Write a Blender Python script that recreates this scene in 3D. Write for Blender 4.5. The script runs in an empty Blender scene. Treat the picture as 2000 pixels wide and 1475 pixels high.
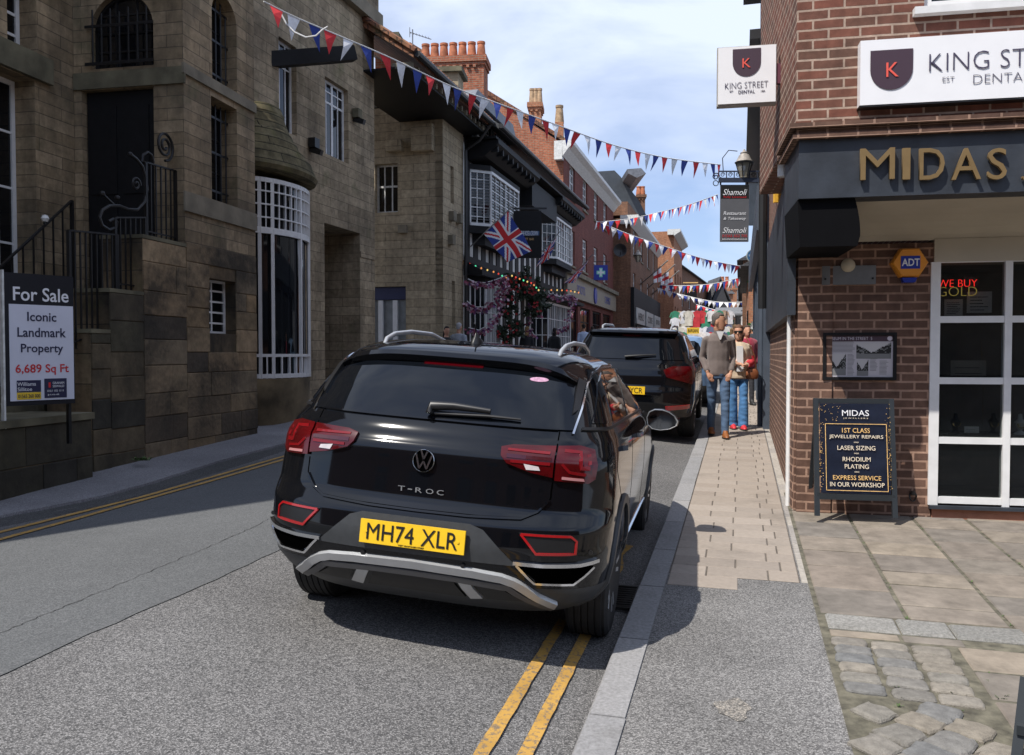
import bpy, bmesh, math, random
from math import sin, cos, pi, radians, sqrt, atan2, tan
from mathutils import Vector, Matrix, noise as mnoise
random.seed(7)
SC = bpy.context.scene
COL = SC.collection
# ------------------------------------------------------------------ camera, sky, sun, exposure
FPX, CAMH, PITCH, SLOPE = 1650.0, 1.65, math.atan(47.5/1650.0), 0.0273
cam_data = bpy.data.cameras.new('camera')
cam_data.sensor_fit = 'HORIZONTAL'; cam_data.sensor_width = 36.0
cam_data.lens = 36.0*FPX/2000.0
cam_data.clip_start = 0.05; cam_data.clip_end = 3000
cam = bpy.data.objects.new('camera', cam_data); COL.objects.link(cam)
cam.location = (0, 0, CAMH); cam.rotation_euler = (pi/2-PITCH, 0, 0)
SC.camera = cam
SUN_EL, SUN_AZ = radians(57), radians(51)        # light travels towards azimuth 55 deg right of +Y
world = bpy.data.worlds.new('World'); SC.world = world; world.use_nodes = True
wn = world.node_tree.nodes; wl = world.node_tree.links; wn.clear()
w_out = wn.new('ShaderNodeOutputWorld'); w_bg = wn.new('ShaderNodeBackground'); w_sky = wn.new('ShaderNodeTexSky')
w_sky.sky_type = 'NISHITA'; w_sky.sun_disc = False; w_sky.sun_elevation = SUN_EL
w_sky.sun_rotation = SUN_AZ + pi; w_sky.air_density = 1.0; w_sky.dust_density = 1.0; w_sky.ozone_density = 2.5
w_tc = wn.new('ShaderNodeTexCoord'); w_map = wn.new('ShaderNodeMapping'); w_map.inputs['Scale'].default_value = (1.0, 1.0, 2.6)
w_map.inputs['Location'].default_value = (0.35, 0.1, 0.3)
w_n = wn.new('ShaderNodeTexNoise'); w_n.inputs['Scale'].default_value = 2.3; w_n.inputs['Detail'].default_value = 7; w_n.inputs['Roughness'].default_value = 0.52
w_n.inputs['Distortion'].default_value = 0.4
w_r = wn.new('ShaderNodeValToRGB'); w_r.color_ramp.elements[0].position = 0.40; w_r.color_ramp.elements[1].position = 0.62
w_r.color_ramp.elements[0].color = (0.30, 0.30, 0.30, 1); w_r.color_ramp.elements[1].color = (0.95, 0.95, 0.95, 1)
w_mix = wn.new('ShaderNodeMix'); w_mix.data_type = 'RGBA'
w_mix.inputs['B'].default_value = (7.7, 8.6, 10.4, 1)
wl.new(w_tc.outputs['Generated'], w_map.inputs['Vector']); wl.new(w_map.outputs['Vector'], w_n.inputs['Vector'])
wl.new(w_n.outputs['Fac'], w_r.inputs['Fac']); wl.new(w_r.outputs['Color'], w_mix.inputs['Factor'])
w_tint = wn.new('ShaderNodeMix'); w_tint.data_type = 'RGBA'; w_tint.blend_type = 'MULTIPLY'; w_tint.inputs['Factor'].default_value = 1.0; w_tint.inputs['B'].default_value = (.86, 1.02, 1.30, 1)
wl.new(w_sky.outputs['Color'], w_tint.inputs['A']); wl.new(w_tint.outputs['Result'], w_mix.inputs['A']); wl.new(w_mix.outputs['Result'], w_bg.inputs['Color'])
w_bg.inputs['Strength'].default_value = 0.1
wl.new(w_bg.outputs['Background'], w_out.inputs['Surface'])
sun_d = bpy.data.lights.new('sun', 'SUN'); sun_d.energy = 5.0; sun_d.angle = radians(0.55); sun_d.color = (1.0, 0.95, 0.87)
sun = bpy.data.objects.new('sun', sun_d); COL.objects.link(sun)
SUN_DIR = Vector((sin(SUN_AZ)*cos(SUN_EL), cos(SUN_AZ)*cos(SUN_EL), -sin(SUN_EL)))
sun.rotation_euler = SUN_DIR.to_track_quat('-Z', 'Y').to_euler(); sun.location = (-30, -20, 50)
SC.view_settings.view_transform = 'Standard'; SC.view_settings.look = 'None'
SC.view_settings.exposure = 0.22; SC.view_settings.gamma = 1.0

# ------------------------------------------------------------------ helpers
def ray(px, py):
    r = px-1000.0; u = 737.5-py
    return Vector((r, FPX*cos(PITCH)+u*sin(PITCH), -FPX*sin(PITCH)+u*cos(PITCH)))
CO = Vector((0, 0, CAMH))
def gz(y, h=0.0): return SLOPE*y+h
def G(px, py, h=0.0):
    """point where the line of sight meets the sloping street surface raised by h"""
    d = ray(px, py); t = (h-CAMH)/(d.z-SLOPE*d.y); return CO+d*t
def project(p):
    v = Vector(p)-CO; c, s = cos(PITCH), sin(PITCH)
    yf = v.y*c-v.z*s; up = v.y*s+v.z*c
    return 1000+FPX*v.x/yf, 737.5-FPX*up/yf
STREET = math.atan(0.27)
ES = Vector((sin(STREET), cos(STREET), 0)); ET = Vector((cos(STREET), -sin(STREET), 0))
def st(s, t, h=0.0):
    p = ES*s+ET*t; p.z = gz(p.y, h); return p

class Frame:
    """a vertical plane: local x runs along it, local -y points out of it"""
    def __init__(self, o, e):
        e = Vector((e[0], e[1], 0)).normalized(); self.e = e; self.n = Vector((-e.y, e.x, 0)); self.o = Vector(o)
        self.rz = atan2(e.y, e.x)
    def hit(self, px, py, off=0.0):
        d = ray(px, py); o = self.o+self.n*off
        t = (o-CO).dot(self.n)/d.dot(self.n); p = CO+d*t-self.o
        return p.dot(self.e), p.z
    def u(self, px, off=0.0): return self.hit(px, 690, off)[0]
    def z(self, px, py, off=0.0): return self.hit(px, py, off)[1]
    def world(self, u, y, z): return self.o+self.e*u+self.n*y+Vector((0, 0, z))

def put(o, name, label=None, cat=None, group=None, kind=None, parent=None):
    if label: o['label'] = label
    if cat: o['category'] = cat
    if group: o['group'] = group
    if kind: o['kind'] = kind
    if parent: o.parent = parent
    if not o.users_collection: COL.objects.link(o)
    return o
def thing(name, label, cat, loc=(0, 0, 0), rz=0.0, group=None, rot=None):
    o = bpy.data.objects.new(name, None); o.empty_display_size = 0.2
    o.location = loc; o.rotation_euler = rot if rot else (0, 0, rz)
    return put(o, name, label, cat, group)
def fthing(name, label, cat, fr, group=None): return thing(name, label, cat, fr.o, fr.rz, group)

class MB:
    def __init__(self): self.v = []; self.f = []; self.m = []; self.cur = 0
    def add(self, vs, fs):
        b = len(self.v); self.v += [tuple(p) for p in vs]
        for f in fs: self.f.append([i+b for i in f]); self.m.append(self.cur)
        return self
    def box(self, x0, x1, y0, y1, z0, z1):
        return self.add([(x, y, z) for z in (z0, z1) for y in (y0, y1) for x in (x0, x1)],
                        [(0, 2, 3, 1), (4, 5, 7, 6), (0, 1, 5, 4), (2, 6, 7, 3), (0, 4, 6, 2), (1, 3, 7, 5)])
    def cbox(self, c, s): return self.box(c[0]-s[0]/2, c[0]+s[0]/2, c[1]-s[1]/2, c[1]+s[1]/2, c[2]-s[2]/2, c[2]+s[2]/2)
    def bar(self, a, b, w, h, up=(0, 0, 1)):
        a = Vector(a); b = Vector(b); d = (b-a).normalized(); up = Vector(up)
        if abs(d.dot(up)) > .98: up = Vector((1, 0, 0))
        s = d.cross(up).normalized()*w/2; t = s.cross(d).normalized()*h/2
        vs = [p+i*s+j*t for p in (a, b) for i, j in ((-1, -1), (1, -1), (1, 1), (-1, 1))]
        return self.add(vs, [(0, 1, 2, 3), (7, 6, 5, 4), (0, 4, 5, 1), (1, 5, 6, 2), (2, 6, 7, 3), (3, 7, 4, 0)])
    def tube(self, pts, r, n=8, cap=True, rb=None):
        pts = [Vector(p) for p in pts]; rs = r if isinstance(r, (list, tuple)) else [r]*len(pts)
        rings = []; ref = None
        for i, p in enumerate(pts):
            d = (pts[min(i+1, len(pts)-1)]-pts[max(i-1, 0)])
            d = d.normalized() if d.length > 1e-9 else Vector((0, 0, 1))
            if ref is None:
                ref = Vector((0, 0, 1)) if abs(d.z) < .9 else Vector((1, 0, 0))
            a = (ref-d*ref.dot(d)).normalized(); ref = a; b = d.cross(a)
            k = rb if rb else 1.0
            rings.append([p+(a*cos(t)+b*sin(t)*k)*rs[i] for t in [2*pi*j/n for j in range(n)]])
        return self.loft(rings, cap)
    def loft(self, rings, cap=True, closed=True):
        n = len(rings[0]); vs = [p for r in rings for p in r]; fs = []
        for i in range(len(rings)-1):
            for j in range(n if closed else n-1):
                k = (j+1) % n; fs.append((i*n+j, i*n+k, (i+1)*n+k, (i+1)*n+j))
        if cap and closed:
            fs.append(tuple(reversed(range(n)))); fs.append(tuple((len(rings)-1)*n+j for j in range(n)))
        return self.add(vs, fs)
    def lathe(self, prof, c=(0, 0, 0), n=16, axis='z'):
        rings = []
        for r, h in prof:
            ring = []
            for j in range(n):
                a = 2*pi*j/n; x, y = r*cos(a), r*sin(a)
                p = {'z': (x, y, h), 'y': (x, h, y), 'x': (h, x, y)}[axis]
                ring.append((c[0]+p[0], c[1]+p[1], c[2]+p[2]))
            rings.append(ring)
        return self.loft(rings)
    def prism(self, poly, y0, y1, plane='xz'):
        """extrude a 2D polygon (x,z) between y0 and y1 (or (y,z) along x, or (x,y) along z)"""
        def P(a, b, c): return {'xz': (a, c, b), 'yz': (c, a, b), 'xy': (a, b, c)}[plane]
        n = len(poly); vs = [P(a, b, y0) for a, b in poly]+[P(a, b, y1) for a, b in poly]
        fs = [tuple(range(n)), tuple(reversed(range(n, 2*n)))]+[(i, i+n, (i+1) % n+n, (i+1) % n) for i in range(n)]
        return self.add(vs, fs)
    def quad(self, *p): return self.add(p, [tuple(range(len(p)))])
    def build(self, name, mat, parent=None, smooth=False, bevel=0, tri=False, loc=None, **kw):
        me = bpy.data.meshes.new(name); me.from_pydata(self.v, [], self.f); me.update()
        bm = bmesh.new(); bm.from_mesh(me)
        bmesh.ops.recalc_face_normals(bm, faces=bm.faces)
        if bevel: bmesh.ops.bevel(bm, geom=[e for e in bm.edges if e.is_manifold and e.calc_face_angle(0) > .6], offset=bevel, segments=2, profile=.6, affect='EDGES', clamp_overlap=True)
        uvl = bm.loops.layers.uv.new('UVMap')
        for f in bm.faces:
            n = f.normal; ax = max(range(3), key=lambda i: abs(n[i]))
            for l in f.loops:
                c = l.vert.co; l[uvl].uv = ((c.y, c.z), (c.x, c.z), (c.x, c.y))[ax]
            f.smooth = bool(smooth)
        bm.to_mesh(me); bm.free()
        mats = mat if isinstance(mat, (list, tuple)) else [mat]
        for m in mats: me.materials.append(m)
        if len(mats) > 1 and not bevel:
            for p, i in zip(me.polygons, self.m): p.material_index = i
        if smooth:
            try: me.set_sharp_from_angle(angle=radians(42 if smooth is True else smooth))
            except Exception: pass
        o = bpy.data.objects.new(name, me)
        if loc: o.location = loc
        return put(o, name, parent=parent, **kw)

# ------------------------------------------------------------------ materials
MC = {}
def newmat(name):
    m = bpy.data.materials.new(name); m.use_nodes = True; nt = m.node_tree; b = nt.nodes['Principled BSDF']; return m, nt, b
def ramp(nt, a, ca, b, cb):
    r = nt.nodes.new('ShaderNodeValToRGB'); e = r.color_ramp.elements
    e[0].position = a; e[0].color = (*ca, 1) if len(ca) == 3 else ca; e[1].position = b; e[1].color = (*cb, 1) if len(cb) == 3 else cb
    return r
def nse(nt, vec, scale, detail=4, rough=.55):
    n = nt.nodes.new('ShaderNodeTexNoise'); n.inputs['Scale'].default_value = scale; n.inputs['Detail'].default_value = detail
    n.inputs['Roughness'].default_value = rough
    if vec: nt.links.new(vec, n.inputs['Vector'])
    return n
def mixc(nt, fac, a, b, mode='MIX'):
    m = nt.nodes.new('ShaderNodeMix'); m.data_type = 'RGBA'; m.blend_type = mode
    for s, v in (('Factor', fac), ('A', a), ('B', b)):
        if v is None: continue
        if isinstance(v, (int, float)): m.inputs[s].default_value = v
        elif isinstance(v, tuple): m.inputs[s].default_value = (*v, 1) if len(v) == 3 else v
        else: nt.links.new(v, m.inputs[s])
    return m.outputs['Result']
def bump(nt, b, h, strength=.3, dist=.01):
    n = nt.nodes.new('ShaderNodeBump'); n.inputs['Strength'].default_value = strength; n.inputs['Distance'].default_value = dist
    nt.links.new(h, n.inputs['Height']); nt.links.new(n.outputs['Normal'], b.inputs['Normal']); return n
def mat(name, c, rough=.6, metal=0, var=.15, scale=6, bmp=0, bscale=60, coat=0, emit=None, es=1, alpha=None, sheen=0, spec=None):
    if name in MC: return MC[name]
    m, nt, b = newmat(name); L = nt.links
    tc = nt.nodes.new('ShaderNodeTexCoord')
    b.inputs['Roughness'].default_value = rough; b.inputs['Metallic'].default_value = metal
    if spec is not None: b.inputs['Specular IOR Level'].default_value = spec
    if var:
        n = nse(nt, tc.outputs['Object'], scale, 5)
        lo = tuple(x*(1-var) for x in c); hi = tuple(min(1, x*(1+var)) for x in c)
        r = ramp(nt, .32, lo, .68, hi); L.new(n.outputs['Fac'], r.inputs['Fac']); L.new(r.outputs['Color'], b.inputs['Base Color'])
    else: b.inputs['Base Color'].default_value = (*c, 1)
    if bmp:
        n2 = nse(nt, tc.outputs['Object'], bscale, 4); bump(nt, b, n2.outputs['Fac'], bmp, .01)
    if coat: b.inputs['Coat Weight'].default_value = coat; b.inputs['Coat Roughness'].default_value = .02
    if emit: b.inputs['Emission Color'].default_value = (*emit, 1); b.inputs['Emission Strength'].default_value = es
    if sheen: b.inputs['Sheen Weight'].default_value = sheen
    if alpha is not None: b.inputs['Alpha'].default_value = alpha
    MC[name] = m; return m
def brickmat(name, c1, c2, mortar, bw=.225, rh=.075, ms=.008, stain=(.03, .03, .028), st_amt=.5, st_scale=.8, rough=.85, bias=0.0, moss=None, bmp=.5, offset=.5, squash=None, st_lo=.5, st_hi=.75, extra=None):
    if name in MC: return MC[name]
    m, nt, b = newmat(name); L = nt.links
    tc = nt.nodes.new('ShaderNodeTexCoord'); uv = tc.outputs['UV']; ob = tc.outputs['Object']
    wob = nse(nt, uv, 2.5, 3); add = nt.nodes.new('ShaderNodeVectorMath'); add.operation = 'MULTIPLY_ADD'
    L.new(wob.outputs['Color'], add.inputs[0]); add.inputs[1].default_value = (.012, .012, 0); L.new(uv, add.inputs[2])
    br = nt.nodes.new('ShaderNodeTexBrick'); L.new(add.outputs['Vector'], br.inputs['Vector'])
    br.offset = offset
    if squash: br.squash = squash; br.squash_frequency = 3
    for k, v in (('Scale', 1), ('Mortar Size', ms), ('Brick Width', bw), ('Row Height', rh), ('Bias', bias), ('Mortar Smooth', .15)): br.inputs[k].default_value = v
    br.inputs['Color1'].default_value = (*c1, 1); br.inputs['Color2'].default_value = (*c2, 1); br.inputs['Mortar'].default_value = (*mortar, 1)
    n1 = nse(nt, uv, 9, 6, .65); r1 = ramp(nt, .25, (.62, .62, .62), .75, (1.3, 1.3, 1.3)); L.new(n1.outputs['Fac'], r1.inputs['Fac'])
    col = mixc(nt, 1.0, br.outputs['Color'], r1.outputs['Color'], 'MULTIPLY')
    n2 = nse(nt, ob, st_scale, 6, .6); r2 = ramp(nt, st_lo, (0, 0, 0), st_hi, (st_amt,)*3); L.new(n2.outputs['Fac'], r2.inputs['Fac'])
    col = mixc(nt, r2.outputs['Color'], col, stain)
    mp = nt.nodes.new('ShaderNodeMapping'); mp.inputs['Scale'].default_value = (3.2, 3.2, .45); L.new(ob, mp.inputs['Vector'])
    n5 = nse(nt, mp.outputs['Vector'], 1.0, 6, .62); r5 = ramp(nt, .30, (1-.55*st_amt,)*3, .62, (1.08, 1.07, 1.05)); L.new(n5.outputs['Fac'], r5.inputs['Fac'])
    col = mixc(nt, 1.0, col, r5.outputs['Color'], 'MULTIPLY')
    if moss:
        n3 = nse(nt, ob, 1.7, 6, .65); r3 = ramp(nt, .55, (0, 0, 0), .72, (.55, .55, .55)); L.new(n3.outputs['Fac'], r3.inputs['Fac'])
        col = mixc(nt, r3.outputs['Color'], col, moss)
    L.new(col, b.inputs['Base Color']); b.inputs['Roughness'].default_value = rough
    b.inputs['Specular IOR Level'].default_value = .25
    hm = nt.nodes.new('ShaderNodeMath'); hm.operation = 'MULTIPLY_ADD'; hm.inputs[1].default_value = -1.2
    L.new(br.outputs['Fac'], hm.inputs[0]); L.new(n1.outputs['Fac'], hm.inputs[2])
    bump(nt, b, hm.outputs['Value'], bmp, .006)
    MC[name] = m; return m
def islandmat(name, cols, rough=.85, nscale=14, bmp=.3, tint=.25, soot=0):
    """stones laid one by one: every stone its own tone"""
    if name in MC: return MC[name]
    m, nt, b = newmat(name); L = nt.links
    g = nt.nodes.new('ShaderNodeNewGeometry'); r = nt.nodes.new('ShaderNodeValToRGB'); r.color_ramp.interpolation = 'LINEAR'
    e = r.color_ramp.elements
    while len(e) < len(cols): e.new(.5)
    for i, c in enumerate(cols): e[i].position = i/(len(cols)-1); e[i].color = (*c, 1)
    L.new(g.outputs['Random Per Island'], r.inputs['Fac'])
    tc = nt.nodes.new('ShaderNodeTexCoord'); n1 = nse(nt, tc.outputs['Object'], nscale, 7, .65); r1 = ramp(nt, .25, (1-tint,)*3, .75, (1+tint,)*3)
    L.new(n1.outputs['Fac'], r1.inputs['Fac']); c = mixc(nt, 1.0, r.outputs['Color'], r1.outputs['Color'], 'MULTIPLY')
    n4 = nse(nt, tc.outputs['Object'], 2.2, 5, .6); r4 = ramp(nt, .55, (0, 0, 0), .8, (.45,)*3); L.new(n4.outputs['Fac'], r4.inputs['Fac'])
    c = mixc(nt, r4.outputs['Color'], c, (.07, .065, .055))
    if soot:
        n6 = nse(nt, tc.outputs['Object'], .9, 7, .7); r6 = ramp(nt, .44, (0, 0, 0), .60, (soot,)*3); L.new(n6.outputs['Fac'], r6.inputs['Fac']); c = mixc(nt, r6.outputs['Color'], c, (.028, .025, .02))
    L.new(c, b.inputs['Base Color']); b.inputs['Roughness'].default_value = rough; b.inputs['Specular IOR Level'].default_value = .3
    n2 = nse(nt, tc.outputs['Object'], nscale*6, 5); bump(nt, b, n2.outputs['Fac'], bmp, .008)
    MC[name] = m; return m

def asphalt(name, base, chip, chipdark, scale=120, amt=1.0, patch=(.9, 1.12), rough=.85):
    m, nt, b = newmat(name); L = nt.links; tc = nt.nodes.new('ShaderNodeTexCoord'); ob = tc.outputs['Object']
    v = nt.nodes.new('ShaderNodeTexVoronoi'); v.inputs['Scale'].default_value = scale; L.new(ob, v.inputs['Vector'])
    sp = nt.nodes.new('ShaderNodeSeparateColor'); L.new(v.outputs['Color'], sp.inputs['Color'])
    r = nt.nodes.new('ShaderNodeValToRGB'); e = r.color_ramp.elements
    e[0].position = 0; e[0].color = (*chipdark, 1); e[1].position = .95; e[1].color = (*chip, 1); k = e.new(.5); k.color = (*base, 1)
    L.new(sp.outputs['Red'], r.inputs['Fac'])
    d = ramp(nt, .25, (1, 1, 1), .6, (.35, .35, .35)); L.new(v.outputs['Distance'], d.inputs['Fac'])
    c = mixc(nt, amt*.8, r.outputs['Color'], d.outputs['Color'], 'MULTIPLY')
    n = nse(nt, ob, .9, 6, .6); r2 = ramp(nt, .3, (patch[0],)*3, .7, (patch[1],)*3); L.new(n.outputs['Fac'], r2.inputs['Fac'])
    c = mixc(nt, 1.0, c, r2.outputs['Color'], 'MULTIPLY')
    n3 = nse(nt, ob, 3.7, 6, .7); r3 = ramp(nt, .6, (0, 0, 0), .74, (.35,)*3); L.new(n3.outputs['Fac'], r3.inputs['Fac'])
    c = mixc(nt, r3.outputs['Color'], c, tuple(x*.55 for x in base))
    L.new(c, b.inputs['Base Color']); b.inputs['Roughness'].default_value = rough; b.inputs['Specular IOR Level'].default_value = .35
    bump(nt, b, v.outputs['Distance'], .5*amt, .004); MC[name] = m; return m

def glassmat(name, tint=(.004, .005, .006), rough=.03, trans=0.0, wob=.02, ior=1.5):
    if name in MC: return MC[name]
    m, nt, b = newmat(name); L = nt.links
    b.inputs['Base Color'].default_value = (*tint, 1); b.inputs['Roughness'].default_value = rough; b.inputs['IOR'].default_value = ior
    tc = nt.nodes.new('ShaderNodeTexCoord'); n = nse(nt, tc.outputs['Object'], 1.6, 2); bump(nt, b, n.outputs['Fac'], wob, .1)
    if trans:
        t = nt.nodes.new('ShaderNodeBsdfTransparent'); t.inputs['Color'].default_value = (.82, .85, .85, 1); mx = nt.nodes.new('ShaderNodeMixShader'); mx.inputs['Fac'].default_value = trans
        o = nt.nodes['Material Output']; L.new(b.outputs['BSDF'], mx.inputs[1]); L.new(t.outputs['BSDF'], mx.inputs[2]); L.new(mx.outputs['Shader'], o.inputs['Surface'])
    MC[name] = m; return m

def txt(s, parent, x, z, w, h, m, y=-.004, depth=.002, name='lettering', bold=0.0, align='C', rot=0.0, label=None, shear=0.0):
    """writing as mesh letters fitted into w x h, centred (or left aligned) at x,z on the plane local y"""
    cu = bpy.data.curves.new(name, 'FONT'); cu.body = s; cu.size = 1; cu.extrude = .02; cu.offset = bold; cu.resolution_u = 3; cu.shear = shear; cu.space_line = 1.0
    cu.align_x = 'CENTER'
    o = bpy.data.objects.new(name, cu); COL.objects.link(o)
    dg = bpy.context.evaluated_depsgraph_get(); me = bpy.data.meshes.new_from_object(o.evaluated_get(dg)); me.name = name
    COL.objects.unlink(o); bpy.data.objects.remove(o); bpy.data.curves.remove(cu)
    xs = [v.co.x for v in me.vertices]; ys = [v.co.y for v in me.vertices]
    cx, cy = (min(xs)+max(xs))/2, (min(ys)+max(ys))/2; sx = w/(max(xs)-min(xs)); sy = h/(max(ys)-min(ys))
    ca, sa = cos(rot), sin(rot)
    for v in me.vertices:
        a, b_, c = (v.co.x-cx)*sx, (v.co.y-cy)*sy, v.co.z
        if align == 'L': a += w/2
        a, b_ = a*ca-b_*sa, a*sa+b_*ca
        v.co = (x+a, y-(c+.02)/.04*depth, z+b_)
    me.materials.clear(); me.materials.append(m); me.update()
    r = bpy.data.objects.new(name, me); return put(r, name, parent=parent, label=label)
def grid_patch(poly, fn, step=.04, h=.006, under=.006):
    """clip a grid by a convex polygon in parameter space, lay it on a surface fn(u,v,offset), give it thickness"""
    us = [p[0] for p in poly]; vs = [p[1] for p in poly]
    nu = max(1, int(math.ceil((max(us)-min(us))/step))); nv = max(1, int(math.ceil((max(vs)-min(vs))/step)))
    bm = bmesh.new()
    g = [[bm.verts.new((min(us)+(max(us)-min(us))*i/nu, min(vs)+(max(vs)-min(vs))*j/nv, 0)) for j in range(nv+1)] for i in range(nu+1)]
    for i in range(nu):
        for j in range(nv): bm.faces.new((g[i][j], g[i+1][j], g[i+1][j+1], g[i][j+1]))
    ar = sum(poly[i][0]*poly[(i+1) % len(poly)][1]-poly[(i+1) % len(poly)][0]*poly[i][1] for i in range(len(poly)))
    pl = poly if ar > 0 else poly[::-1]
    for i in range(len(pl)):
        a = Vector((*pl[i], 0)); b = Vector((*pl[(i+1) % len(pl)], 0)); d = b-a
        if d.length < 1e-6: continue
        bmesh.ops.bisect_plane(bm, geom=bm.verts[:]+bm.edges[:]+bm.faces[:], plane_co=a, plane_no=Vector((d.y, -d.x, 0)), clear_outer=True)
    bmesh.ops.remove_doubles(bm, verts=bm.verts[:], dist=1e-5)
    mb = MB(); idx = {}; vs_ = []
    for i, v in enumerate(bm.verts): idx[v] = i; vs_.append(fn(v.co.x, v.co.y, h))
    fs = [[idx[v] for v in f.verts] for f in bm.faces]; n = len(vs_)
    low = {}
    for e in bm.edges:
        if len(e.link_faces) == 1:
            for v in e.verts:
                if v not in low: low[v] = n+len(low); vs_.append(fn(v.co.x, v.co.y, -under))
            a, b = e.verts; fs.append([idx[a], idx[b], low[b], low[a]])
    bm.free(); mb.add(vs_, fs); return mb
def offset_poly(poly, d):
    c = Vector((sum(p[0] for p in poly)/len(poly), sum(p[1] for p in poly)/len(poly)))
    out = []
    for p in poly:
        v = Vector(p)-c; out.append(tuple(c+v*(1+d/v.length)))
    return out
# ------------------------------------------------------------------ cars
def lerp_tab(tab, z):
    """smooth (monotone-ish) interpolation of rows (z, a, b, ...)"""
    if z <= tab[0][0]: return tab[0][1:]
    if z >= tab[-1][0]: return tab[-1][1:]
    for i in range(len(tab)-1):
        if z <= tab[i+1][0]:
            t = (z-tab[i][0])/(tab[i+1][0]-tab[i][0]); return tuple(a+(b-a)*t for a, b in zip(tab[i][1:], tab[i+1][1:]))
class CarSurf:
    """stack of plan outlines: rows are (z, y_rear, y_front, half_width, rear corner depth, front corner depth)"""
    def __init__(self, tab, nr=3.3, nf=2.6):
        self.tab = tab; self.nr, self.nf = nr, nf; self.cache = {}
    def outline(self, z):
        k = round(z, 4)
        if k in self.cache: return self.cache[k]
        yb, yf, w, lr, lf = lerp_tab(self.tab, z); pts = []
        lr = min(lr, (yf-yb)*.45); lf = min(lf, (yf-yb)*.5)
        N = 22
        for i in range(N+1):
            t = i/N*pi/2; c, s = cos(t)**(2/self.nr), sin(t)**(2/self.nr)
            pts.append((w*s, yb+lr*(1-c)))
        for i in range(1, 24): pts.append((w, yb+lr+(yf-lf-yb-lr)*i/24))
        for i in range(N+1):
            t = i/N*pi/2; c, s = cos(t)**(2/self.nf), sin(t)**(2/self.nf)
            pts.append((w*c, yf-lf+lf*s))
        acc = [0]
        for a, b in zip(pts, pts[1:]): acc.append(acc[-1]+math.hypot(b[0]-a[0], b[1]-a[1]))
        self.cache[k] = (pts, acc); return pts, acc
    def S0(self, s, z):
        pts, acc = self.outline(z); a = abs(s); sg = 1 if s >= 0 else -1
        if a >= acc[-1]: p = pts[-1]; return Vector((sg*p[0], p[1], z))
        lo, hi = 0, len(acc)-1
        while hi-lo > 1:
            m = (lo+hi)//2
            if acc[m] <= a: lo = m
            else: hi = m
        t = (a-acc[lo])/max(1e-9, acc[hi]-acc[lo])
        return Vector((sg*(pts[lo][0]+(pts[hi][0]-pts[lo][0])*t), pts[lo][1]+(pts[hi][1]-pts[lo][1])*t, z))
    def N(self, s, z):
        e = .012; a = self.S0(s+e, z)-self.S0(s-e, z); b = self.S0(s, z+e)-self.S0(s, z-e)
        n = a.cross(b); return n.normalized() if n.length > 1e-9 else Vector((0, -1, 0))
    def S(self, s, z, off=0.0):
        p = self.S0(s, z); return p+self.N(s, z)*off if off else p
    def mesh(self, z0, z1, step=.02, capb=True, capt=True):
        zs = [z0]; 
        while zs[-1] < z1-1e-6: zs.append(min(z1, zs[-1]+(step if zs[-1] < 1.47 else step*.4)))
        rings = []
        for z in zs:
            pts, _ = self.outline(z)
            rings.append([Vector((x, y, z)) for x, y in pts]+[Vector((-x, y, z)) for x, y in pts[-2:0:-1]])
        mb = MB(); mb.loft(rings); return mb
def strip(cs, path, w, off=.004, under=.003):
    """a thin raised band that follows a path of (s,z) points on the car's skin"""
    pts = []
    for a, b in zip(path, path[1:]):
        n = max(1, int(math.hypot(b[0]-a[0], b[1]-a[1])/.03))
        pts += [(a[0]+(b[0]-a[0])*i/n, a[1]+(b[1]-a[1])*i/n) for i in range(n)]
    pts.append(path[-1]); rings = []
    for i, p in enumerate(pts):
        a = pts[max(i-1, 0)]; b = pts[min(i+1, len(pts)-1)]; d = Vector((b[0]-a[0], b[1]-a[1])); d = d.normalized() if d.length > 0 else Vector((1, 0))
        n = Vector((-d.y, d.x))*w/2
        rings.append([cs.S(p[0]+n.x, p[1]+n.y, -under), cs.S(p[0]+n.x*.8, p[1]+n.y*.8, off), cs.S(p[0]-n.x*.8, p[1]-n.y*.8, off), cs.S(p[0]-n.x, p[1]-n.y, -under)])
    return MB().loft(rings)
def apply_bool(o, cutters):
    for c in cutters:
        md = o.modifiers.new('cut', 'BOOLEAN'); md.operation = 'DIFFERENCE'; md.object = c; md.solver = 'EXACT'
        try: md.material_mode = 'TRANSFER'
        except Exception: pass
    bpy.context.view_layer.update()
    dg = bpy.context.evaluated_depsgraph_get(); me = bpy.data.meshes.new_from_object(o.evaluated_get(dg)); o.modifiers.clear()
    old = o.data; o.data = me; me.name = old.name
    try: me.set_sharp_from_angle(angle=radians(38))
    except Exception: pass
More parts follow.
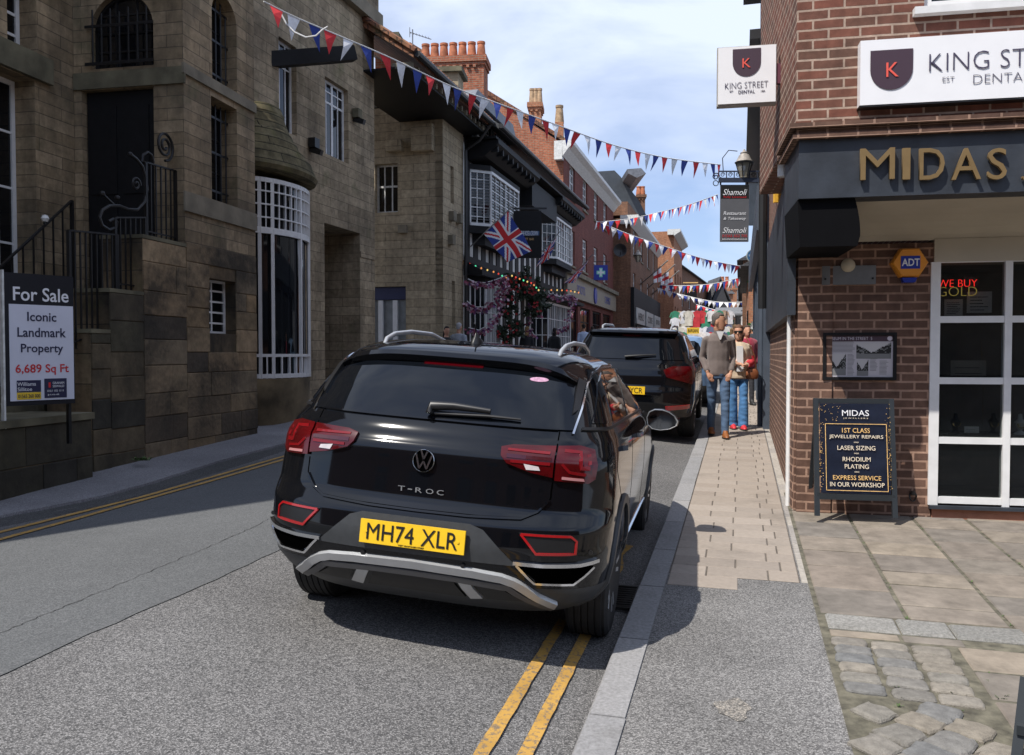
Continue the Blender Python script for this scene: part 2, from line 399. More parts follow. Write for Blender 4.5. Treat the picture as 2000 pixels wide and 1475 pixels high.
def wheel(parent, x, y, r, w, side, rimm, tyrem, spokes=5, steer=0.0):
    """side +1 = outer face towards +x"""
    wob = bpy.data.objects.new('wheel', None); wob.location = (x, y, r); wob.rotation_euler = (0, 0, steer); put(wob, 'wheel', parent=parent)
    t = MB(); h = w/2; prof = [(r*.68, -h*.9), (r*.9, -h), (r*.97, -h*.86)]
    k = 5
    for i in range(k):
        a = -h*.78+i*(h*1.56)/k; b = a+h*1.56/k
        prof += [(r, a), (r, b-.008), (r-.008, b-.006), (r-.008, b-.001)]
    prof += [(r*.97, h*.86), (r*.9, h), (r*.68, h*.9)]
    t.lathe(prof, n=64, axis='x'); t.build('tyre', tyrem, wob, smooth=35)
    m = MB(); o = side
    m.lathe([(r*.69, -h*.8*1), (r*.70, o*h*.86), (r*.66, o*h*.9), (r*.63, o*h*.6), (r*.62, -o*h*.7)], n=40, axis='x')
    m.lathe([(r*.16, o*h*.3), (r*.15, o*h*.78), (r*.02, o*h*.8)], n=20, axis='x')
    for i in range(spokes):
        for dlt in (-.16, .16):
            a = 2*pi*i/spokes; p0 = Vector((o*h*.7, cos(a)*r*.12, sin(a)*r*.12)); a2 = a+dlt; p1 = Vector((o*h*.82, cos(a2)*r*.66, sin(a2)*r*.66))
            m.bar(p0, p1, .022, .03, up=(1, 0, 0))
    m.build('rim', rimm, wob, smooth=35)
    d = MB(); d.lathe([(r*.5, -.01), (r*.5, .01)], n=28, axis='x'); d.build('brake_disc', mat('brake steel', (.12, .11, .1), .5, .8), wob)
    return wob
PAINT = mat('black car paint', (.003, .0035, .005), .06, 0, 0)
CLAD = mat('grey plastic cladding', (.035, .038, .042), .5, 0, .12, 30)
DARKP = mat('black plastic', (.008, .008, .009), .42, 0, .1, 20)
TYRE = mat('tyre rubber', (.018, .018, .019), .8, 0, .2, 20)
CHROME = mat('chrome', (.75, .76, .78), .12, 1, 0)
SILV = mat('satin silver', (.50, .51, .52), .32, .55, .06, 10)
CGLASS = glassmat('car glass', (.003, .004, .006), .02, 0, .004)
LAMPR = mat('red lamp', (.062, .001, .002), .12, 0, .3, 9, coat=.25)
LAMPD = mat('dark red lamp', (.05, .001, .003), .1, 0, 0, coat=1.0)
LAMPB = mat('bright red lamp strip', (.15, .002, .004), .2, 0, 0, coat=.2)
REFR = mat('red reflector', (.32, .006, .008), .25, 0, 0, coat=1.0)
LAMPW = mat('clear lamp', (.55, .50, .50), .15, 0, .1, 30, coat=1.0)
PLATEY = mat('yellow number plate', (.83, .52, .02), .35, 0, .05, 30)
INKB = mat('black lettering', (.008, .008, .008), .5, 0, 0)
GAP = mat('shut line', (.001, .001, .001), .9, 0, 0, spec=0)

TROC = [ # z, yrear, yfront, halfw, lr, lf
 (.25, -.62, 3.26, .76, .5, .8), (.32, -.72, 3.34, .845, .5, .9), (.40, -.79, 3.38, .885, .52, .95), (.50, -.83, 3.40, .897, .52, 1.0), (.60, -.84, 3.41, .90, .52, 1.0),
 (.70, -.825, 3.40, .90, .5, 1.0), (.74, -.80, 3.40, .90, .5, 1.0), (.78, -.775, 3.38, .899, .5, 1.05), (.90, -.755, 3.30, .893, .5, 1.1), (.985, -.745, 3.18, .888, .5, 1.15), (1.03, -.735, 2.95, .88, .5, 1.1), (1.045, -.715, 2.75, .877, .5, 1.1), (1.10, -.685, 2.45, .858, .5, .9),
 (1.14, -.655, 2.2, .835, .5, .7), (1.18, -.62, 2.06, .815, .5, .6), (1.30, -.50, 1.75, .765, .45, .5), (1.40, -.385, 1.42, .715, .4, .45),
 (1.46, -.30, 1.20, .675, .38, .42), (1.49, -.24, 1.05, .63, .36, .4), (1.515, -.16, .90, .57, .35, .4), (1.535, -.04, .72, .47, .3, .3), (1.545, .12, .5, .3, .2, .2)]
def car_root(name, label, x, y, yaw, sc=1.0, roll=0.0, h=0.0):
    """x,y: rear axle centre on the road"""
    r = thing(name, label, 'car', (x, y, gz(y, h)))
    n = Vector((0, -SLOPE, 1)).normalized(); f = Vector((sin(yaw), cos(yaw), 0)); f = (f-n*f.dot(n)).normalized(); s = f.cross(n)
    M = Matrix((s, f, n)).transposed().to_4x4() @ Matrix.Rotation(roll, 4, 'Y')
    r.rotation_euler = M.to_euler(); r.scale = (sc, sc, sc); return r
def arch_cutter(y, r, w0=.55, w1=1.1):
    m = MB(); prof = [(0.001, w0), (r, w0), (r, w1), (.001, w1)]
    out = []
    for sg in (1, -1):
        mb = MB(); mb.lathe([(a, sg*b) for a, b in prof], (0, y, .345), 40, 'x'); out.append(mb)
    return out
TX, TY, TYAW, TSC, TROLL = -.262, 4.80, radians(14.8), 1.0, radians(1.0)
def build_troc():
    root = thing('parked_car', 'shiny black compact SUV parked nearest, yellow number plate ending XLR', 'car')
    cy_, sy_, cp_, sp_, cr_, sr_ = cos(.229), sin(.229), cos(.043), sin(.043), cos(-.0716), sin(-.0716)
    RY = Matrix(((cr_, 0, -sr_), (0, 1, 0), (sr_, 0, cr_))); RX = Matrix(((1, 0, 0), (0, cp_, -sp_), (0, sp_, cp_))); RZ = Matrix(((cy_, sy_, 0), (-sy_, cy_, 0), (0, 0, 1)))
    W = Matrix(((1, 0, 0), (0, cos(PITCH), sin(PITCH)), (0, -sin(PITCH), cos(PITCH))))
    root.rotation_euler = (W @ RX @ RY @ RZ).to_euler(); root.location = W @ Vector((-.321, 4.835, -1.34))+CO
    cs = CarSurf(TROC, 3.2, 2.5)
    body = cs.mesh(.42, 1.545).build('body', [PAINT, DARKP], root, smooth=True)
    sill = cs.mesh(.25, .419).build('lower_cladding', [CLAD, DARKP], root, smooth=True)
    cut = []
    for y in (0, 2.60):
        for mb in arch_cutter(y, .385, .50, 1.1):
            mb.cur = 0; c = mb.build('cutter', DARKP); cut.append(c)
    apply_bool(body, cut); apply_bool(sill, cut)
    for c in cut: me = c.data; bpy.data.objects.remove(c); bpy.data.meshes.remove(me)
    # arch lips
    for y in (0, 2.60):
        for sg in (1, -1):
            m = MB(); rings = []
            for i in range(33):
                a = radians(-12)+radians(204)*i/32; ring = []
                for rr, oo in ((.382, -.03), (.382, .012), (.395, .016), (.432, .014), (.438, -.004)):
                    yy, zz = y+cos(a)*rr, .345+sin(a)*rr; zz = max(zz, .26)
                    pts, _ = cs.outline(zz); w = lerp_tab(cs.tab, zz)[2]; yb, yf, w, lr, lf = lerp_tab(cs.tab, zz)
                    if yy < yb+lr: q = min(1, max(0, (yb+lr-yy)/lr)); w = w*(1-q**cs.nr)**(1/cs.nr)
                    if yy > yf-lf: q = min(1, max(0, (yy-yf+lf)/lf)); w = w*(1-q**cs.nf)**(1/cs.nf)
                    ring.append(Vector((sg*(w+oo), yy, zz)))
                rings.append(ring)
            m.loft(rings, cap=False); m.build('wheel_arch', CLAD, root, smooth=True)
    for y, stz in ((0, 0), (2.60, 0)):
        for sg in (1, -1): wheel(root, sg*.775, y, .345, .225, sg, SILV, TYRE, 5, stz)
    MB().box(-.6, .6, -.45, 3.0, .30, .45).build('underbody', DARKP, root)
    P = lambda poly, name, m, par=root, h=.006, under=.006, step=.04, **kw: grid_patch(poly, cs.S, step, h, under).build(name, m, par, smooth=True, **kw)
    mir = lambda poly: [(-a, b) for a, b in poly]
    # glass
    rw = P([(-.70, 1.15), (.70, 1.15), (.665, 1.30), (.60, 1.37), (.48, 1.405), (0, 1.42), (-.48, 1.405), (-.60, 1.37), (-.665, 1.30)], 'rear_window', CGLASS, h=.008)
    strip(cs, [(-.16, 1.413), (.16, 1.413)], .016, .012).build('brake_light', LAMPD, rw)
    for sg in (1, -1):
        f = (lambda p: p) if sg > 0 else mir
        P(f([(.80, 1.185), (1.12, 1.175), (1.12, 1.425), (.86, 1.375)]), 'side_window', CGLASS)
        P(f([(1.15, 1.175), (1.88, 1.165), (1.81, 1.432), (1.15, 1.432)]), 'side_window', CGLASS)
        P(f([(1.92, 1.165), (2.84, 1.15), (2.27, 1.385), (1.85, 1.432)]), 'side_window', CGLASS)
        P(f([(1.89, 1.16), (1.91, 1.16), (1.84, 1.435), (1.82, 1.435)]), 'pillar_trim', DARKP, h=.009)
        strip(cs, f([(.695, 1.135), (.72, 1.25), (.735, 1.37), (.80, 1.425), (1.2, 1.453), (1.9, 1.452), (2.3, 1.405)]), .014, .009).build('chrome_trim', CHROME, root, smooth=True)
        strip(cs, f([(.74, 1.158), (1.6, 1.15), (2.85, 1.135)]), .016, .010).build('window_sill_trim', DARKP, root, smooth=True)
        # lamps
        lo = P(f([(.632, .925), (.80, .915), (.835, .935), (.845, 1.0), (.82, 1.065), (.74, 1.083), (.632, 1.078)]), 'tail_light', LAMPR, h=.016, under=.004, step=.03)
        li = P(f([(.365, 1.058), (.372, 1.02), (.42, .972), (.52, .955), (.622, .925), (.622, 1.078), (.42, 1.072)]), 'tail_light', LAMPR, h=.014, under=.004, step=.03)
        LU = .004
        for pth, w in (([(.665, 1.055), (.745, 1.05), (.755, .985), (.80, .985)], .022), ([(.66, 1.0), (.70, .965), (.78, .955)], .016), ([(.79, 1.04), (.80, 1.0)], .02)):
            strip(cs, f(pth), w, .020, -.012).build('light_bar', LAMPB, lo)
        for pth, w in (([(.40, 1.045), (.60, 1.04)], .014), ([(.42, 1.00), (.605, .998)], .016)):
            strip(cs, f(pth), w, .018, -.010).build('light_bar', LAMPB, li)
        strip(cs, f([(.40, 1.022), (.61, 1.018)]), .016, .0165, -.010).build('light_bar', LAMPD, li)
        P(f([(.483, .992), (.553, .984), (.562, .967), (.497, .967)]), 'reversing_light', LAMPW, li, h=.018, under=-.010)
        P(f([(.665, .945), (.77, .938), (.775, .925), (.665, .932)]), 'indicator', mat('pale lamp', (.45, .2, .2), .15, 0, 0, coat=1), lo, h=.020, under=-.010)
        # red ringed reflector units and tail pipe trims in the bumper
        fo = [(.500, .685), (.745, .685), (.785, .66), (.785, .59), (.585, .585)]
        fr_ = P(f(fo), 'reflector_surround', DARKP, h=.006)
        cl = fo+[fo[0]]
        strip(cs, f([(.51, .678), (.745, .677), (.775, .655), (.775, .598), (.588, .594), (.51, .678)]), .013, .012).build('reflector_ring', REFR, fr_, smooth=True)
        ex = P(f([(.505, .535), (.60, .457), (.77, .457), (.87, .515), (.88, .535)]), 'tail_pipe_trim', GAP, h=.004)
        strip(cs, f([(.485, .545), (.62, .541), (.80, .545), (.915, .558)]), .022, .016).build('chrome_bar', CHROME, ex, smooth=True)
        strip(cs, f([(.50, .535), (.585, .452), (.77, .450), (.885, .528)]), .014, .014).build('chrome_bar', CHROME, ex, smooth=True)
        # shut lines
        for pth in ([(.627, 1.145), (.627, .925)], [(.627, .915), (.625, .84), (.575, .772), (.52, .748), (.30, .738), (0, .735)]):
            strip(cs, f(pth), .008, .001).build('shut_line', GAP, root)
        strip(cs, f([(1.13, 1.13), (1.10, .95), (1.33, .80), (1.52, .62), (1.56, .46)]), .007, .001).build('shut_line', GAP, root)
        strip(cs, f([(1.93, 1.14), (1.97, .8), (1.97, .46)]), .007, .001).build('shut_line', GAP, root)
        strip(cs, f([(2.90, 1.12), (2.96, .8), (2.88, .46)]), .007, .001).build('shut_line', GAP, root)
        strip(cs, f([(1.70, .47), (3.3, .46)]), .020, .012).build('sill_trim', CHROME, root, smooth=True)
        strip(cs, f([(1.34, 1.035), (1.54, 1.033)]), .026, .032).build('door_handle', PAINT, root, smooth=True)
        strip(cs, f([(2.22, 1.025), (2.42, 1.022)]), .026, .032).build('door_handle', PAINT, root, smooth=True)
        # roof rail
        MB().tube([(sg*.50, -.12, 1.475), (sg*.507, -.05, 1.53), (sg*.51, .08, 1.56), (sg*.51, .35, 1.578), (sg*.51, .75, 1.573), (sg*.505, 1.02, 1.535), (sg*.50, 1.10, 1.49)], [.010, .013, .014, .014, .014, .012, .008], 10).build('roof_rail', SILV, root, smooth=True)
        # mirror
        c = Vector((sg*.975, 1.80, 1.055)); OUT = [(-.10, .02), (-.085, .062), (-.045, .083), (.01, .085), (.065, .072), (.11, .045), (.138, .005), (.128, -.028), (.08, -.056), (.01, -.072), (-.055, -.066), (-.093, -.035)]
        def mring(k, yy, ox=0.0): return [Vector((c.x+sg*(x*k+ox), yy, c.z+z*k)) for x, z in OUT]
        m = MB(); m.loft([mring(.97, c.y-.055), mring(1.0, c.y-.05), mring(1.02, c.y-.01), mring(.96, c.y+.05), mring(.8, c.y+.10), mring(.5, c.y+.135, -.02), mring(.2, c.y+.145, -.03)]); mm = m.build('wing_mirror', PAINT, root, smooth=True)
        MB().loft([mring(.985, c.y-.0552), mring(.96, c.y-.062), mring(.92, c.y-.0552)]).build('mirror_rim', SILV, mm, smooth=True)
        MB().loft([mring(.90, c.y-.0555), mring(.90, c.y-.0575)]).build('mirror_glass', mat('mirror glass', (.10, .13, .15), .03, 1, 0), mm)
        MB().bar((sg*.84, 1.78, 1.10), (sg*.93, 1.80, 1.04), .05, .04).build('mirror_arm', DARKP, mm)
    # hatch spoiler, wiper, aerial
    sp = MB(); top = []
    for i in range(25):
        t = -1+2*i/24; s_ = t*.66; z_ = 1.425-.055*abs(t)**4-.0*abs(t)
        a = cs.S(s_, z_+.045, -.004); b = cs.S(s_, z_+.012, .055*(1-abs(t)**6*.6)); c = cs.S(s_, z_-.006, .05*(1-abs(t)**6*.6)); d = cs.S(s_, z_-.008, -.004)
        top.append([a, b, c, d])
    sp.loft(top).build('roof_spoiler', PAINT, root, smooth=True)
    for sg in (1, -1):
        f = (lambda p: p) if sg > 0 else mir
        P(f([(.665, 1.39), (.715, 1.37), (.70, 1.24), (.672, 1.22)]), 'spoiler_wing', DARKP, h=.02)
    wp = MB().tube([cs.S(-.02, 1.165, .03), cs.S(-.015, 1.19, .045), cs.S(.10, 1.193, .05), cs.S(.28, 1.190, .04)], [.022, .026, .02, .014], 10).build('wiper', DARKP, root, smooth=True)
    MB().tube([cs.S(.0, 1.172, .02), cs.S(.27, 1.178, .024), cs.S(.43, 1.176, .022)], [.009, .009, .006], 8).build('wiper_blade', DARKP, wp, smooth=True)
    MB().loft([[Vector((.0+w_*cos(a), .05+dy+l_*sin(a), z_)) for a in [2*pi*j/16 for j in range(16)]] for w_, l_, dy, z_ in ((.035, .085, 0, 1.53), (.03, .07, 0, 1.556), (.015, .03, -.02, 1.575), (.003, .008, -.03, 1.60))]).build('roof_aerial', DARKP, root, smooth=True)
    MB().tube([(0, .02, 1.595), (0, -.03, 1.65)], .004, 6).build('aerial_rod', DARKP, root)
    # bumper: dark plate recess, reversing sensors, silver skid plate
    P([(-.50, .528), (-.333, .68), (-.27, .70), (.27, .70), (.333, .68), (.50, .528)], 'plate_recess', CLAD, h=.004)
    for sx in (-.25, .25, -.86, .86): 
        q = cs.S(sx, .505 if abs(sx) < .5 else .60, .006); MB().lathe([(.0105, -.004), (.0105, .004)], q, 12, 'y').build('parking_sensor', DARKP, root)
    sk = strip(cs, [(-.68, .322), (-.60, .372), (-.54, .418), (-.49, .446), (-.43, .464), (-.3, .475), (0, .482), (.3, .475), (.43, .464), (.49, .446), (.54, .418), (.60, .372), (.68, .322)], .046, .02).build('skid_plate', SILV, root, smooth=True)
    strip(cs, [(-.66, .30), (-.55, .36), (-.46, .42), (-.2, .436), (0, .438), (.2, .436), (.46, .42), (.55, .36), (.66, .30)], .034, .018).build('skid_lower_strip', mat('dark silver', (.12, .12, .125), .5, .6, 0), sk, smooth=True)  # darker silver strip below the skid plate
    for sg in (1, -1):
        f = (lambda p: p) if sg > 0 else mir
        P(f([(.225, .42), (.285, .42), (.335, .345), (.275, .335)]), 'skid_rib', SILV, sk, h=.016)
        P(f([(.30, .42), (.43, .41), (.53, .345), (.35, .34)]), 'skid_insert', DARKP, sk, h=.010)
    P([(-.20, .42), (.20, .42), (.25, .335), (-.25, .335)], 'skid_insert', DARKP, sk, h=.010)
    strip(cs, [(-.62, .835), (-.57, .775), (-.50, .742), (-.25, .730), (0, .728), (.25, .730), (.50, .742), (.57, .775), (.62, .835)], .012, .010).build('bumper_lip', PAINT, root, smooth=True)
    strip(cs, [(-.62, 1.152), (.62, 1.152)], .010, .011).build('window_gasket', PAINT, rw, smooth=True)
    # number plate
    yb = cs.S0(0, .60).y-.022
    pr = bpy.data.objects.new('number_plate', MB().box(-.26, .26, 0, .012, -.0555, .0555).build('tmp', PLATEY).data); 
    tmp = bpy.data.objects['tmp']; bpy.data.objects.remove(tmp); pr.data.name = 'number_plate'; put(pr, 'number_plate', parent=root)
    pr.location = (0, yb, .617); pr.rotation_euler = (radians(-4), 0, 0)
    def plate_text(s, par):
        a, b = s.split(); txt(a, par, -.107, .002, .235, .078, INKB, y=-.0012, bold=0); txt(b, par, .137, .002, .178, .078, INKB, y=-.0012, bold=0)
    plate_text('MH74 XLR', pr)
    txt('WEST VOLKSWAGEN STREET', pr, 0, -.047, .13, .005, INKB, y=-.0012)
    for sx in (-.228, .228): MB().lathe([(.006, -.004), (.006, 0)], (sx, 0, .0), 10, 'y').build('plate_screw', PLATEY, pr)
    # roundel and model lettering
    bd = thing('badge', None, None); bd.parent = root; q = cs.S(0, .962, .008); bd.location = q; bd.rotation_euler = (atan2(-(cs.S0(0, 1.0).y-cs.S0(0, .92).y), .08)*-1*-1, 0, 0)
    MB().lathe([(.0555, 0), (.0555, -.006), (.053, -.009), (.0505, -.006), (.0505, 0)], n=48, axis='y').build('badge_ring', CHROME, bd, smooth=True)
    MB().lathe([(.0505, -.001), (.0505, .002)], n=40, axis='y').build('badge_disc', GAP, bd)
    m = MB(); W_ = .0085
    def stroke(pts):
        for a, b in zip(pts, pts[1:]): m.bar((a[0], -.004, a[1]), (b[0], -.004, b[1]), .006, W_, up=(0, 1, 0)) if False else m.bar((a[0], -.004, a[1]), (b[0], -.004, b[1]), W_, .006, up=(0, 1, 0))
    stroke([(-.0155, .046), (0, .008), (.0155, .046)])
    stroke([(-.040, .029), (-.0185, -.038), (0, -.002), (.0185, -.038), (.040, .029)])
    m.build('monogram', CHROME, bd)
    tl = None
    q = cs.S(0, .822, .0); y0 = q.y-.006
    xs = [-.105, -.057, -.010, .048, .103]
    for ch, x_, w_, h_ in (('T', -.098, .036, .024), ('-', -.055, .022, .005), ('R', -.010, .034, .024), ('O', .045, .038, .024), ('C', .098, .034, .024)):
        txt(ch, root, x_, .822, w_, h_, CHROME, y=cs.S0(x_, .822).y-.002, depth=.004)
    # oval sticker
    stk = P([(.415+.048+.048*cos(a), 1.374+.011*sin(a)) for a in [2*pi*j/16 for j in range(16)]], 'sticker', mat('pink white sticker', (.45, .25, .36), .6, 0, .3, 60), rw, h=.010, under=-.008)
    return root, cs

def simple_car(name, label, x, y, yaw, tab, paint, plate=None, wheels=(0, 2.80), r=.37, rails=True, lamps=(), win=(), body_top=1.62, tw=.80, sidez=(1.14, 1.47), roll=0, badge=None, extra=None, h=0.0, z_cut=.42):
    root = car_root(name, label, x, y, yaw, 1.0, roll, h); cs = CarSurf(tab, 3.0, 2.5)
    body = cs.mesh(z_cut, body_top).build('body', [paint, DARKP], root, smooth=True); sill = cs.mesh(tab[0][0], z_cut-.001).build('lower_body', [paint if badge else DARKP, DARKP], root, smooth=True)
    cut = []
    for yy in wheels:
        for mb in arch_cutter(yy, r+.045, .5, 1.2): cut.append(mb.build('cutter', DARKP))
    apply_bool(body, cut); apply_bool(sill, cut)
    for c in cut: me = c.data; bpy.data.objects.remove(c); bpy.data.meshes.remove(me)
    for yy in wheels:
        for sg in (1, -1): wheel(root, sg*tw, yy, r, .24, sg, SILV, TYRE, 5)
    P = lambda poly, nm, m, par=root, h=.006, under=.006, step=.05, **kw: grid_patch(poly, cs.S, step, h, under).build(nm, m, par, smooth=True, **kw)
    mir = lambda poly: [(-a, b) for a, b in poly]
    rw = P(win, 'rear_window', CGLASS, h=.008)
    z0, z1 = sidez
    for sg in (1, -1):
        f = (lambda p: p) if sg > 0 else mir
        for poly in ([(.95, z0+.02), (1.25, z0+.01), (1.25, z1-.02), (1.05, z1-.07)], [(1.29, z0+.01), (2.05, z0), (1.98, z1), (1.29, z1-.01)], [(2.10, z0), (3.02, z0-.01), (2.50, z1-.07), (2.03, z1)]): P(f(poly), 'side_window', CGLASS)
        strip(cs, f([(.95, z0-.01), (3.1, z0-.03)]), .016, .01).build('chrome_trim', CHROME, root, smooth=True)
        strip(cs, f([(.92, z0), (1.02, z1-.06), (1.25, z1+.01), (2.0, z1+.02), (2.5, z1-.05)]), .014, .01).build('chrome_trim', CHROME, root, smooth=True)
        for nm, poly, m, hh in lamps: P(f(poly), nm, m, h=hh, step=.03)
        for yy in (1.55, 2.35): strip(cs, f([(yy, z0-.12), (yy+.2, z0-.12)]), .03, .03).build('door_handle', paint, root, smooth=True)
        for yy in (1.27, 2.08, 3.05): strip(cs, f([(yy, z0-.03), (yy+.02, .5)]), .008, .001).build('shut_line', GAP, root)
        if rails: zt = body_top-.02; MB().tube([(sg*.52, .1, zt-.03), (sg*.53, .2, zt+.03), (sg*.54, .5, zt+.05), (sg*.54, 1.4, zt+.045), (sg*.53, 1.75, zt-.02)], [.014, .018, .019, .018, .012], 10).build('roof_rail', SILV if rails == 1 else DARKP, root, smooth=True)
        m = MB(); c = Vector((sg*1.0, 1.95, z0-.04))
        m.loft([[Vector((c.x+cos(a)*.12*k, c.y+dy, c.z+sin(a)*.08*k)) for a in [2*pi*j/16 for j in range(16)]] for k, dy in ((.9, -.05), (1, -.03), (.95, .04), (.7, .1), (.3, .13))]); mm = m.build('wing_mirror', paint, root, smooth=True)
        m = MB(); m.loft([[Vector((c.x+cos(a)*.1*k, c.y+dy, c.z+sin(a)*.065*k)) for a in [2*pi*j/16 for j in range(16)]] for k, dy in ((1, -.053), (1, -.058))]); m.build('mirror_glass', mat('mirror glass', (.25, .27, .3), .04, 1, 0), mm)
    MB().box(-.6, .6, -.4, 3.1, .3, .45).build('underbody', DARKP, root)
    if plate:
        yb = cs.S0(0, plate[1]).y-.02; b = MB().box(-.26, .26, yb, yb+.02, plate[1]-.056, plate[1]+.056).build('number_plate', PLATEY, root)
        txt(plate[0].split()[0], b, -.107, plate[1], .235, .078, INKB, y=yb-.001, bold=0); txt(plate[0].split()[1], b, .137, plate[1], .178, .078, INKB, y=yb-.001, bold=0)
    if extra: extra(root, cs, P, mir)
    return root
# ------------------------------------------------------------------ ground, road, kerbs, paving
def camb(t):
    """height of the crowned carriageway above the mean street slope; t = metres right of the camera line"""
    if t >= -.6: return .055
    if t > -2.9: x = (t+2.9)/2.3; return .125-.145*x*x
    x = min(1.0, (-2.9-t)/2.9); return .125-.09*x*x
def surf(s, t, h=0.0): return st(s, t, camb(t)+h)
A_ROAD = asphalt('road chippings', (.175, .17, .168), (.30, .292, .288), (.075, .075, .076), 150, .9, (.78, 1.14))
A_SMOOTH = asphalt('smooth tarmac', (.105, .11, .113), (.15, .152, .155), (.075, .077, .08), 160, .35, (.88, 1.1))
A_PAVE = asphalt('pavement tarmac', (.215, .208, .203), (.34, .33, .32), (.10, .097, .095), 150, .8, (.72, 1.18))
A_PALE = asphalt('pale worn tarmac', (.23, .225, .24), (.31, .30, .31), (.15, .145, .15), 150, .5, (.78, 1.15))
A_DARK = asphalt('dark gutter tarmac', (.085, .083, .082), (.16, .16, .16), (.04, .04, .04), 150, .8, (.8, 1.15))
EARTH = mat('earth', (.12, .10, .08), .95, 0, .3, 2)
gm = MB(); N = 24
gm.quad((-600, -120, gz(-120)-.35), (600, -120, gz(-120)-.35), (600, 900, gz(900)-.35), (-600, 900, gz(900)-.35)); gm.build('ground', EARTH, kind='structure')
def sheet(name, ss, tfun, m, h=0.0, **kw):
    """a sheet laid on the street between two lateral limits that may vary along it"""
    mb = MB(); rows = []
    for s in ss:
        ts = tfun(s); rows.append([surf(s, t, h) for t in ts])
    n = len(rows[0]); b = 0; vs = [p for r in rows for p in r]
    mb.add(vs, [(i*n+j, i*n+j+1, (i+1)*n+j+1, (i+1)*n+j) for i in range(len(rows)-1) for j in range(n-1)])
    return mb.build(name, m, kind='structure', smooth=True, **kw)
def rng(a, b, n): return [a+(b-a)*i/n for i in range(n+1)]
def to_st(p): return p.dot(ES), p.dot(ET)
# left road edge from measured points on the photograph's kerb line
LP = [to_st(G(*q, .04)) for q in ((0, 1013), (180, 978), (300, 945), (424, 905), (560, 868))]
LP = [(-30, -8.0), (0, LP[0][1]-1.0)]+LP+[(16, LP[-1][1]+.28), (22, -5.6), (40, -5.7), (140, -5.7)]
def interp(tab, s):
    if s <= tab[0][0]: return tab[0][1]
    for a, b in zip(tab, tab[1:]):
        if s <= b[0]: return a[1]+(b[1]-a[1])*(s-a[0])/(b[0]-a[0])
    return tab[-1][1]
def tl(s): return interp(LP, s)
SS = rng(-30, 0, 6)+rng(1, 20, 38)+rng(22, 60, 14)+rng(70, 150, 6)
sheet('road', SS, lambda s: [tl(s)-.05]+[tl(s)+(-2.9-tl(s))*k/6 for k in range(1, 7)]+rng(-2.6, -.6, 8), A_ROAD)
# smooth reinstated strip on the left half of the road
BP = [to_st(G(*q, .1)) for q in ((0, 1338), (280, 1200), (553, 1075))]
BP = [(-30, BP[0][1]-1)]+BP+[(14, BP[-1][1]+.15), (60, BP[-1][1]+.1), (150, BP[-1][1])]
random.seed(3)
sheet('road_patch', rng(-4, 0, 4)+rng(.2, 20, 120)+rng(22, 60, 14), lambda s: (lambda b: [tl(s)+.32+(b-tl(s)-.32)*k/6 for k in range(7)])(interp(BP, s)+random.uniform(-.012, .012)+.03*sin(s*1.7)), A_SMOOTH, .004)
sheet('gutter', SS, lambda s: [tl(s)-.02, tl(s)+.16, tl(s)+.34+.03*sin(s*2.3)], A_DARK, .007)
# hairline crack in the smooth strip
cr = [G(*q, .11) for q in ((0, 1243), (90, 1205), (200, 1160), (300, 1118), (400, 1075), (470, 1045), (530, 1015))]
mb = MB(); pts = []
for a, b in zip(cr, cr[1:]):
    for i in range(12):
        p = a.lerp(b, i/12); s_, t_ = to_st(p); pts.append((s_, t_+random.uniform(-.012, .012)))
vs = []
for i, (s_, t_) in enumerate(pts): w_ = random.uniform(.001, .0035); vs += [surf(s_, t_-w_, .0065), surf(s_, t_+w_, .0065)]
mb.add(vs, [(2*i, 2*i+1, 2*i+3, 2*i+2) for i in range(len(pts)-1)]); mb.build('road_crack', mat('crack', (.02, .02, .02), 1, 0, 0), kind='structure')
# double yellow lines
YEL, ntY, bY = newmat('yellow road paint'); tcY = ntY.nodes.new('ShaderNodeTexCoord')
nY = nse(ntY, tcY.outputs['Object'], 38, 6, .75); rY = ramp(ntY, .40, (0, 0, 0), .50, (1, 1, 1)); ntY.links.new(nY.outputs['Fac'], rY.inputs['Fac'])
nY2 = nse(ntY, tcY.outputs['Object'], 5, 4); rY2 = ramp(ntY, .3, (.34, .19, .04), .7, (.50, .29, .065)); ntY.links.new(nY2.outputs['Fac'], rY2.inputs['Fac'])
ntY.links.new(mixc(ntY, rY.outputs['Color'], (.17, .13, .09), rY2.outputs['Color']), bY.inputs['Base Color']); bY.inputs['Roughness'].default_value = .75
def line(name, path, w=.062, h=.011, m=YEL, jitter=.006):
    mb = MB(); vs = []
    for i, (s_, t_) in enumerate(path): a = random.uniform(0, jitter); b = random.uniform(0, jitter); vs += [surf(s_, t_-w/2+a, h), surf(s_, t_+w/2-b, h)]
    mb.add(vs, [(2*i, 2*i+1, 2*i+3, 2*i+2) for i in range(len(path)-1)]); return mb.build(name, m, kind='structure')
line('yellow_line', [(s, -.945) for s in rng(-3, 4.6, 80)]); line('yellow_line', [(s, -.79) for s in rng(-3, 4.7, 80)])
line('yellow_line', [(s, -.83+.02*sin(s*9)) for s in rng(5.55, 6.4, 14)], .09)
def pxpath(q, h=.06):
    P_ = [to_st(G(x, y, h)) for x, y in q]; out = []
    for a, b in zip(P_, P_[1:]):
        for i in range(14): out.append((a[0]+(b[0]-a[0])*i/14, a[1]+(b[1]-a[1])*i/14))
    out.append(P_[-1]); return out
e1 = [(0, 1038), (141, 1004), (282, 970), (403, 935), (569, 887)]; e2 = [(0, 1053), (141, 1015), (258, 982), (403, 942), (569, 893)]
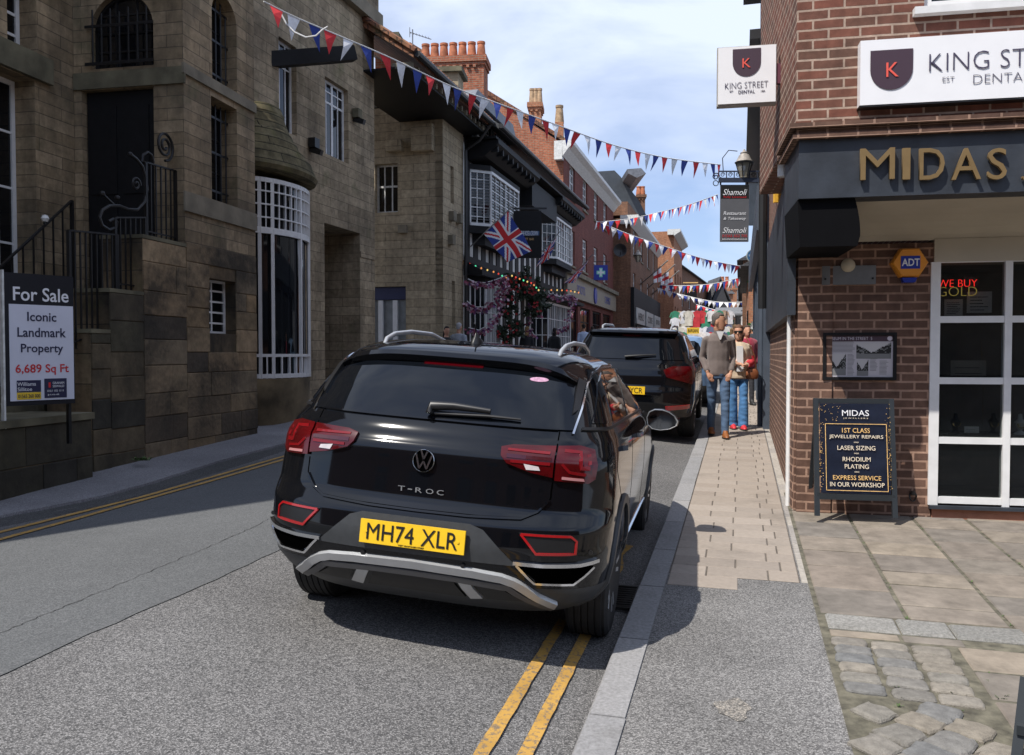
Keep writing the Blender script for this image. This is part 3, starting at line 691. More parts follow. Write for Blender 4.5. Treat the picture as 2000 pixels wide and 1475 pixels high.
def extend(p):
    a, b = p[0], p[12]; d = ((a[0]-b[0]), (a[1]-b[1])); c, e = p[-12], p[-1]
    return [(a[0]+d[0]*k*2, a[1]+d[1]*k*2) for k in (3, 2, 1)]+p+[(e[0]+(e[0]-c[0])*k, e[1]+.03*k) for k in range(1, 9)]
line('yellow_line', extend(pxpath(e1, .06)), .085); line('yellow_line', extend(pxpath(e2, .07)), .08)
# left pavement
WB = [to_st(G(*q)) for q in ((0, 961), (176, 917), (497, 860), (620, 800))]
WB = [(-30, -11), (WB[0][0]-4, WB[0][1]-.9)]+WB[:3]+[(15.5, -7.3), (22, -7.7), (27, -7.7), (140, -7.6)]
HB = [(-30, .2), (4, .16), (9, .14), (12.5, .07), (15, .22), (20, .25), (30, .12), (140, .1)]
random.seed(5)
mb = MB(); vs = []; ss = rng(-30, 2, 6)+rng(2.2, 24, 110)+rng(25, 150, 20)
for s in ss:
    a = tl(s)+random.uniform(-.01, .01); b = interp(WB, s)-2.5
    hb = interp(HB, s)
    vs += [surf(s, a, .0), st(s, a-.005, camb(a)+.03), st(s, a-.35, camb(a)+.045), st(s, interp(WB, s), hb), st(s, b, hb+.02)]
mb.add(vs, [(5*i+j, 5*i+j+1, 5*i+5+j+1, 5*i+5+j) for i in range(len(ss)-1) for j in range(4)]); mb.build('left_pavement', A_PALE, kind='structure', smooth=True)
# right side: everything behind the kerb
HP = .07   # pavement height above the mean slope
sheetR = lambda name, ss, a, b, m, h: MB().add([st(s, t, h) for s in ss for t in (a, b)], [(2*i, 2*i+1, 2*i+3, 2*i+2) for i in range(len(ss)-1)]).build(name, m, kind='structure')
sheetR('pavement', rng(-20, 150, 60), -.46, 6.0, A_PAVE, HP-.006)
# kerb stones, each with its own joint
GRAN = islandmat('granite kerb', [(.20, .20, .205), (.27, .265, .265), (.235, .235, .24), (.30, .29, .285)], .8, 60, .5, .35)
kb = MB(); s = -6.0; random.seed(11)
while s < 110:
    L = random.choice((.92, .92, .9, .6)) if s < 30 else 2.0; j = .006
    a, b = s+j, s+L-j; q = []
    for (ss_, tt, hh) in ((a, -.60, -.12), (a, -.60, HP-.012), (a, -.588, HP+.003), (a, -.44, HP+.003), (a, -.44, -.12)): q.append(st(ss_, tt+random.uniform(-.003, .003), hh))
    r = []
    for (ss_, tt, hh) in ((b, -.60, -.12), (b, -.60, HP-.012), (b, -.588, HP+.003), (b, -.44, HP+.003), (b, -.44, -.12)): r.append(st(ss_, tt+random.uniform(-.003, .003), hh))
    kb.loft([q, r]); s += L
kb.build('kerb', GRAN, kind='structure')
# small-unit concrete slabs of the footway
SLAB = islandmat('footway slabs', [(.255, .215, .18), (.30, .255, .215), (.27, .23, .195), (.315, .27, .23), (.24, .205, .175)], .85, 30, .25, .12)
sheetR('slab_bedding', rng(5.552, 60, 20), -.438, .376, mat('dark bedding', (.10, .085, .07), 1, 0, .3), HP-.0045)
sl = MB(); random.seed(21)
def slab(mb, s0, s1, t0, t1, h=HP, g=.0045, th=.05, tilt=.0015, bev=.004):
    z = [h+random.uniform(-tilt, tilt) for _ in range(4)]
    a, b, c, d = s0+g, s1-g, t0+g, t1-g
    o = [st(a, c, z[0]-bev), st(a, d, z[1]-bev), st(b, d, z[2]-bev), st(b, c, z[3]-bev)]
    i = [st(a+bev, c+bev, z[0]), st(a+bev, d-bev, z[1]), st(b-bev, d-bev, z[2]), st(b-bev, c+bev, z[3])]
    u = [st(a, c, h-th), st(a, d, h-th), st(b, d, h-th), st(b, c, h-th)]
    mb.loft([u, o, i])
s = 5.30; row = 0
while s < 60:
    h_ = (.25 if row == 0 else .225) if s < 25 else .45; t = -.435+(0 if row % 2 else -.0)
    cuts = [-.435, -.435+(.22 if row % 2 else .40)+random.uniform(-.02, .02), -.435+(.62 if row % 2 else .70)+random.uniform(-.02, .02), .375]
    if row == 0: cuts = [-.435, -.0]
    for a, b in zip(cuts, cuts[1:]): slab(sl, s, s+h_, a, b)
    s += h_; row += 1
sl.build('footway_slabs', SLAB, kind='structure')
# narrow edging between slabs and buildings
EDG = islandmat('edging stone', [(.30, .27, .24), (.36, .33, .29), (.27, .25, .235)], .9, 30, .4, .3)
ed = MB(); s = 5.56
while s < 30: L = random.uniform(.25, .6); slab(ed, s, s+L, .38, .49, HP-.002, .004); s += L
ed.build('edging_stones', EDG, kind='structure')
# sandstone flags in front of the shop, laid in courses parallel to the street
FLAG = islandmat('sandstone flags', [(.18, .155, .13), (.225, .19, .155), (.155, .14, .125), (.25, .21, .165), (.165, .148, .13), (.205, .17, .14)], .88, 7, .45, .35)
MOSS = mat('sand and grit joints', (.105, .096, .070), 1, 0, .5, 14, .4, 60)
sheetR('paving_joints', rng(-4, 8.6, 10), .42, 6.2, MOSS, HP-.001)
fl = MB(); random.seed(31)
def flag(s0, s1, t0, t1): slab(fl, s0+.006, s1-.006, t0+.001, t1-.001, HP+.008+random.uniform(-.002, .002), .006, .05, .003, .007)
cols = [(.44, .89), (.90, 1.40), (1.41, 1.82), (1.83, 2.33), (2.34, 2.8), (2.81, 3.35), (3.36, 3.9), (3.91, 4.6), (4.61, 5.3)]
for a_, b_, t_ in ((4.30, 4.60, 1.40), (3.98, 4.29, 1.40), (3.66, 3.97, 1.40)): slab(fl, a_+.006, b_-.006, 1.05, t_, HP+.008, .006, .05, .003, .007)
for ci, (a, b) in enumerate(cols):
    s = (4.97 if ci == 0 else 4.97 if ci == 1 else 3.3 if ci == 2 else 1.8)+random.uniform(0, .12)*(ci > 1)
    k = 0.10*s
    while s < 8.4:
        L = random.choice((.30, .42, .36, .50, .26)); L = min(L, 8.4-s)
        if L > .15: flag(s, s+L, a, b)
        s += L
fl.build('flagstones', FLAG, kind='structure')
# cobbled corner: rows of setts, then larger ones laid on the diagonal
SETT = islandmat('stone setts', [(.16, .15, .135), (.205, .19, .165), (.13, .135, .14), (.235, .21, .175), (.18, .165, .145), (.21, .185, .15)], .85, 22, .7, .35)
se = MB(); random.seed(41)
def sett(cs_, ct, ls, lt, ang=0.0, h=.018, jit=.012):
    c, s_ = cos(ang), sin(ang); n = 10; base = []; 
    ring = []
    for i in range(16):
        a = 2*pi*i/16; x = abs(cos(a))**.35*(1 if cos(a) > 0 else -1)*ls/2; y = abs(sin(a))**.35*(1 if sin(a) > 0 else -1)*lt/2
        x += random.uniform(-jit, jit); y += random.uniform(-jit, jit); ring.append((x, y))
    def P(k, hh): return [st(cs_+(x*c-y*s_)*k, ct+(x*s_+y*c)*k, HP+hh) for x, y in ring]
    se.loft([P(1, -.03), P(1, h*.3), P(.93, h*.75), P(.8, h), P(.3, h*1.1)])
for i, s0 in enumerate([4.53, 4.42, 4.305, 4.19, 4.07, 3.95]):
    for j in range(3): sett(s0+random.uniform(-.006, .006)-.015*j, .545+j*.185+random.uniform(-.008, .008), .106, .172, .05, .014, .005)
random.seed(43)
for i in range(-14, 16):
    for j in range(-14, 16):
        a = radians(38); u, v = i*.158+.06*(j % 2), j*.158
        s0 = 2.75+u*cos(a)-v*sin(a); t0 = 1.0+u*sin(a)+v*cos(a)
        lim = 3.46 if t0 < 1.0 else 3.9-.55*(t0-.6)
        qx, qy = project(st(s0, t0, HP))
        if qy < 1392-(qx > 1800)*45 or qy > 1560 or qx < 1618+(qy-1372)*.62 or qx > 1830+(qy-1372)*1.35: continue
        if random.random() < .05: continue
        sett(s0, t0, .158*random.uniform(.90, 1.04), .158*random.uniform(.90, 1.04), a+random.uniform(-.12, .12))
se.build('stone_setts', SETT, kind='structure')
WG = islandmat('pale granite', [(.25, .245, .23), (.31, .30, .28), (.22, .215, .20)], .85, 70, .8, .5)
gb = MB(); tt = .46
for L in (.36, .26, .36): slab(gb, 4.72, 4.94, tt, tt+L, HP+.014, .004, .05, .003, .012); tt += L
gb.build('granite_strip', WG, kind='structure')
gb = MB(); tt = .46
random.seed(9)
slab(gb, 4.61, 4.70, .46, .80, HP+.006); slab(gb, 4.61, 4.70, .81, 1.1, HP+.006); gb.build('brick_edging', FLAG, kind='structure')
# grit patch, gully grate
dg_ = thing('drain_grate', 'black iron gully grate in the gutter beside the nearest car', 'drain', surf(5.15, -.72, .012)); dg_.rotation_euler = (math.atan(SLOPE), 0, -STREET)
m = MB(); m.box(-.12, .12, -.22, -.20, -.004, .012); m.box(-.12, .12, .20, .22, -.004, .012); m.box(-.12, -.10, -.2, .2, -.004, .012); m.box(.10, .12, -.2, .2, -.004, .012); m.build('frame', mat('cast iron', (.03, .028, .027), .6, .6, .3, 20), dg_)
for i in range(9): MB().box(-.1, .1, -.185+i*.042, -.165+i*.042, -.004, .010).build('bar', mat('cast iron', (.03, .028, .027), .6, .6), dg_)
PT = [st(3.62+.10*cos(a)*(1+.25*sin(3*a)), -.02+.07*sin(a)*(1+.2*cos(5*a)), HP-.003) for a in [2*pi*k/22 for k in range(22)]]
MB().add(PT, [tuple(range(22))]).build('worn_patch', asphalt('gritty worn patch', (.24, .225, .205), (.40, .36, .31), (.12, .11, .10), 120, .8), kind='structure')
# weeds along wall foot and joints
LEAF = mat('weed leaves', (.07, .12, .03), .7, 0, .4, 30)
def weed(mb, p, r, n=14):
    for _ in range(n):
        a = random.uniform(0, 2*pi); l = r*random.uniform(.4, 1); w_ = l*.22; up = random.uniform(.1, .9)*l
        d = Vector((cos(a), sin(a), 0)); e = Vector((-sin(a), cos(a), 0)); b = Vector(p)+d*r*random.uniform(0, .35)
        mb.quad(b, b+d*l*.5+e*w_+Vector((0, 0, up*.7)), b+d*l+Vector((0, 0, up)), b+d*l*.5-e*w_+Vector((0, 0, up*.7)))
wm = MB(); random.seed(8)
for _ in range(90): s0 = random.uniform(2.3, 7.6); c = random.choice((.895, 1.405, 1.825, 2.335)); weed(wm, st(s0, c, HP+.004), random.uniform(.008, .022), 6)
for _ in range(26): weed(wm, st(random.uniform(3.4, 4.35), random.choice((.66, .89, 1.1))+random.uniform(-.02, .02), HP+.004), random.uniform(.008, .02), 6)
wm.build('joint_moss', LEAF, kind='stuff', label='green moss and weeds in the joints of the flagstones', cat='moss')
# ------------------------------------------------------------------ building helpers
STONE = brickmat('coursed sandstone', (.25, .185, .112), (.42, .32, .205), (.13, .10, .07), .62, .155, .005, (.075, .07, .058), .75, .7, .9, 0, (.09, .095, .05), .6, .37, None, .42, .72)
STONEB = brickmat('big sooty sandstone blocks', (.22, .155, .09), (.33, .24, .145), (.10, .08, .055), .85, .33, .006, (.022, .021, .018), .92, .55, .9, -.1, (.07, .075, .03), .6, .41, .7, .36, .58)
STONEE = brickmat('tan sandstone', (.29, .23, .155), (.44, .355, .245), (.15, .12, .085), .75, .19, .005, (.06, .052, .042), .7, .6, .9, 0, (.09, .10, .045), .5, .43, None, .48, .75)
STONEF = brickmat('buff sandstone', (.36, .295, .20), (.46, .38, .265), (.17, .14, .10), .8, .22, .006, (.08, .07, .055), .5, .5, .9, 0, None, .5, .45)
DRESS = mat('dressed stone', (.19, .165, .12), .9, 0, .35, 2.2, .3, 40)
DRESSG = mat('green stained stone', (.125, .112, .072), .95, 0, .45, 2.5, .4, 30)
WHITE = mat('white gloss paint', (.70, .70, .70), .45, 0, .06, 9)
WHITEO = mat('old white paint', (.62, .62, .60), .55, 0, .18, 14)
BLACKP = mat('black gloss timber', (.008, .008, .009), .6, 0, .2, 12, spec=.25)
IRON = mat('black ironwork', (.012, .012, .013), .42, .2, .2, 20)
PANE = glassmat('window glass', (.006, .007, .009), .04, 0, .03)
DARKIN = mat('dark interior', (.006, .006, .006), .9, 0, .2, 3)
SLATE = brickmat('slate roof', (.07, .072, .08), (.11, .11, .12), (.03, .03, .035), .3, .2, .006, (.05, .06, .03), .4, 1.5, .8)
TILE = brickmat('clay tiles', (.20, .085, .05), (.30, .14, .08), (.08, .04, .03), .2, .25, .02, (.05, .045, .04), .6, 1.2, .85, 0, (.10, .11, .05))
def facade(mb, u0, u1, z0, z1, ops=(), d=.18, back=5.0, core=None):
    """skin with openings (a,b,c,d[,'arch'[,depth]]), their reveals, and the solid core behind"""
    us = sorted(set([u0, u1]+[min(max(o[k], u0), u1) for o in ops for k in (0, 1)])); zs = sorted(set([z0, z1]+[min(max(o[k], z0), z1) for o in ops for k in (2, 3)]))
    for i in range(len(us)-1):
        for j in range(len(zs)-1):
            cu, cz = (us[i]+us[i+1])/2, (zs[j]+zs[j+1])/2
            if any(o[0] < cu < o[1] and o[2] < cz < o[3] for o in ops): continue
            mb.quad((us[i], 0, zs[j]), (us[i+1], 0, zs[j]), (us[i+1], 0, zs[j+1]), (us[i], 0, zs[j+1]))
    D = max([d]+[o[5] for o in ops if len(o) > 5])
    for o in ops:
        a, b, c, e = o[:4]; dd = o[5] if len(o) > 5 else d
        mb.quad((a, 0, c), (a, 0, e), (a, dd, e), (a, dd, c)); mb.quad((b, 0, c), (b, dd, c), (b, dd, e), (b, 0, e))
        mb.quad((a, 0, c), (a, dd, c), (b, dd, c), (b, 0, c)); mb.quad((a, 0, e), (b, 0, e), (b, dd, e), (a, dd, e))
        mb.quad((a, dd, c), (a, dd, e), (b, dd, e), (b, dd, c))
        if len(o) > 4 and o[4] == 'arch':
            r = (b-a)/2; cx = (a+b)/2; cz = e-r; n = 10
            for sg in (-1, 1):
                arc = [(cx+sg*r*sin(pi/2*k/n), cz+r*cos(pi/2*k/n)) for k in range(n+1)]
                mb.prism([(cx+sg*r, e+.003)]+arc[::-1], -.0, dd-.01) if sg > 0 else mb.prism([(cx+sg*r, e+.003)]+arc[::-1], -.0, dd-.01)
    Y = D+.03
    mb.quad((u0, 0, z0), (u0, 0, z1), (u0, Y, z1), (u0, Y, z0)); mb.quad((u1, 0, z0), (u1, Y, z0), (u1, Y, z1), (u1, 0, z1)); mb.quad((u0, 0, z1), (u1, 0, z1), (u1, Y, z1), (u0, Y, z1))
    cu0, cu1 = core or (u0, u1); mb.box(cu0, cu1, Y, Y+back, z0, z1); return mb
def window(root, a, b, c, d, depth=.14, cols=2, rows=2, fm=None, fw=.045, bw=.022, pane=None, arch=False, name='window', y0=None, sill=None, thick=.05):
    fm = fm or WHITE; y = depth-thick-.004 if y0 is None else y0; m = MB()
    m.box(a, a+fw, y, y+thick, c, d); m.box(b-fw, b, y, y+thick, c, d); m.box(a+fw, b-fw, y, y+thick, c, c+fw)
    r = (b-a)/2; cz = d-r; cx = (a+b)/2
    if arch:
        n = 14
        for k in range(n):
            t0, t1 = pi*k/n, pi*(k+1)/n
            m.prism([(cx+r*cos(t0), cz+r*sin(t0)), (cx+r*cos(t1), cz+r*sin(t1)), (cx+(r-fw)*cos(t1), cz+(r-fw)*sin(t1)), (cx+(r-fw)*cos(t0), cz+(r-fw)*sin(t0))], y, y+thick)
    else: m.box(a+fw, b-fw, y, y+thick, d-fw, d)
    cl = [i/cols for i in range(1, cols)] if isinstance(cols, int) else cols; rl = [i/rows for i in range(1, rows)] if isinstance(rows, int) else rows
    for f in cl:
        w_ = bw
        if isinstance(f, tuple): f, w_ = f
        x = a+(b-a)*f; top = d-fw if not arch else cz+sqrt(max(0, (r-fw)**2-(x-cx)**2))
        m.box(x-w_/2, x+w_/2, y+.008, y+thick-.008, c+fw, top)
    for f in rl:
        w_ = bw
        if isinstance(f, tuple): f, w_ = f
        z = c+(d-c)*f; hw = (b-a)/2-fw if not (arch and z > cz) else sqrt(max(0.0001, (r-fw)**2-(z-cz)**2))
        m.box(cx-hw, cx+hw, y+.010, y+thick-.010, z-w_/2, z+w_/2)
    o = m.build(name, fm, root); p = MB()
    if arch: p.prism([(a+.01, c+.01), (b-.01, c+.01)]+[(cx+(r-.01)*cos(pi*k/16), cz+(r-.01)*sin(pi*k/16)) for k in range(17)], y+thick*.45, y+thick*.55)
    else: p.box(a+.01, b-.01, y+thick*.45, y+thick*.55, c+.01, d-.01)
    p.build('pane', pane or PANE, o)
    if sill: MB().box(a-.06, b+.06, -.06, y, c-.09, c-.002).build('sill', sill, o)
    return o
def chimney(name, label, base, w, d, h, pots, m, cap=None, rz=0, potm=None, ph=.45, corb=True, group=None, pr=.11):
    r = thing(name, label, 'chimney', base, rz, group); b = MB().box(-w/2, w/2, -d/2, d/2, 0, h)
    if corb:
        b.box(-w/2-.05, w/2+.05, -d/2-.05, d/2+.05, h+.001, h+.12); b.box(-w/2-.10, w/2+.10, -d/2-.10, d/2+.10, h+.121, h+.34)
        for i in range(int(w/.24)): b.box(-w/2+.06+i*.24, -w/2+.16+i*.24, -d/2-.09, -d/2-.001, h-.09, h-.001)
    b.build('stack', m, r); H = h+(.34 if corb else 0)
    if cap: MB().box(-w/2-.12, w/2+.12, -d/2-.12, d/2+.12, H+.001, H+.14).build('cap', cap, r); H += .14
    for i in range(pots):
        x = (-w/2+w*(i+.5)/pots) if pots > 1 else 0
        MB().lathe([(pr*1.12, H), (pr*1.15, H+ph*.1), (pr*1.0, H+ph*.5), (pr*.85, H+ph*.86), (pr*.98, H+ph*.88), (pr*.98, H+ph), (pr*.7, H+ph), (pr*.7, H+ph*.9)], (x, 0, 0), 16).build('chimney_pot', potm or TERRA, r, smooth=True)
    return r
TERRA = mat('terracotta', (.38, .13, .06), .8, 0, .4, 5)
# ------------------------------------------------------------------ left: stone tower building
P1 = G(497, 860); eT = Vector((.2, 1, 0)).normalized()
FT_ = Frame((P1.x, P1.y, 0), eT); uc = FT_.u(364); FT = Frame(FT_.world(uc, 0, 0), eT)      # origin at the corner between the street face and the porch face
uD = FT.u(501)
eC = Vector((eT.y, -eT.x, 0)); FC = Frame(FT.o, eC)
uA = FC.u(152); FA = Frame(FC.world(uA, 0, 0), eT)
TOP = 8.6
tower = thing('stone_building', 'dark stone corner building with an arched barred window over a black porch door', 'building', FT.o, FT.rz)
def sub(frame, root_frame):  # child meshes given in another frame's coordinates
    return frame
def place(o, fr, rootfr):
    M = Matrix.Translation(fr.o) @ Matrix.Rotation(fr.rz, 4, 'Z'); R = Matrix.Translation(rootfr.o) @ Matrix.Rotation(rootfr.rz, 4, 'Z')
    o.matrix_local = R.inverted() @ M; return o
def hitz(fr, *q): return [fr.hit(*p) for p in q]
# street face
o1 = (FT.u(420), FT.u(468), FT.z(444, 170), FT.z(444, -2), 'arch', .30); o2 = (FT.u(417), FT.u(467), FT.z(442, 398), FT.z(442, 203), '', .30); o3 = (FT.u(409), FT.u(461), FT.z(435, 652), FT.z(435, 547), '', .30)
m = MB(); zb = FT.z(400, 480)
facade(m, .004, uD, zb, TOP, [o1, o2], .30, 4.5, (.9, uD)); m.build('wall', STONE, tower)
m = MB(); facade(m, .004, uD, -.3, zb-.001, [o3], .3, 4.6, (.9, uD)); m.build('wall', STONEB, tower)
MB().box(-.04, uD+.001, -.035, -.002, FT.z(444, 195)+.02, FT.z(444, 172)-.01).build('string_course', DRESS, tower)
MB().box(-.03, uD+.001, -.03, -.002, FT.z(442, 435), FT.z(442, 400)).build('string_course', DRESS, tower)
for o_, ar in ((o1, True), (o2, False)):
    a, b, c, d = o_[:4]; w = window(tower, a, b, c, d, .30, 1, 3, IRON, .04, .02, arch=ar); g = MB()
    for k in range(5): x = a+(b-a)*(k+.5)/5; top = d-.02 if not ar else (d-(b-a)/2)+sqrt(((b-a)/2-.02)**2-(x-(a+b)/2)**2); g.tube([(x, .14, c+.01), (x, .14, top)], .011, 6)
    for f in (.12, .5, .85): g.bar((a+.01, .14, c+(d-c)*f), (b-.01, .14, c+(d-c)*f), .012, .03)
    g.build('window_bars', IRON, w)
a, b, c, d = o3[:4]; w = window(tower, a, b, c, d, .30, 2, 5, WHITE, .035, .026, y0=.16); 
# porch face
c1 = (FC.u(186), FC.u(307), FC.z(245, 131), FC.z(245, -14), 'arch', .14); zd = FC.z(235, 173); c2 = (FC.u(167), FC.u(306), 1.15, zd, '', .16)
m = MB(); facade(m, uA, -.001, .9, TOP, [c1, c2], .3, .1, (uA, -.4)); place(m.build('wall', STONE, tower), FC, FT)
place(MB().box(uA+.01, .035, -.03, -.002, zd+.01, FC.z(245, 135)-.02).build('lintel_band', DRESSG, tower), FC, FT)
a, b, c, d = c1[:4]
w = window(tower, a, b, c, d, .14, 3, 4, IRON, .04, .025, arch=True); place(w, FC, FT)
g = MB()
for k in range(7): x = a+(b-a)*(k+.5)/7; g.tube([(x, -.05, c+.03), (x, -.05, FC.z(245, 25)+(.0 if k % 2 else .05))], .012, 6)
g.bar((a-.05, -.05, c+.05), (b+.03, -.05, c+.05), .015, .04); g.bar((a-.05, -.05, FC.z(245, 50)), (b+.03, -.05, FC.z(245, 50)), .015, .035)
g.build('window_bars', IRON, w)
a, b, c, d = c2[:4]; dr = MB().box(a+.02, b-.02, .08, .14, c, d-.01).build('door', BLACKP, tower); place(dr, FC, FT)  # shallow black door stands in for the unlit depth of the porch
m = MB()
for i in range(2):
    for j in range(3): x0 = a+.08+i*(b-a-.1)/2; z0 = c+.1+j*(d-c-.2)/3; m.box(x0, x0+(b-a-.3)/2,   .065, .078, z0, z0+(d-c-.5)/3)
m.build('door_panel', BLACKP, dr)
# recessed street face with the tall white window
a1 = (FA.u(25), FA.u(82), FA.z(55, 104), FA.z(55, -60), 'arch', .3); a2 = (FA.u(-40), FA.u(76), 1.0, FA.z(45, 148), '', .34)
uN = (Vector((-7.17, 3.37, 0))-FA.o).dot(FA.e)
m = MB(); facade(m, uN, -.001, -.3, 10.6, [a1, a2], .34, 5.0); place(m.build('wall', STONE, tower), FA, FT)
w = window(tower, *a1[:4], .3, 2, [.25, .5, .75], WHITE, .06, .035, arch=True); place(w, FA, FT)
w = window(tower, *a2[:4], .34, [(.34, .05), (.68, .05)], [.17, .34, .5, .67, .84], WHITE, .06, .028); place(w, FA, FT)
place(MB().box(a2[0]-.1, a2[1]+.25, -.07, -.002, a2[3]+.01, FA.z(80, 112)).build('lintel_band', DRESSG, tower), FA, FT)
# podium with stepped top that carries the entrance stair
pod = fthing('stair_podium', 'sooty mossy stone podium stepping up towards the black porch door', 'wall', FT)
mp = MB(); us = [FT.u(x) for x in (177, 214, 280)]; zz = [FT.z(195, 651), FT.z(245, 574), FT.z(320, 474)]
for (a, b), z in zip(((us[0], us[1]), (us[1], us[2]), (us[2], -.001)), zz): mp.box(a, b-.001, 0, .55, -.3, z)
mp.build('block_wall', STONEB, pod)
for (a, b), z in zip(((us[0], us[1]), (us[1], us[2]), (us[2], -.001)), zz): MB().box(a-.01, b-.003, -.02, .56, z+.001, z+.045).build('coping', DRESSG, pod)
ms = MB()
for i in range(7): ms.box(us[0]-1.4+i*.33, 0, .60, 1.24, -.3, .62+i*.17-.02 if i < 6 else 1.2)
ms.build('stair', DRESSG, pod)
FP = Frame(FT.world(0, -.16, 0), eT)
low = fthing('low_stone_wall', 'low mossy stone wall at the foot of the podium below the sale board', 'wall', FP)
uL = FP.u(176); zl = FP.z(90, 828); m = MB().box(-6.5, uL, 0, .8, -.3, zl); m.build('block_wall', STONEB, low)
MB().box(-6.5, uL+.02, -.03, .82, zl+.001, zl+.07).build('coping', DRESSG, low)
BLOCKS = islandmat('rough stone blocks', [(.25, .175, .10), (.20, .15, .09), (.29, .205, .12), (.06, .05, .04), (.22, .17, .11), (.27, .185, .10), (.17, .13, .085), (.31, .225, .135), (.035, .031, .027)], .92, 3.5, .9, .5, .85)
MOSSY = islandmat('mossy dark blocks', [(.055, .048, .036), (.085, .075, .048), (.035, .032, .028), (.105, .092, .055), (.07, .058, .04), (.15, .115, .07)], .95, 3.0, .9, .55, .6)
def blocks(fr, u0, u1, z0, z1, rh, y=0.0, hole=None, m=None, lo=.45, hi=1.1):
    mb = MB(); z = z0
    while z < z1-.03:
        h_ = min(rh*random.uniform(.85, 1.12), z1-z)
        if z1-z-h_ < rh*.35: h_ = z1-z
        u = u0
        while u < u1-.02:
            L = random.uniform(lo, hi); L = u1-u if u1-u-L < lo*.5 else L; segs = [(u, min(u+L, u1))]
            if hole and z+h_ > hole[2]+.01 and z < hole[3]-.01:
                segs = [(max(a, p), min(b, q)) for a, b in segs for p, q in ((-99, hole[0]), (hole[1], 99)) if min(b, q)-max(a, p) > .02]
            for a, b in segs:
                p = random.uniform(.008, .022); g = .004; bv = .008; q0, q1, r0, r1 = a+g, b-g, z+g, z+h_-g
                o = lambda e, yy: [Vector((q0+e, y-yy, r0+e)), Vector((q1-e, y-yy, r0+e)), Vector((q1-e, y-yy, r1-e)), Vector((q0+e, y-yy, r1-e))]
                mb.loft([o(0, -.01), o(0, p-.004), o(bv, p)])
            u += L
        z += h_
    return mb
random.seed(77)
blocks(FT, 0, uD, .2, zb-.002, .30, 0, o3, BLOCKS).build('stone_blocks', BLOCKS, tower)
for (a, b), z in zip(((us[0], us[1]), (us[1], us[2]), (us[2], -.001)), zz): blocks(FT, a, b, -.1, z-.002, .32, 0).build('stone_blocks', MOSSY if b < us[2]+.01 else BLOCKS, pod)
blocks(FP, -6.5, uL, -.2, zl-.002, .40, 0).build('stone_blocks', MOSSY, low)
# railings
def railing(label, fr, y, segs, top, bot, lab_cat='railing', group='iron railings of the entrance stair'):
    r = fthing('iron_railing', label, lab_cat, fr, group); t = MB(); (ua, za), (ub, zb_) = top; (_, ba), (_, bb) = bot
    t.bar((ua, y, za), (ub, y, zb_), .035, .018); t.build('top_rail', IRON, r)
    MB().bar((ua, y, ba+.08), (ub, y, bb+.08), .03, .015).build('bottom_rail', IRON, r)
    for i in range(segs+1):
        f = i/segs; u_ = ua+(ub-ua)*f; MB().bar((u_, y, ba+(bb-ba)*f), (u_, y, za+(zb_-za)*f), .016 if 0 < i < segs else .035, .016 if 0 < i < segs else .035, up=(1, 0, 0)).build('bar', IRON, r)
    return r
h = FT.hit
yo = .12
r1 = railing('upper iron railing with a big spiral on top, beside the porch door', FT, yo, 6, (h(284, 317, yo), h(342, 334, yo)), ((0, zz[2]+.04), (0, zz[2]+.04)))
r2 = railing('middle iron railing on the second podium step', FT, yo, 6, (h(224, 425, yo), h(283, 425, yo)), ((0, zz[1]+.04), (0, zz[1]+.04)))
r3 = railing('lowest iron railing on the first podium step beside the sale board', FT, yo, 9, (h(134, 450, yo), h(228, 459, yo)), ((0, zz[0]-.2), (0, zz[0]+.04)))
def spiral(cx, cy, rpx, turns, a0, fr, y, n=40, sg=1, shrink=.18):
    cu, cz = fr.hit(cx, cy, y); R_ = abs(fr.hit(cx, cy-rpx, y)[1]-cz); ps = []
    for i in range(n+1): f = i/n; rr = R_*(1-(1-shrink)*f); a = a0+sg*turns*2*pi*f; ps.append((cu+rr*cos(a), y, cz+rr*sin(a)))
    return ps
def scroll(root, pts, r=.016): return MB().tube(pts, r, 7).build('scroll', IRON, root, smooth=True)
scroll(r1, spiral(322, 285, 29, 2.2, -pi/2, FT, yo), .018)
scroll(r1, [(*[h(x, y, yo)[0]], yo, h(x, y, yo)[1]) for x, y in ((300, 318), (296, 303), (288, 297), (279, 303), (278, 315), (284, 318))], .018)
scroll(r2, [(h(x, y, yo)[0], yo, h(x, y, yo)[1]) for x, y in ((254, 301), (266, 310), (278, 325), (284, 345), (287, 370), (282, 395), (268, 410), (250, 409), (232, 402), (214, 402), (200, 410), (194, 424), (199, 440), (213, 449), (226, 444), (229, 434), (221, 428), (212, 433))], .019)
scroll(r2, spiral(266, 360, 14, 1.5, 0, FT, yo), .014)
scroll(r2, [(h(x, y, yo)[0], yo, h(x, y, yo)[1]) for x, y in ((200, 378), (210, 388), (222, 399))], .012)
for q in ((200, 378), (229, 386), (254, 301)): u_, z_ = h(*q, yo); MB().lathe([(.001, -.03), (.022, -.02), (.03, 0), (.022, .02), (.001, .03)], (u_, yo, z_), 10).build('ball_finial', IRON, r2, smooth=True)
r4 = railing('sloping iron handrail climbing from behind the sale board', FT, 1.0, 8, (h(-20, 540, 1.0), h(140, 392, 1.0)), ((0, .55), (0, 1.1)))
u_, z_ = h(88, 427, .95); lp = thing('globe_lamp', 'small round white lamp by the sloping handrail', 'lamp', FT.world(u_, .95, z_)); MB().lathe([(.001, -.045), (.03, -.035), (.045, 0), (.03, .035), (.001, .045)], n=14).build('globe', WHITEO, lp, smooth=True); MB().lathe([(.02, -.07), (.02, -.03)], n=10).build('base', IRON, lp)
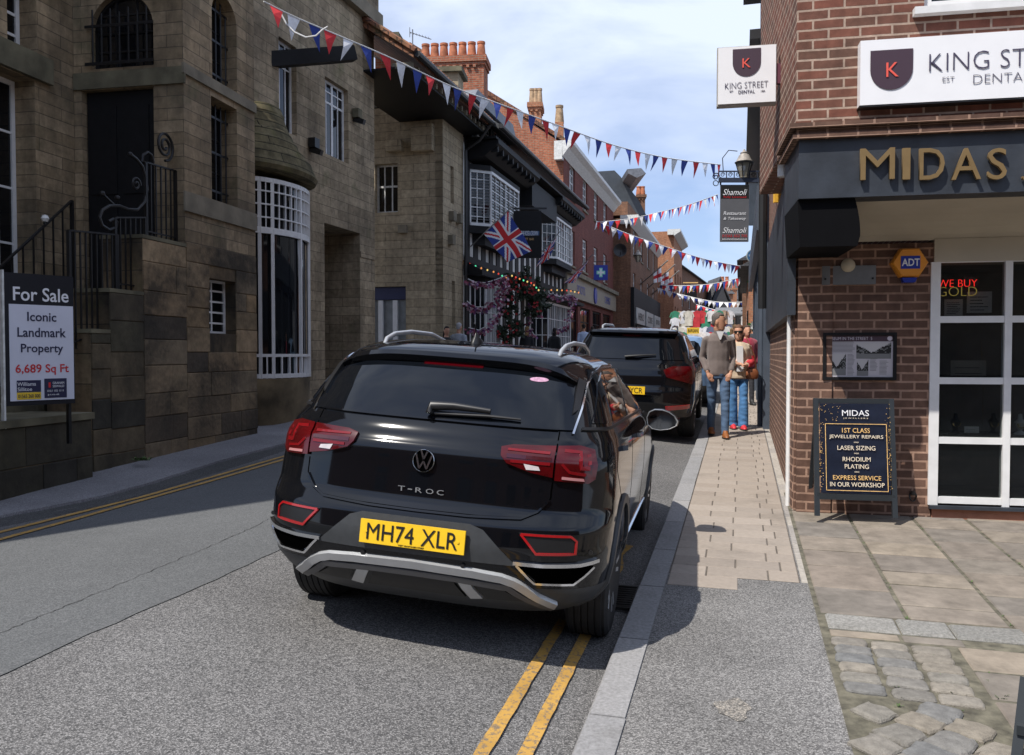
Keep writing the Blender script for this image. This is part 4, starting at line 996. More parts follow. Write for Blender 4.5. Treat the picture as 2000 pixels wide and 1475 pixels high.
# for sale board
FB = Frame(FT.world(FT.u(80, -.30), -.30, 0), (.80, 1, 0)); bu0, bz1 = FB.hit(7, 532); bu1, bz1b = FB.hit(143, 540); bz0 = (FB.z(7, 797)+FB.z(138, 785))/2; bz1 = (bz1+bz1b)/2
fs = fthing('sale_board', 'estate agents board reading For Sale Iconic Landmark Property 6,689 Sq Ft', 'sign', FB)
MB().box(bu0, bu1, 0, .035, bz0, bz1).build('board', mat('navy board', (.004, .004, .008), .75, 0, .1), fs)
W_ = bu1-bu0; H_ = bz1-bz0; X = lambda f: bu0+W_*f; Z = lambda f: bz1-H_*f
bw_ = MB().box(X(.06), X(.985), -.006, -.001, Z(.965), Z(.235)).build('white_panel', mat('white board', (.62, .63, .72), .5, 0, .03), fs)
NAVY = mat('navy ink', (.012, .012, .05), .5, 0, 0); REDI = mat('red ink', (.55, .015, .02), .5, 0, 0); WINK = mat('white ink', (.75, .75, .78), .5, 0, 0); YINK = mat('yellow ink', (.75, .5, .03), .5, 0, 0)
for s, f, w, hh, m_, y_ in (('For Sale', .155, .80, .105, WINK, -.003), ('Iconic', .325, .42, .07, NAVY, -.008), ('Landmark', .445, .70, .072, NAVY, -.008), ('Property', .575, .61, .085, NAVY, -.008), ('6,689 Sq Ft', .73, .77, .085, REDI, -.008)):
    txt(s, fs, X(.52), Z(f), W_*w, H_*hh, m_, y=y_, bold=.012)
MB().box(X(.15), X(.49), -.010, -.007, Z(.90), Z(.81)).build('agent_panel', NAVY, fs); MB().box(X(.15), X(.49), -.010, -.007, Z(.955), Z(.902)).build('agent_panel', YINK, fs); MB().box(X(.54), X(.87), -.010, -.007, Z(.95), Z(.80)).build('agent_panel', NAVY, fs)
txt('Williams', fs, X(.285), Z(.838), W_*.26, H_*.028, WINK, y=-.011); txt('Sillitoe', fs, X(.26), Z(.877), W_*.2, H_*.028, WINK, y=-.011); txt('01565 260 000', fs, X(.32), Z(.93), W_*.31, H_*.028, NAVY, y=-.011)
txt('GRAHAM', fs, X(.745), Z(.835), W_*.17, H_*.018, WINK, y=-.011); txt('SISWALD', fs, X(.745), Z(.86), W_*.17, H_*.018, WINK, y=-.011); txt('0161 102 1111', fs, X(.70), Z(.895), W_*.24, H_*.016, WINK, y=-.011); txt('g-s.co.uk', fs, X(.67), Z(.925), W_*.17, H_*.018, WINK, y=-.011)
MB().box(X(.60), X(.63), -.012, -.0105, Z(.87), Z(.83)).build('agent_mark', REDI, fs)
MB().box(X(-.03), X(.0)-.002, -.01, .06, bz0-.5, bz1+.02).build('post', WHITEO, fs); MB().box(X(.93), X(.97), .04, .10, bz0-.4, bz1).build('post', IRON, fs)
wd = MB(); random.seed(4)
for k in range(5): weed(wd, G(265+k*6, 900, .16), .07, 12)
weed_o = wd.build('weeds', LEAF, label='small tuft of green weeds at the foot of the dark stone wall', cat='weed')

# ------------------------------------------------------------------ left: second stone section with bow window
eE = Vector((.29, 1, 0)).normalized(); FE = Frame((-3.73, 16.5, 0), eE)
ea = FE.u(500); eb = FE.u(733)
sec = fthing('stone_building', 'tan stone house with white sash windows above a bow window and open passage', 'building', FE)
zt = FE.z(733, 20)
def op(fr, x0, x1, y0, y1): xm = (x0+x1)/2; return (fr.u(x0), fr.u(x1), fr.z(xm, y1), fr.z(xm, y0))
w1 = op(FE, 549, 583, 85, 260); w2 = op(FE, 638, 683, 165, 311)
ztop = FE.z(650, 440); zcap = FE.z(704, 500)
pas = (FE.u(635), FE.u(704), -.2, ztop, '', 2.4)
m = MB(); facade(m, ea, eb-.001, -.2, zt, [w1+('', .16), w2+('', .16), pas], .16, 1.6); m.build('wall', STONEE, sec)
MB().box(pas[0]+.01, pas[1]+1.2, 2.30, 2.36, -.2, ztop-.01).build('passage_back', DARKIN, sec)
window(sec, *w1, .16, [.33, (.66, .03)], [.72, .86], WHITE, .05, .025); window(sec, *w2, .16, [(.5, .07), .25, .75], [(.72, .04), .86], WHITE, .05, .025)
MB().box(ea, eb+.14, -.16, .5, FE.z(733, 55), FE.z(733, 30)).build('parapet_cornice', DRESS, sec); MB().box(ea, eb+.08, -.08, .5, FE.z(733, 28), zt+.25).build('parapet', STONEE, sec)
MB().prism([(.6, zt+.1), (3.2, zt+4.0), (6, zt+.1)], ea, eb+.0, 'yz').build('roof', SLATE, sec)  # unseen roof behind the parapet, added to keep sun off the buff house
# passage pillar
pu = FE.u(702, .25); pil = MB(); z0p = .45
pil.lathe([(.30, -.2), (.30, z0p+.75), (.27, z0p+.80), (.25, z0p+1.35), (.29, z0p+1.42), (.27, z0p+1.5), (.25, zcap-.35), (.30, zcap-.33), (.31, zcap-.01)], (pu+.12, .30, 0), 8); pil.build('pillar', DRESS, sec)
MB().box(pas[1]+.001, eb-.02, -.02, .5, zcap-.02, zcap+.10).build('capital', STONEE, sec)
# bow window: plan is an arc beside the tower
bc = (FE.u(603)+FE.u(505))/2-.62; br = FE.u(578)-bc; zbs = FE.z(560, 735); zbt = FE.z(603, 395); zml = FE.z(590, 480)
bow = fthing('bow_window', 'tall curved shop window with small white panes under a mossy stone hood', 'window', FE)
A0, A1 = radians(-110), radians(0)
def arc(n, r, a0=radians(-150), a1=radians(0)): return [(bc+r*cos(a0+(a1-a0)*i/n), r*sin(a0+(a1-a0)*i/n)*.62) for i in range(n+1)]
def ringloft(levels, n=26): return MB().loft([[Vector((x, y, z)) for x, y in arc(n, r)]+[Vector((bc-br*.8, .3, z)), ] for r, z in levels])
ringloft([(br*.72, -.15), (br*.98, zbs-.55), (br*1.02, zbs-.15), (br*1.03, zbs)]).build('base', mat('sooty bow base', (.17, .13, .075), .85, 0, .6, 1.6, .3, 20), bow, smooth=True)
ringloft([(br*.93, zbs+.0), (br*.93, zbt)]).build('pane', PANE, bow, smooth=True)
fm = MB()
def vbar(f, w, z0, z1, r=br):
    a = radians(-150)+radians(150)*f; c = Vector((bc+r*cos(a), r*sin(a)*.62, 0)); fm.bar((c.x, c.y, z0), (c.x, c.y, z1), w, .05, up=(c.x-bc, c.y, 0))
def hbar(z, w, f0=0.0, f1=1.0, r=br):
    ps = arc(30, r); i0, i1 = int(30*f0), int(30*f1)
    for i in range(i0, i1): fm.bar((*ps[i], z), (*ps[i+1], z), .05, w)
def fpx(px):
    best = min((abs(project(FE.world(bc+br*cos(radians(-150+150*i/300)), br*sin(radians(-150+150*i/300))*.62, 2.5))[0]-px), i) for i in range(0, 200)); return best[1]/300
F1, F2, F3 = fpx(508), fpx(533), fpx(587)
for f in (F1, F2, F3, .66, .985): vbar(f, .055, zbs, zbt)
for z, w in ((zbs+.04, .07), (zbs+.38, .05), (zml, .10), (zbt-.03, .07)): hbar(z, w)
for k in range(1, 4): hbar(zml+(zbt-zml)*k/4, .02)
for p_, q_, n_ in ((F1, F2, 2), (F2, F3, 5), (F3, .66, 4)):
    for k in range(1, n_): vbar(p_+(q_-p_)*k/n_, .017, zml, zbt)
for p_, q_, n_ in ((F1, F2, 2), (F2, F3, 4), (F3, .66, 3)):
    for k in range(1, n_): vbar(p_+(q_-p_)*k/n_, .024, zbs, zbs+.38)
fm.build('frame', WHITE, bow)
hz = FE.z(620, 385); hl = [(br*1.18, hz-.02), (br*1.24, hz+.06), (br*1.17, hz+.17)]; r_ = 1.17
for k in range(7): z_ = hz+.17+k*.15; r0 = 1.17-.19*k+.012*k*k; hl += [(br*max(.22, r0-.01), z_+.01), (br*max(.2, r0-.075), z_+.14)]
ringloft(hl).build('stone_hood', brickmat('mossy stone roof', (.15, .125, .07), (.20, .17, .10), (.03, .028, .02), 1.6, .15, .008, (.03, .03, .02), .8, 2.5, .95, 0, (.11, .12, .03)), bow)
MB().box(FE.u(575), FE.u(575)+.18, .35, .352, zbs+.9, zbs+1.6).build('poster', mat('green poster', (.35, .42, .2), .6, 0, .3, 30), bow)
# projecting black beam, floodlights
ub = FE.u(560); zb1 = FE.z(560, 108)
pb, = (Vector((0, 0, 0)),)
bm_ = fthing('projecting_beam', 'thick black beam sticking out from the stone wall over the street', 'beam', FE)
uu, zz_ = FE.hit(527, 113); 
a_ = FE.world(uu+.25, 0, zz_)-FE.o
e_ = ray(690, 105); tY = (16.0-CO.y)/e_.y; b_ = CO+e_*tY; b_l = Vector(((b_-FE.o).dot(FE.e), (b_-FE.o).dot(FE.n), b_.z))
MB().bar((uu+.1, .1, zz_), b_l, .22, .26).build('beam', BLACKP, bm_)
for lab, px, py in (('floodlight on the stone wall right of the sash window', 703, 232), ('small black lamp between the two sash windows', 619, 291)):
    u_, z_ = FE.hit(px, py, -.15); f = thing('floodlight', lab, 'lamp', FE.world(u_, 0, z_), FE.rz)
    MB().box(-.09, .09, -.16, -.02, .02, .20).build('housing', DRESSG if px > 650 else IRON, f); MB().bar((0, -.02, 0), (0, -.25, -.08), .10, .10).build('lamp_head', IRON, f)
# ------------------------------------------------------------------ left: rest of the street
def L(Y, off=0.0): return Vector((-7.73+.27*Y+off, Y, 0))
eL = Vector((.27, 1, 0)).normalized(); FL = Frame(L(22.0), eL)
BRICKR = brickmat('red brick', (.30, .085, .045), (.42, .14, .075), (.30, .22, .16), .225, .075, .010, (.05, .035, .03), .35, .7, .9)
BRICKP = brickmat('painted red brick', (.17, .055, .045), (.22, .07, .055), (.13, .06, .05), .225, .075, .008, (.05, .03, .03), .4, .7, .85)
BRICKB = brickmat('brown brick', (.19, .095, .06), (.27, .13, .075), (.16, .11, .08), .225, .075, .010, (.04, .03, .025), .5, .7, .9)
BRICKO = brickmat('orange brick', (.38, .15, .08), (.46, .20, .11), (.32, .22, .15), .225, .075, .010, (.07, .05, .04), .3, .7, .9)
BUFFP = mat('buff clay pot', (.36, .25, .15), .8, 0, .4, 5)
GUT = mat('black guttering', (.014, .014, .015), .45, 0, .2)
LEADM = mat('lead', (.16, .17, .19), .5, .2, .25, 5)
# buff stone house: return wall facing the camera, narrow street face, deep eaves
eF = Vector((eL.y, -eL.x, 0)); FF0 = Frame(FL.o, eF); fu = FL.u(905)
buff = fthing('stone_house', 'buff stone house in shade with deep rafter eaves and a grey door', 'building', FL)
def opn(fr, x0, x1, y0, y1): return op(fr, x0, x1, y0, y1)
fw1 = opn(FF0, 734, 778, 320, 415); fd = opn(FF0, 722, 793, 560, 690); fd = (fd[0], fd[1], .3, fd[3]); ze = FL.z(865, 252)
m = MB(); facade(m, -6.5, -.001, .2, 8.1, [fw1, fd], .2, .6, (-6.5, -.25)); place(m.build('wall', STONEF, buff), FF0, FL)
w = window(buff, *fw1, .2, 3, [(.55, .05)], WHITEO, .05, .035); place(w, FF0, FL)
g = MB(); g.box(fd[0], fd[1], .12, .16, .3, fd[3]-.35); g = g.build('door', mat('grey door', (.22, .24, .25), .5, 0, .15), buff); place(g, FF0, FL)
p = MB()
for f in (.22, .62): x = fd[0]+(fd[1]-fd[0])*f; p.box(x, x+.13, .05, .115, .3, fd[3]-.36)
p.build('door_post', WHITE, g)
g = MB().box(fd[0], fd[1], .06, .14, fd[3]-.34, fd[3]-.01).build('fascia', mat('dark blue fascia', (.03, .035, .09), .5, 0, .1), buff); place(g, FF0, FL)
for x0, x1, y0, y1 in ((761, 790, 277, 298), (810, 850, 246, 297)):
    q = opn(FF0, x0, x1, y0, y1); g = MB().box(q[0], q[1], -.22, -.002, q[2], q[3]).build('corbel', STONEF, buff); place(g, FF0, FL)
q = opn(FF0, 781, 797, 444, 456); g = MB().box(q[0], q[1], -.12, -.002, q[2], q[3]+.05).build('vent_box', DRESS, buff); place(g, FF0, FL)
n1 = (FL.u(872, 0)+.35, FL.u(872)+.62, FL.z(878, 395), FL.z(878, 322)); n2 = (n1[0]+.1, n1[1]+.1, FL.z(870, 640), FL.z(870, 545))
m = MB(); facade(m, 0, fu, .2, 8.1, [n1, n2], .18, 5, (.6, fu)); m.build('wall', STONEF, buff)
for n_ in (n1, n2): window(buff, *n_, .18, 1, 2, WHITE, .05, .03)
for px, py in ((883, 423), (867, 465), (869, 418)): u_, z_ = FL.hit(px, py); MB().box(u_+.3, u_+.55, -.14, -.002, z_-.12, z_+.12).build('wall_lamp', DRESS, buff)
rf = MB(); uE0 = -3.9; zE = 8.0
rf.prism([(-.75, zE-.10), (-.75, zE+.02), (3.5, zE+2.9), (3.5, zE+2.7)], uE0, fu+.1, 'yz'); rf = rf.build('roof', TILE, buff)
t = MB()
for i in range(34): u_ = uE0+(fu+.1-uE0)*i/33; t.tube([(u_, -.80, zE+.035), (u_, 3.4, zE+2.89)], .07, 6)
t.build('roof_tiles', TILE, rf)
MB().box(uE0, fu+.1, -.62, 1.2, zE-.30, zE-.26).build('soffit', BLACKP, buff)
g = MB()
for i in range(15): u_ = uE0+.15+(fu-uE0)*i/15; g.box(u_, u_+.09, -.66, -.2, zE-.255, zE-.13)
g.build('rafter_ends', DRESS, buff)
MB().tube([(uE0, -.84, zE-.03), (fu+.1, -.84, zE-.03)], .07, 8).build('gutter', GUT, buff)
MB().tube([(fu-.05, -.84, zE-.05), (fu-.06, -.5, zE-.5), (fu-.06, -.1, zE-.75), (fu-.06, -.09, 1)], .045, 8).build('downpipe', GUT, buff)
# chimneys over it
def at(px, py, Y):
    d = ray(px, py); t = Y/d.y; return CO+d*t
def chim(name, label, px0, px1, pytop, Y, d, h, pots, m, **kw):
    a, b = at(px0, pytop, Y), at(px1, pytop, Y); H = h+(.34 if kw.get('corb', True) else 0)+(.14 if kw.get('cap') else 0)
    return chimney(name, label, ((a.x+b.x)/2, Y+d/2, a.z-H), (b.x-a.x)*kw.pop('k', .86), d, h, pots, m, **kw)
chim('chimney', 'short red brick chimney with green stone cap beside the stone parapet', 731, 779, 66, 26, .7, 2.4, 0, BRICKR, cap=DRESSG, corb=False, rz=-.1)
chim('chimney', 'low chimney stub with green stone cap left of the seven pots', 768, 813, 107, 27.5, .7, 2.4, 0, BRICKR, cap=DRESSG, corb=False, rz=-.1)
chim('chimney', 'tall red brick chimney with a row of seven terracotta pots', 811, 956, 110, 30, .95, 3.9, 7, BRICKR, rz=-.12, ph=.62, pr=.15, k=.90)
chim('chimney', 'stone chimney with mossy flat cap in front of the seven pot chimney', 851, 902, 132, 24.5, .8, 2.8, 0, STONEF, cap=DRESSG, corb=False, rz=-.12)
ae = thing('tv_aerial', 'metal television aerial on a mast left of the seven pots', 'aerial', at(806, 125, 30)); MB().tube([(0, 0, -1.2), (0, 0, 1.2)], .022, 6).build('mast', LEADM, ae)
for z_, l_ in ((1.05, .65), (.35, .38)):
    MB().tube([(-.1, 0, z_+.05), (l_, .1, z_-.16)], .014, 5).build('boom', LEADM, ae)
    for i in range(7): f = i/6; x = -.08+l_*f; zc = z_+.04-.19*f; MB().tube([(x, -.12, zc), (x, .12, zc+.0)], .007, 4).build('element', LEADM, ae); 
    MB().tube([(-.1, 0, z_-.12), (-.1, 0, z_+.22)], .014, 5).build('reflector', LEADM, ae)
# ---- timber framed pub
pu0, pu1 = fu+.02, FL.u(1100); pub = fthing('timber_framed_pub', 'black and white timber framed pub with jutting eaves, flags and garlands', 'building', FL)
PLAST = mat('white plaster', (.60, .60, .58), .8, 0, .12, 6)
zEv = 7.95; zJ = FL.z(940, 500); z0g = .6
ww = lambda x0, x1, y0, y1: opn(FL, x0, x1, y0, y1)
m = MB(); m.box(pu0, pu1-.002, 0, 5, .3, zEv-.3); m.build('wall', PLAST, pub)
tb = MB(); U = pu0+.1; random.seed(12)
while U < pu1: tb.box(U, U+.40, -.03, -.001, z0g, zEv-.3); U += .78
for z_ in (z0g+.02, z0g+.95, zJ-.35, zEv-.45, FL.z(940, 300)): tb.box(pu0, pu1, -.045, -.031, z_, z_+.2)
tb.build('timber_frame', BLACKP, pub)
# eaves roof
r_ = MB().prism([(-1.0, zEv-.12), (-1.0, zEv+.02), (3.6, zEv+3.1), (3.6, zEv+2.9)], pu0+.1, pu1+.05, 'yz').build('roof', SLATE, pub)
MB().box(pu0+.1, pu1, -.92, -.002, zEv-.36, zEv-.30).build('soffit', BLACKP, pub); MB().tube([(pu0+.1, -1.06, zEv-.04), (pu1+.1, -1.06, zEv-.04)], .07, 8).build('gutter', GUT, pub)
def bay(label_u0, u1_, z0, z1, out, cols, rows, roofz, blind=False, low=False):
    b = MB(); a = label_u0; n = .45
    b.prism([(a-.12, -.01), (a+n-.12, -out-.03), (u1_-n+.12, -out-.03), (u1_+.12, -.01)], z0-.22, z0-.01, 'xy'); b.prism([(a-.12, -.01), (a+n-.12, -out-.03), (u1_-n+.12, -out-.03), (u1_+.12, -.01)], z1+.001, z1+.14, 'xy')
    b.prism([(a+.25, -.01), (a+n+.1, -out*.6), (u1_-n-.1, -out*.6), (u1_-.25, -.01)], z0-.5, z0-.221, 'xy')
    o = b.build('bay_window', BLACKP, pub)
    pts = [(a, -.02), (a+n, -out), (u1_-n, -out), (u1_, -.02)]
    for i in range(3):
        p, q = Vector((*pts[i], 0)), Vector((*pts[i+1], 0)); ln = (q-p).length; d = (q-p)/ln; k = cols if i == 1 else 1
        fr_ = MB(); up = Vector((d.y, -d.x, 0))
        for j in range(k+1): c = p+d*ln*j/k; fr_.bar((c.x, c.y, z0), (c.x, c.y, z1), .055, .055, up=(d.y, -d.x, 0))
        for zz_, hh in [(z0+.04, .08), (z1-.04, .08)]: fr_.bar((p.x, p.y, zz_), (q.x, q.y, zz_), .09, hh)
        for j in range(1, rows): zz_ = z0+(z1-z0)*j/rows; fr_.bar((p.x, p.y, zz_), (q.x, q.y, zz_), .02, .022)
        for j in range(k*3): 
            if j % 3: c = p+d*ln*j/(k*3); fr_.bar((c.x, c.y, z0), (c.x, c.y, z1), .025, .03, up=(d.y, -d.x, 0))
        f_ = fr_.build('casement', WHITE, o); pn = MB().bar((p.x, p.y+.02, (z0+z1)/2), (q.x, q.y+.02, (z0+z1)/2), .01, z1-z0-.02).build('pane', PANE, f_)
        if blind:
            bl = MB()
            for j in range(16): zz_ = z0+.1+(z1-z0-.2)*j/16; bl.bar((p.x+.02, p.y+.0, zz_), (q.x-.02, q.y+.0, zz_), .015, .02)
            bl.build('shutter', mat('grey blind', (.14, .14, .14), .7), f_)
    return o
q = ww(917, 958, 345, 450); bay(q[0], FL.u(990), q[2], q[3]-.0, .5, 2, 6, 0, True)
q2 = (FL.u(1057), FL.u(1096), FL.z(1070, 510), FL.z(1070, 430)); bay(q2[0], q2[1], q2[2], q2[3], .5, 2, 5, 0)
q3 = (FL.u(916), FL.u(962), z0g+.5, zJ-.85); bay(q3[0], q3[1], q3[2], q3[3], .35, 3, 3, 0)
q4 = (FL.u(1034), FL.u(1090), z0g+.5, zJ-1.0); bay(q4[0], q4[1], q4[2], q4[3], .6, 4, 4, 0)
# black shelf roofs over the ground floor bays, gabled hoods over the upper bays, carved bargeboards
for a, b, z_, o_ in ((pu0, FL.u(975), zJ-.72, .55), (FL.u(1015), pu1-.1, zJ-.88, .95)): MB().prism([(-o_, z_), (-o_, z_+.12), (-.002, z_+.42), (-.002, z_)], a, b, 'yz').build('canopy', BLACKP, pub)
for a, b in ((FL.u(917)-.2, FL.u(1000)), (FL.u(1052), FL.u(1099))):
    c = (a+b)/2; zt_ = zEv-.38; MB().prism([(-.95, zt_-.10), (-.95, zt_-.0), (-.05, zt_-.0), (-.05, zt_-.5), (-.55, zt_-.42)], a-.1, b+.1, 'yz').build('bay_hood', BLACKP, pub)
    for k in range(9): MB().box(a+(b-a)*k/9, a+(b-a)*k/9+.1, -.90, -.56, zt_-.30, zt_-.12).build('bracket', BLACKP, pub)
MB().box(FL.u(1000), FL.u(1052), -.7, -.05, zEv-1.35, zEv-.5).build('oriel', BLACKP, pub)
# dormer with white casements
du0, du1 = pu0+.15, pu0+4.1; zD0, zD1 = zEv-.3, zEv+.75
dm = MB().box(du0, du1, -.2, 3, zD0, zD1).build('dormer', BLACKP, pub); MB().prism([(du0-.25, zD1), (du1+.25, zD1), (du1-.1, zD1+.3), (du0+.1, zD1+.3)], -.35, 3).build('dormer_roof', LEADM, dm)
for k in range(4): a = du0+.15+k*(du1-du0-.2)/4; w = window(pub, a, a+.72, zD0+.12, zD1-.1, .1, 2, 3, WHITE, .05, .025, y0=-.26); w.parent = dm
# ---- red brick three storey building, gable lit by the sun
hu0, hu1 = FL.u(1100)+.02, FL.u(1197); hz = 10.75
hb = fthing('red_brick_building', 'three storey red brick building with white cornice and sunlit gable wall', 'building', FL)
ops = []
for x0, x1, y0, y1 in ((1112, 1122, 323, 389), (1138, 1146, 352, 412), (1160, 1166, 376, 432), (1178, 1184, 394, 445), (1112, 1122, 450, 519), (1138, 1146, 455, 531), (1160, 1166, 470, 536), (1178, 1184, 484, 545)):
    a = FL.u((x0+x1)/2); w_ = .62; xm = (x0+x1)/2; ops.append((a-w_, a+w_, FL.z(xm, y1), FL.z(xm, y0)))
    
zs1 = max(o[3] for o in ops[:4]); zs0 = min(o[2] for o in ops[:4]); ops = [(o[0], o[1], ops[0][2], ops[0][3]) if i < 4 else (o[0], o[1], ops[4][2], ops[4][3]) for i, o in enumerate(ops)]
zsh = FL.z(1140, 590)
sh = [(hu0+.6+k*(hu1-hu0-1.0)/4, hu0+.6+k*(hu1-hu0-1.0)/4+(hu1-hu0)/4-.9, 1.1, zsh-.3) for k in range(4)]
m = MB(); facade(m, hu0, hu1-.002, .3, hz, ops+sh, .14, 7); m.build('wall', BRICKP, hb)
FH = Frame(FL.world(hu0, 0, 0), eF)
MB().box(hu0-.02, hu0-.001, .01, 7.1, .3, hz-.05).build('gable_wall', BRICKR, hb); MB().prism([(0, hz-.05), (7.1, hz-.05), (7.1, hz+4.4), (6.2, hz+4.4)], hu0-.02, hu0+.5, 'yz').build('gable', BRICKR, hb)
MB().prism([(-.1, hz+.02), (-.1, hz+.2), (7.1, hz+5.0), (7.1, hz+4.75)], hu0-.1, hu1, 'yz').build('roof', TILE, hb)
MB().prism([(-.02, hz-.62), (-.28, hz-.28), (-.48, hz-.12), (-.48, hz+.05), (0, hz+.05)], hu0-.35, hu1, 'yz').build('cornice', WHITEO, hb)
MB().box(hu0-.35, hu0-.03, .001, .35, hz-.75, hz+.05).build('cornice', WHITEO, hb)
for o_ in ops: window(hb, *o_, .14, 3, 4, WHITE, .09, .045, sill=DRESS)
for o_ in sh: window(hb, *o_, .14, 2, [.75], BLACKP, .09, .06)
fa = MB().box(hu0, hu1, -.18, -.002, zsh, zsh+.95).build('shop_fascia', mat('beige fascia', (.30, .26, .20), .6, 0, .1), hb)
MB().box(hu0-.05, hu1, -.35, -.002, zsh+.955, zsh+1.15).build('fascia_cornice', DRESS, hb)
BLUEI = mat('blue sign', (.01, .03, .30), .4, 0, .05); txt('BOOTS', fa, hu0+3.3, zsh+.45, 2.0, .4, BLUEI, y=-.19); txt('CHEMIST', fa, hu0+11.5, zsh+.45, 2.2, .4, BLUEI, y=-.19)
MB().lathe([(.42, -.24), (.42, -.185)], (hu0+7.2, 0, zsh+.45), 24, 'y').build('round_emblem', BLUEI, fa)
# ---- brown brick building, projecting 1 m
FI = Frame(L(51.8, 1.0), eL); iu1 = FI.u(1284); iz = FI.z(1210, 398)
ib = fthing('brown_brick_building', 'brown brick building with white cornice over a black shopfront', 'building', FI)
ops = []
for r0, r1 in ((490, 550), (555, 0)):
    pass
for k in range(4):
    a = .9+k*(iu1-1)/4
    for z0_, z1_ in ((4.9, 6.7), (7.8, 9.4)): ops.append((a+.3, a+1.5, z0_, z1_))
m = MB(); facade(m, 0, iu1-.002, .5, iz, ops, .14, 7); m.build('wall', BRICKB, ib)
for o_ in ops: window(ib, *o_, .14, 2, 3, WHITE, .1, .05, sill=DRESS)
MB().prism([(-.02, iz-.55), (-.32, iz-.25), (-.5, iz-.05), (-.5, iz+.12), (0, iz+.12)], -.4, iu1, 'yz').build('cornice', WHITEO, ib)
MB().box(-.4, -.02, .001, .6, iz-.4, iz+.12).build('cornice', WHITEO, ib); MB().box(0, iu1, .2, 6.8, iz+.19, iz+1.0).build('parapet', BRICKB, ib)
sf = MB().box(-.04, iu1, -.22, -.002, .5, FI.z(1240, 566)).build('shopfront', BLACKP, ib)
for k, s_ in enumerate(('HERO', 'CODE', 'JOULE')):
    a = .8+k*(iu1-.6)/3; MB().box(a, a+(iu1)/3-1.2, -.30, -.225, 2.6+.9, 2.6+1.9).build('shop_sign', mat('pale sign', (.5, .5, .48), .5, 0, .05), sf); txt(s_, sf, a+(iu1/3-1.2)/2, 3.98, (iu1/3-1.2)*.7, .45, INKB, y=-.31)
    w = window(ib, a, a+iu1/3-1.2, 1.6, 3.4, .1, 2, 1, BLACKP, .1, .08, y0=-.29); w.parent = sf
# modern roof block behind
mr = thing('modern_roof_block', 'dark modern curved roof rising behind the brown brick building', 'building', at(1212, 400, 62)); S_ = lambda px, py: (at(px, py, 62)-mr.location)
pl = [S_(*q) for q in ((1168, 335), (1200, 333), (1212, 345), (1248, 392), (1262, 420), (1262, 520), (1180, 520), (1168, 420))]; MB().prism([(p.x, p.z) for p in pl], 0, 9).build('roof_shell', mat('dark standing seam', (.06, .07, .08), .5, .2, .15, 3), mr)
pl = [S_(*q) for q in ((1214, 348), (1240, 346), (1249, 356), (1232, 364), (1216, 356))]; MB().prism([(p.x, p.z) for p in pl], -3, 6).build('roof_light', LEADM, mr)
q = S_(1232, 330); MB().tube([(q.x, 1, q.z), (q.x, 1, q.z-1.2)], .09, 6).build('flue', LEADM, mr)
chim('chimney', 'dark chimney with two pots behind the white cornice of the brown brick building', 1244, 1262, 380, 66, .9, 2.5, 2, BRICKB, ph=.7, k=.8, pr=.2)
chim('chimney', 'sunlit brick chimney with three tall pots above the red gable', 1034, 1060, 200, 40, 1.1, 2.6, 3, BRICKO, rz=-.1, ph=.8, pr=.13, potm=BUFFP)
chim('chimney', 'pale chimney stub above the white corner cornice', 1084, 1103, 238, 42, .8, 1.8, 1, BRICKO, corb=False, ph=.9, pr=.2, rz=-.1, potm=BUFFP)
# ---- orange brick building
FJ = Frame(L(70, 2.2), eL); ju1 = FJ.u(1331); jz = FJ.z(1312, 443)
jb = fthing('orange_brick_building', 'orange brick building with sunlit flank and white cornice further up the street', 'building', FJ)
ops = [(a, a+1.2, z, z+1.7) for a in (1.2, 4.2, 7.2) for z in (3.9, 6.9)]
m = MB(); facade(m, 0, ju1-.002, .5, jz, ops, .14, 6); m.build('wall', BRICKO, jb)
for o_ in ops: window(jb, *o_, .14, 2, 2, BLACKP, .1, .05)
MB().prism([(-.02, jz-.45), (-.55, jz-.1), (-.55, jz+.1), (0, jz+.1)], -.5, ju1, 'yz').build('cornice', WHITEO, jb); MB().box(-.5, -.02, 0, .5, jz-.35, jz+.1).build('cornice', WHITEO, jb)
MB().box(-.03, -.001, 2.6, 3.0, .5, 5.5).build('downpipe', BLACKP, jb)
# ---- low brown building bending right
FK = Frame(FJ.world(ju1, .3, 0), (.345, 1, 0)); ku1 = FK.u(1401); kz = FK.z(1336, 526)
kb_ = fthing('low_brick_building', 'low shaded brick building where the street bends right', 'building', FK)
ops = [(a, a+1.5, z, z+1.8) for a in rng(2, ku1-3, 6) for z in (6.2,)]; ops += [(a, a+2.6, 2.4, 4.6) for a in rng(1, ku1-5, 5)]
m = MB(); facade(m, 0, ku1, .5, kz, ops, .15, 7); m.build('wall', BRICKB, kb_)
for o_ in ops: window(kb_, *o_, .15, 2, 2, WHITEO if o_[2] > 5 else BLACKP, .1, .06)
MB().prism([(-.3, kz), (-.3, kz+.1), (3.5, kz+1.6), (3.5, kz)], 0, ku1, 'yz').build('roof', SLATE, kb_)
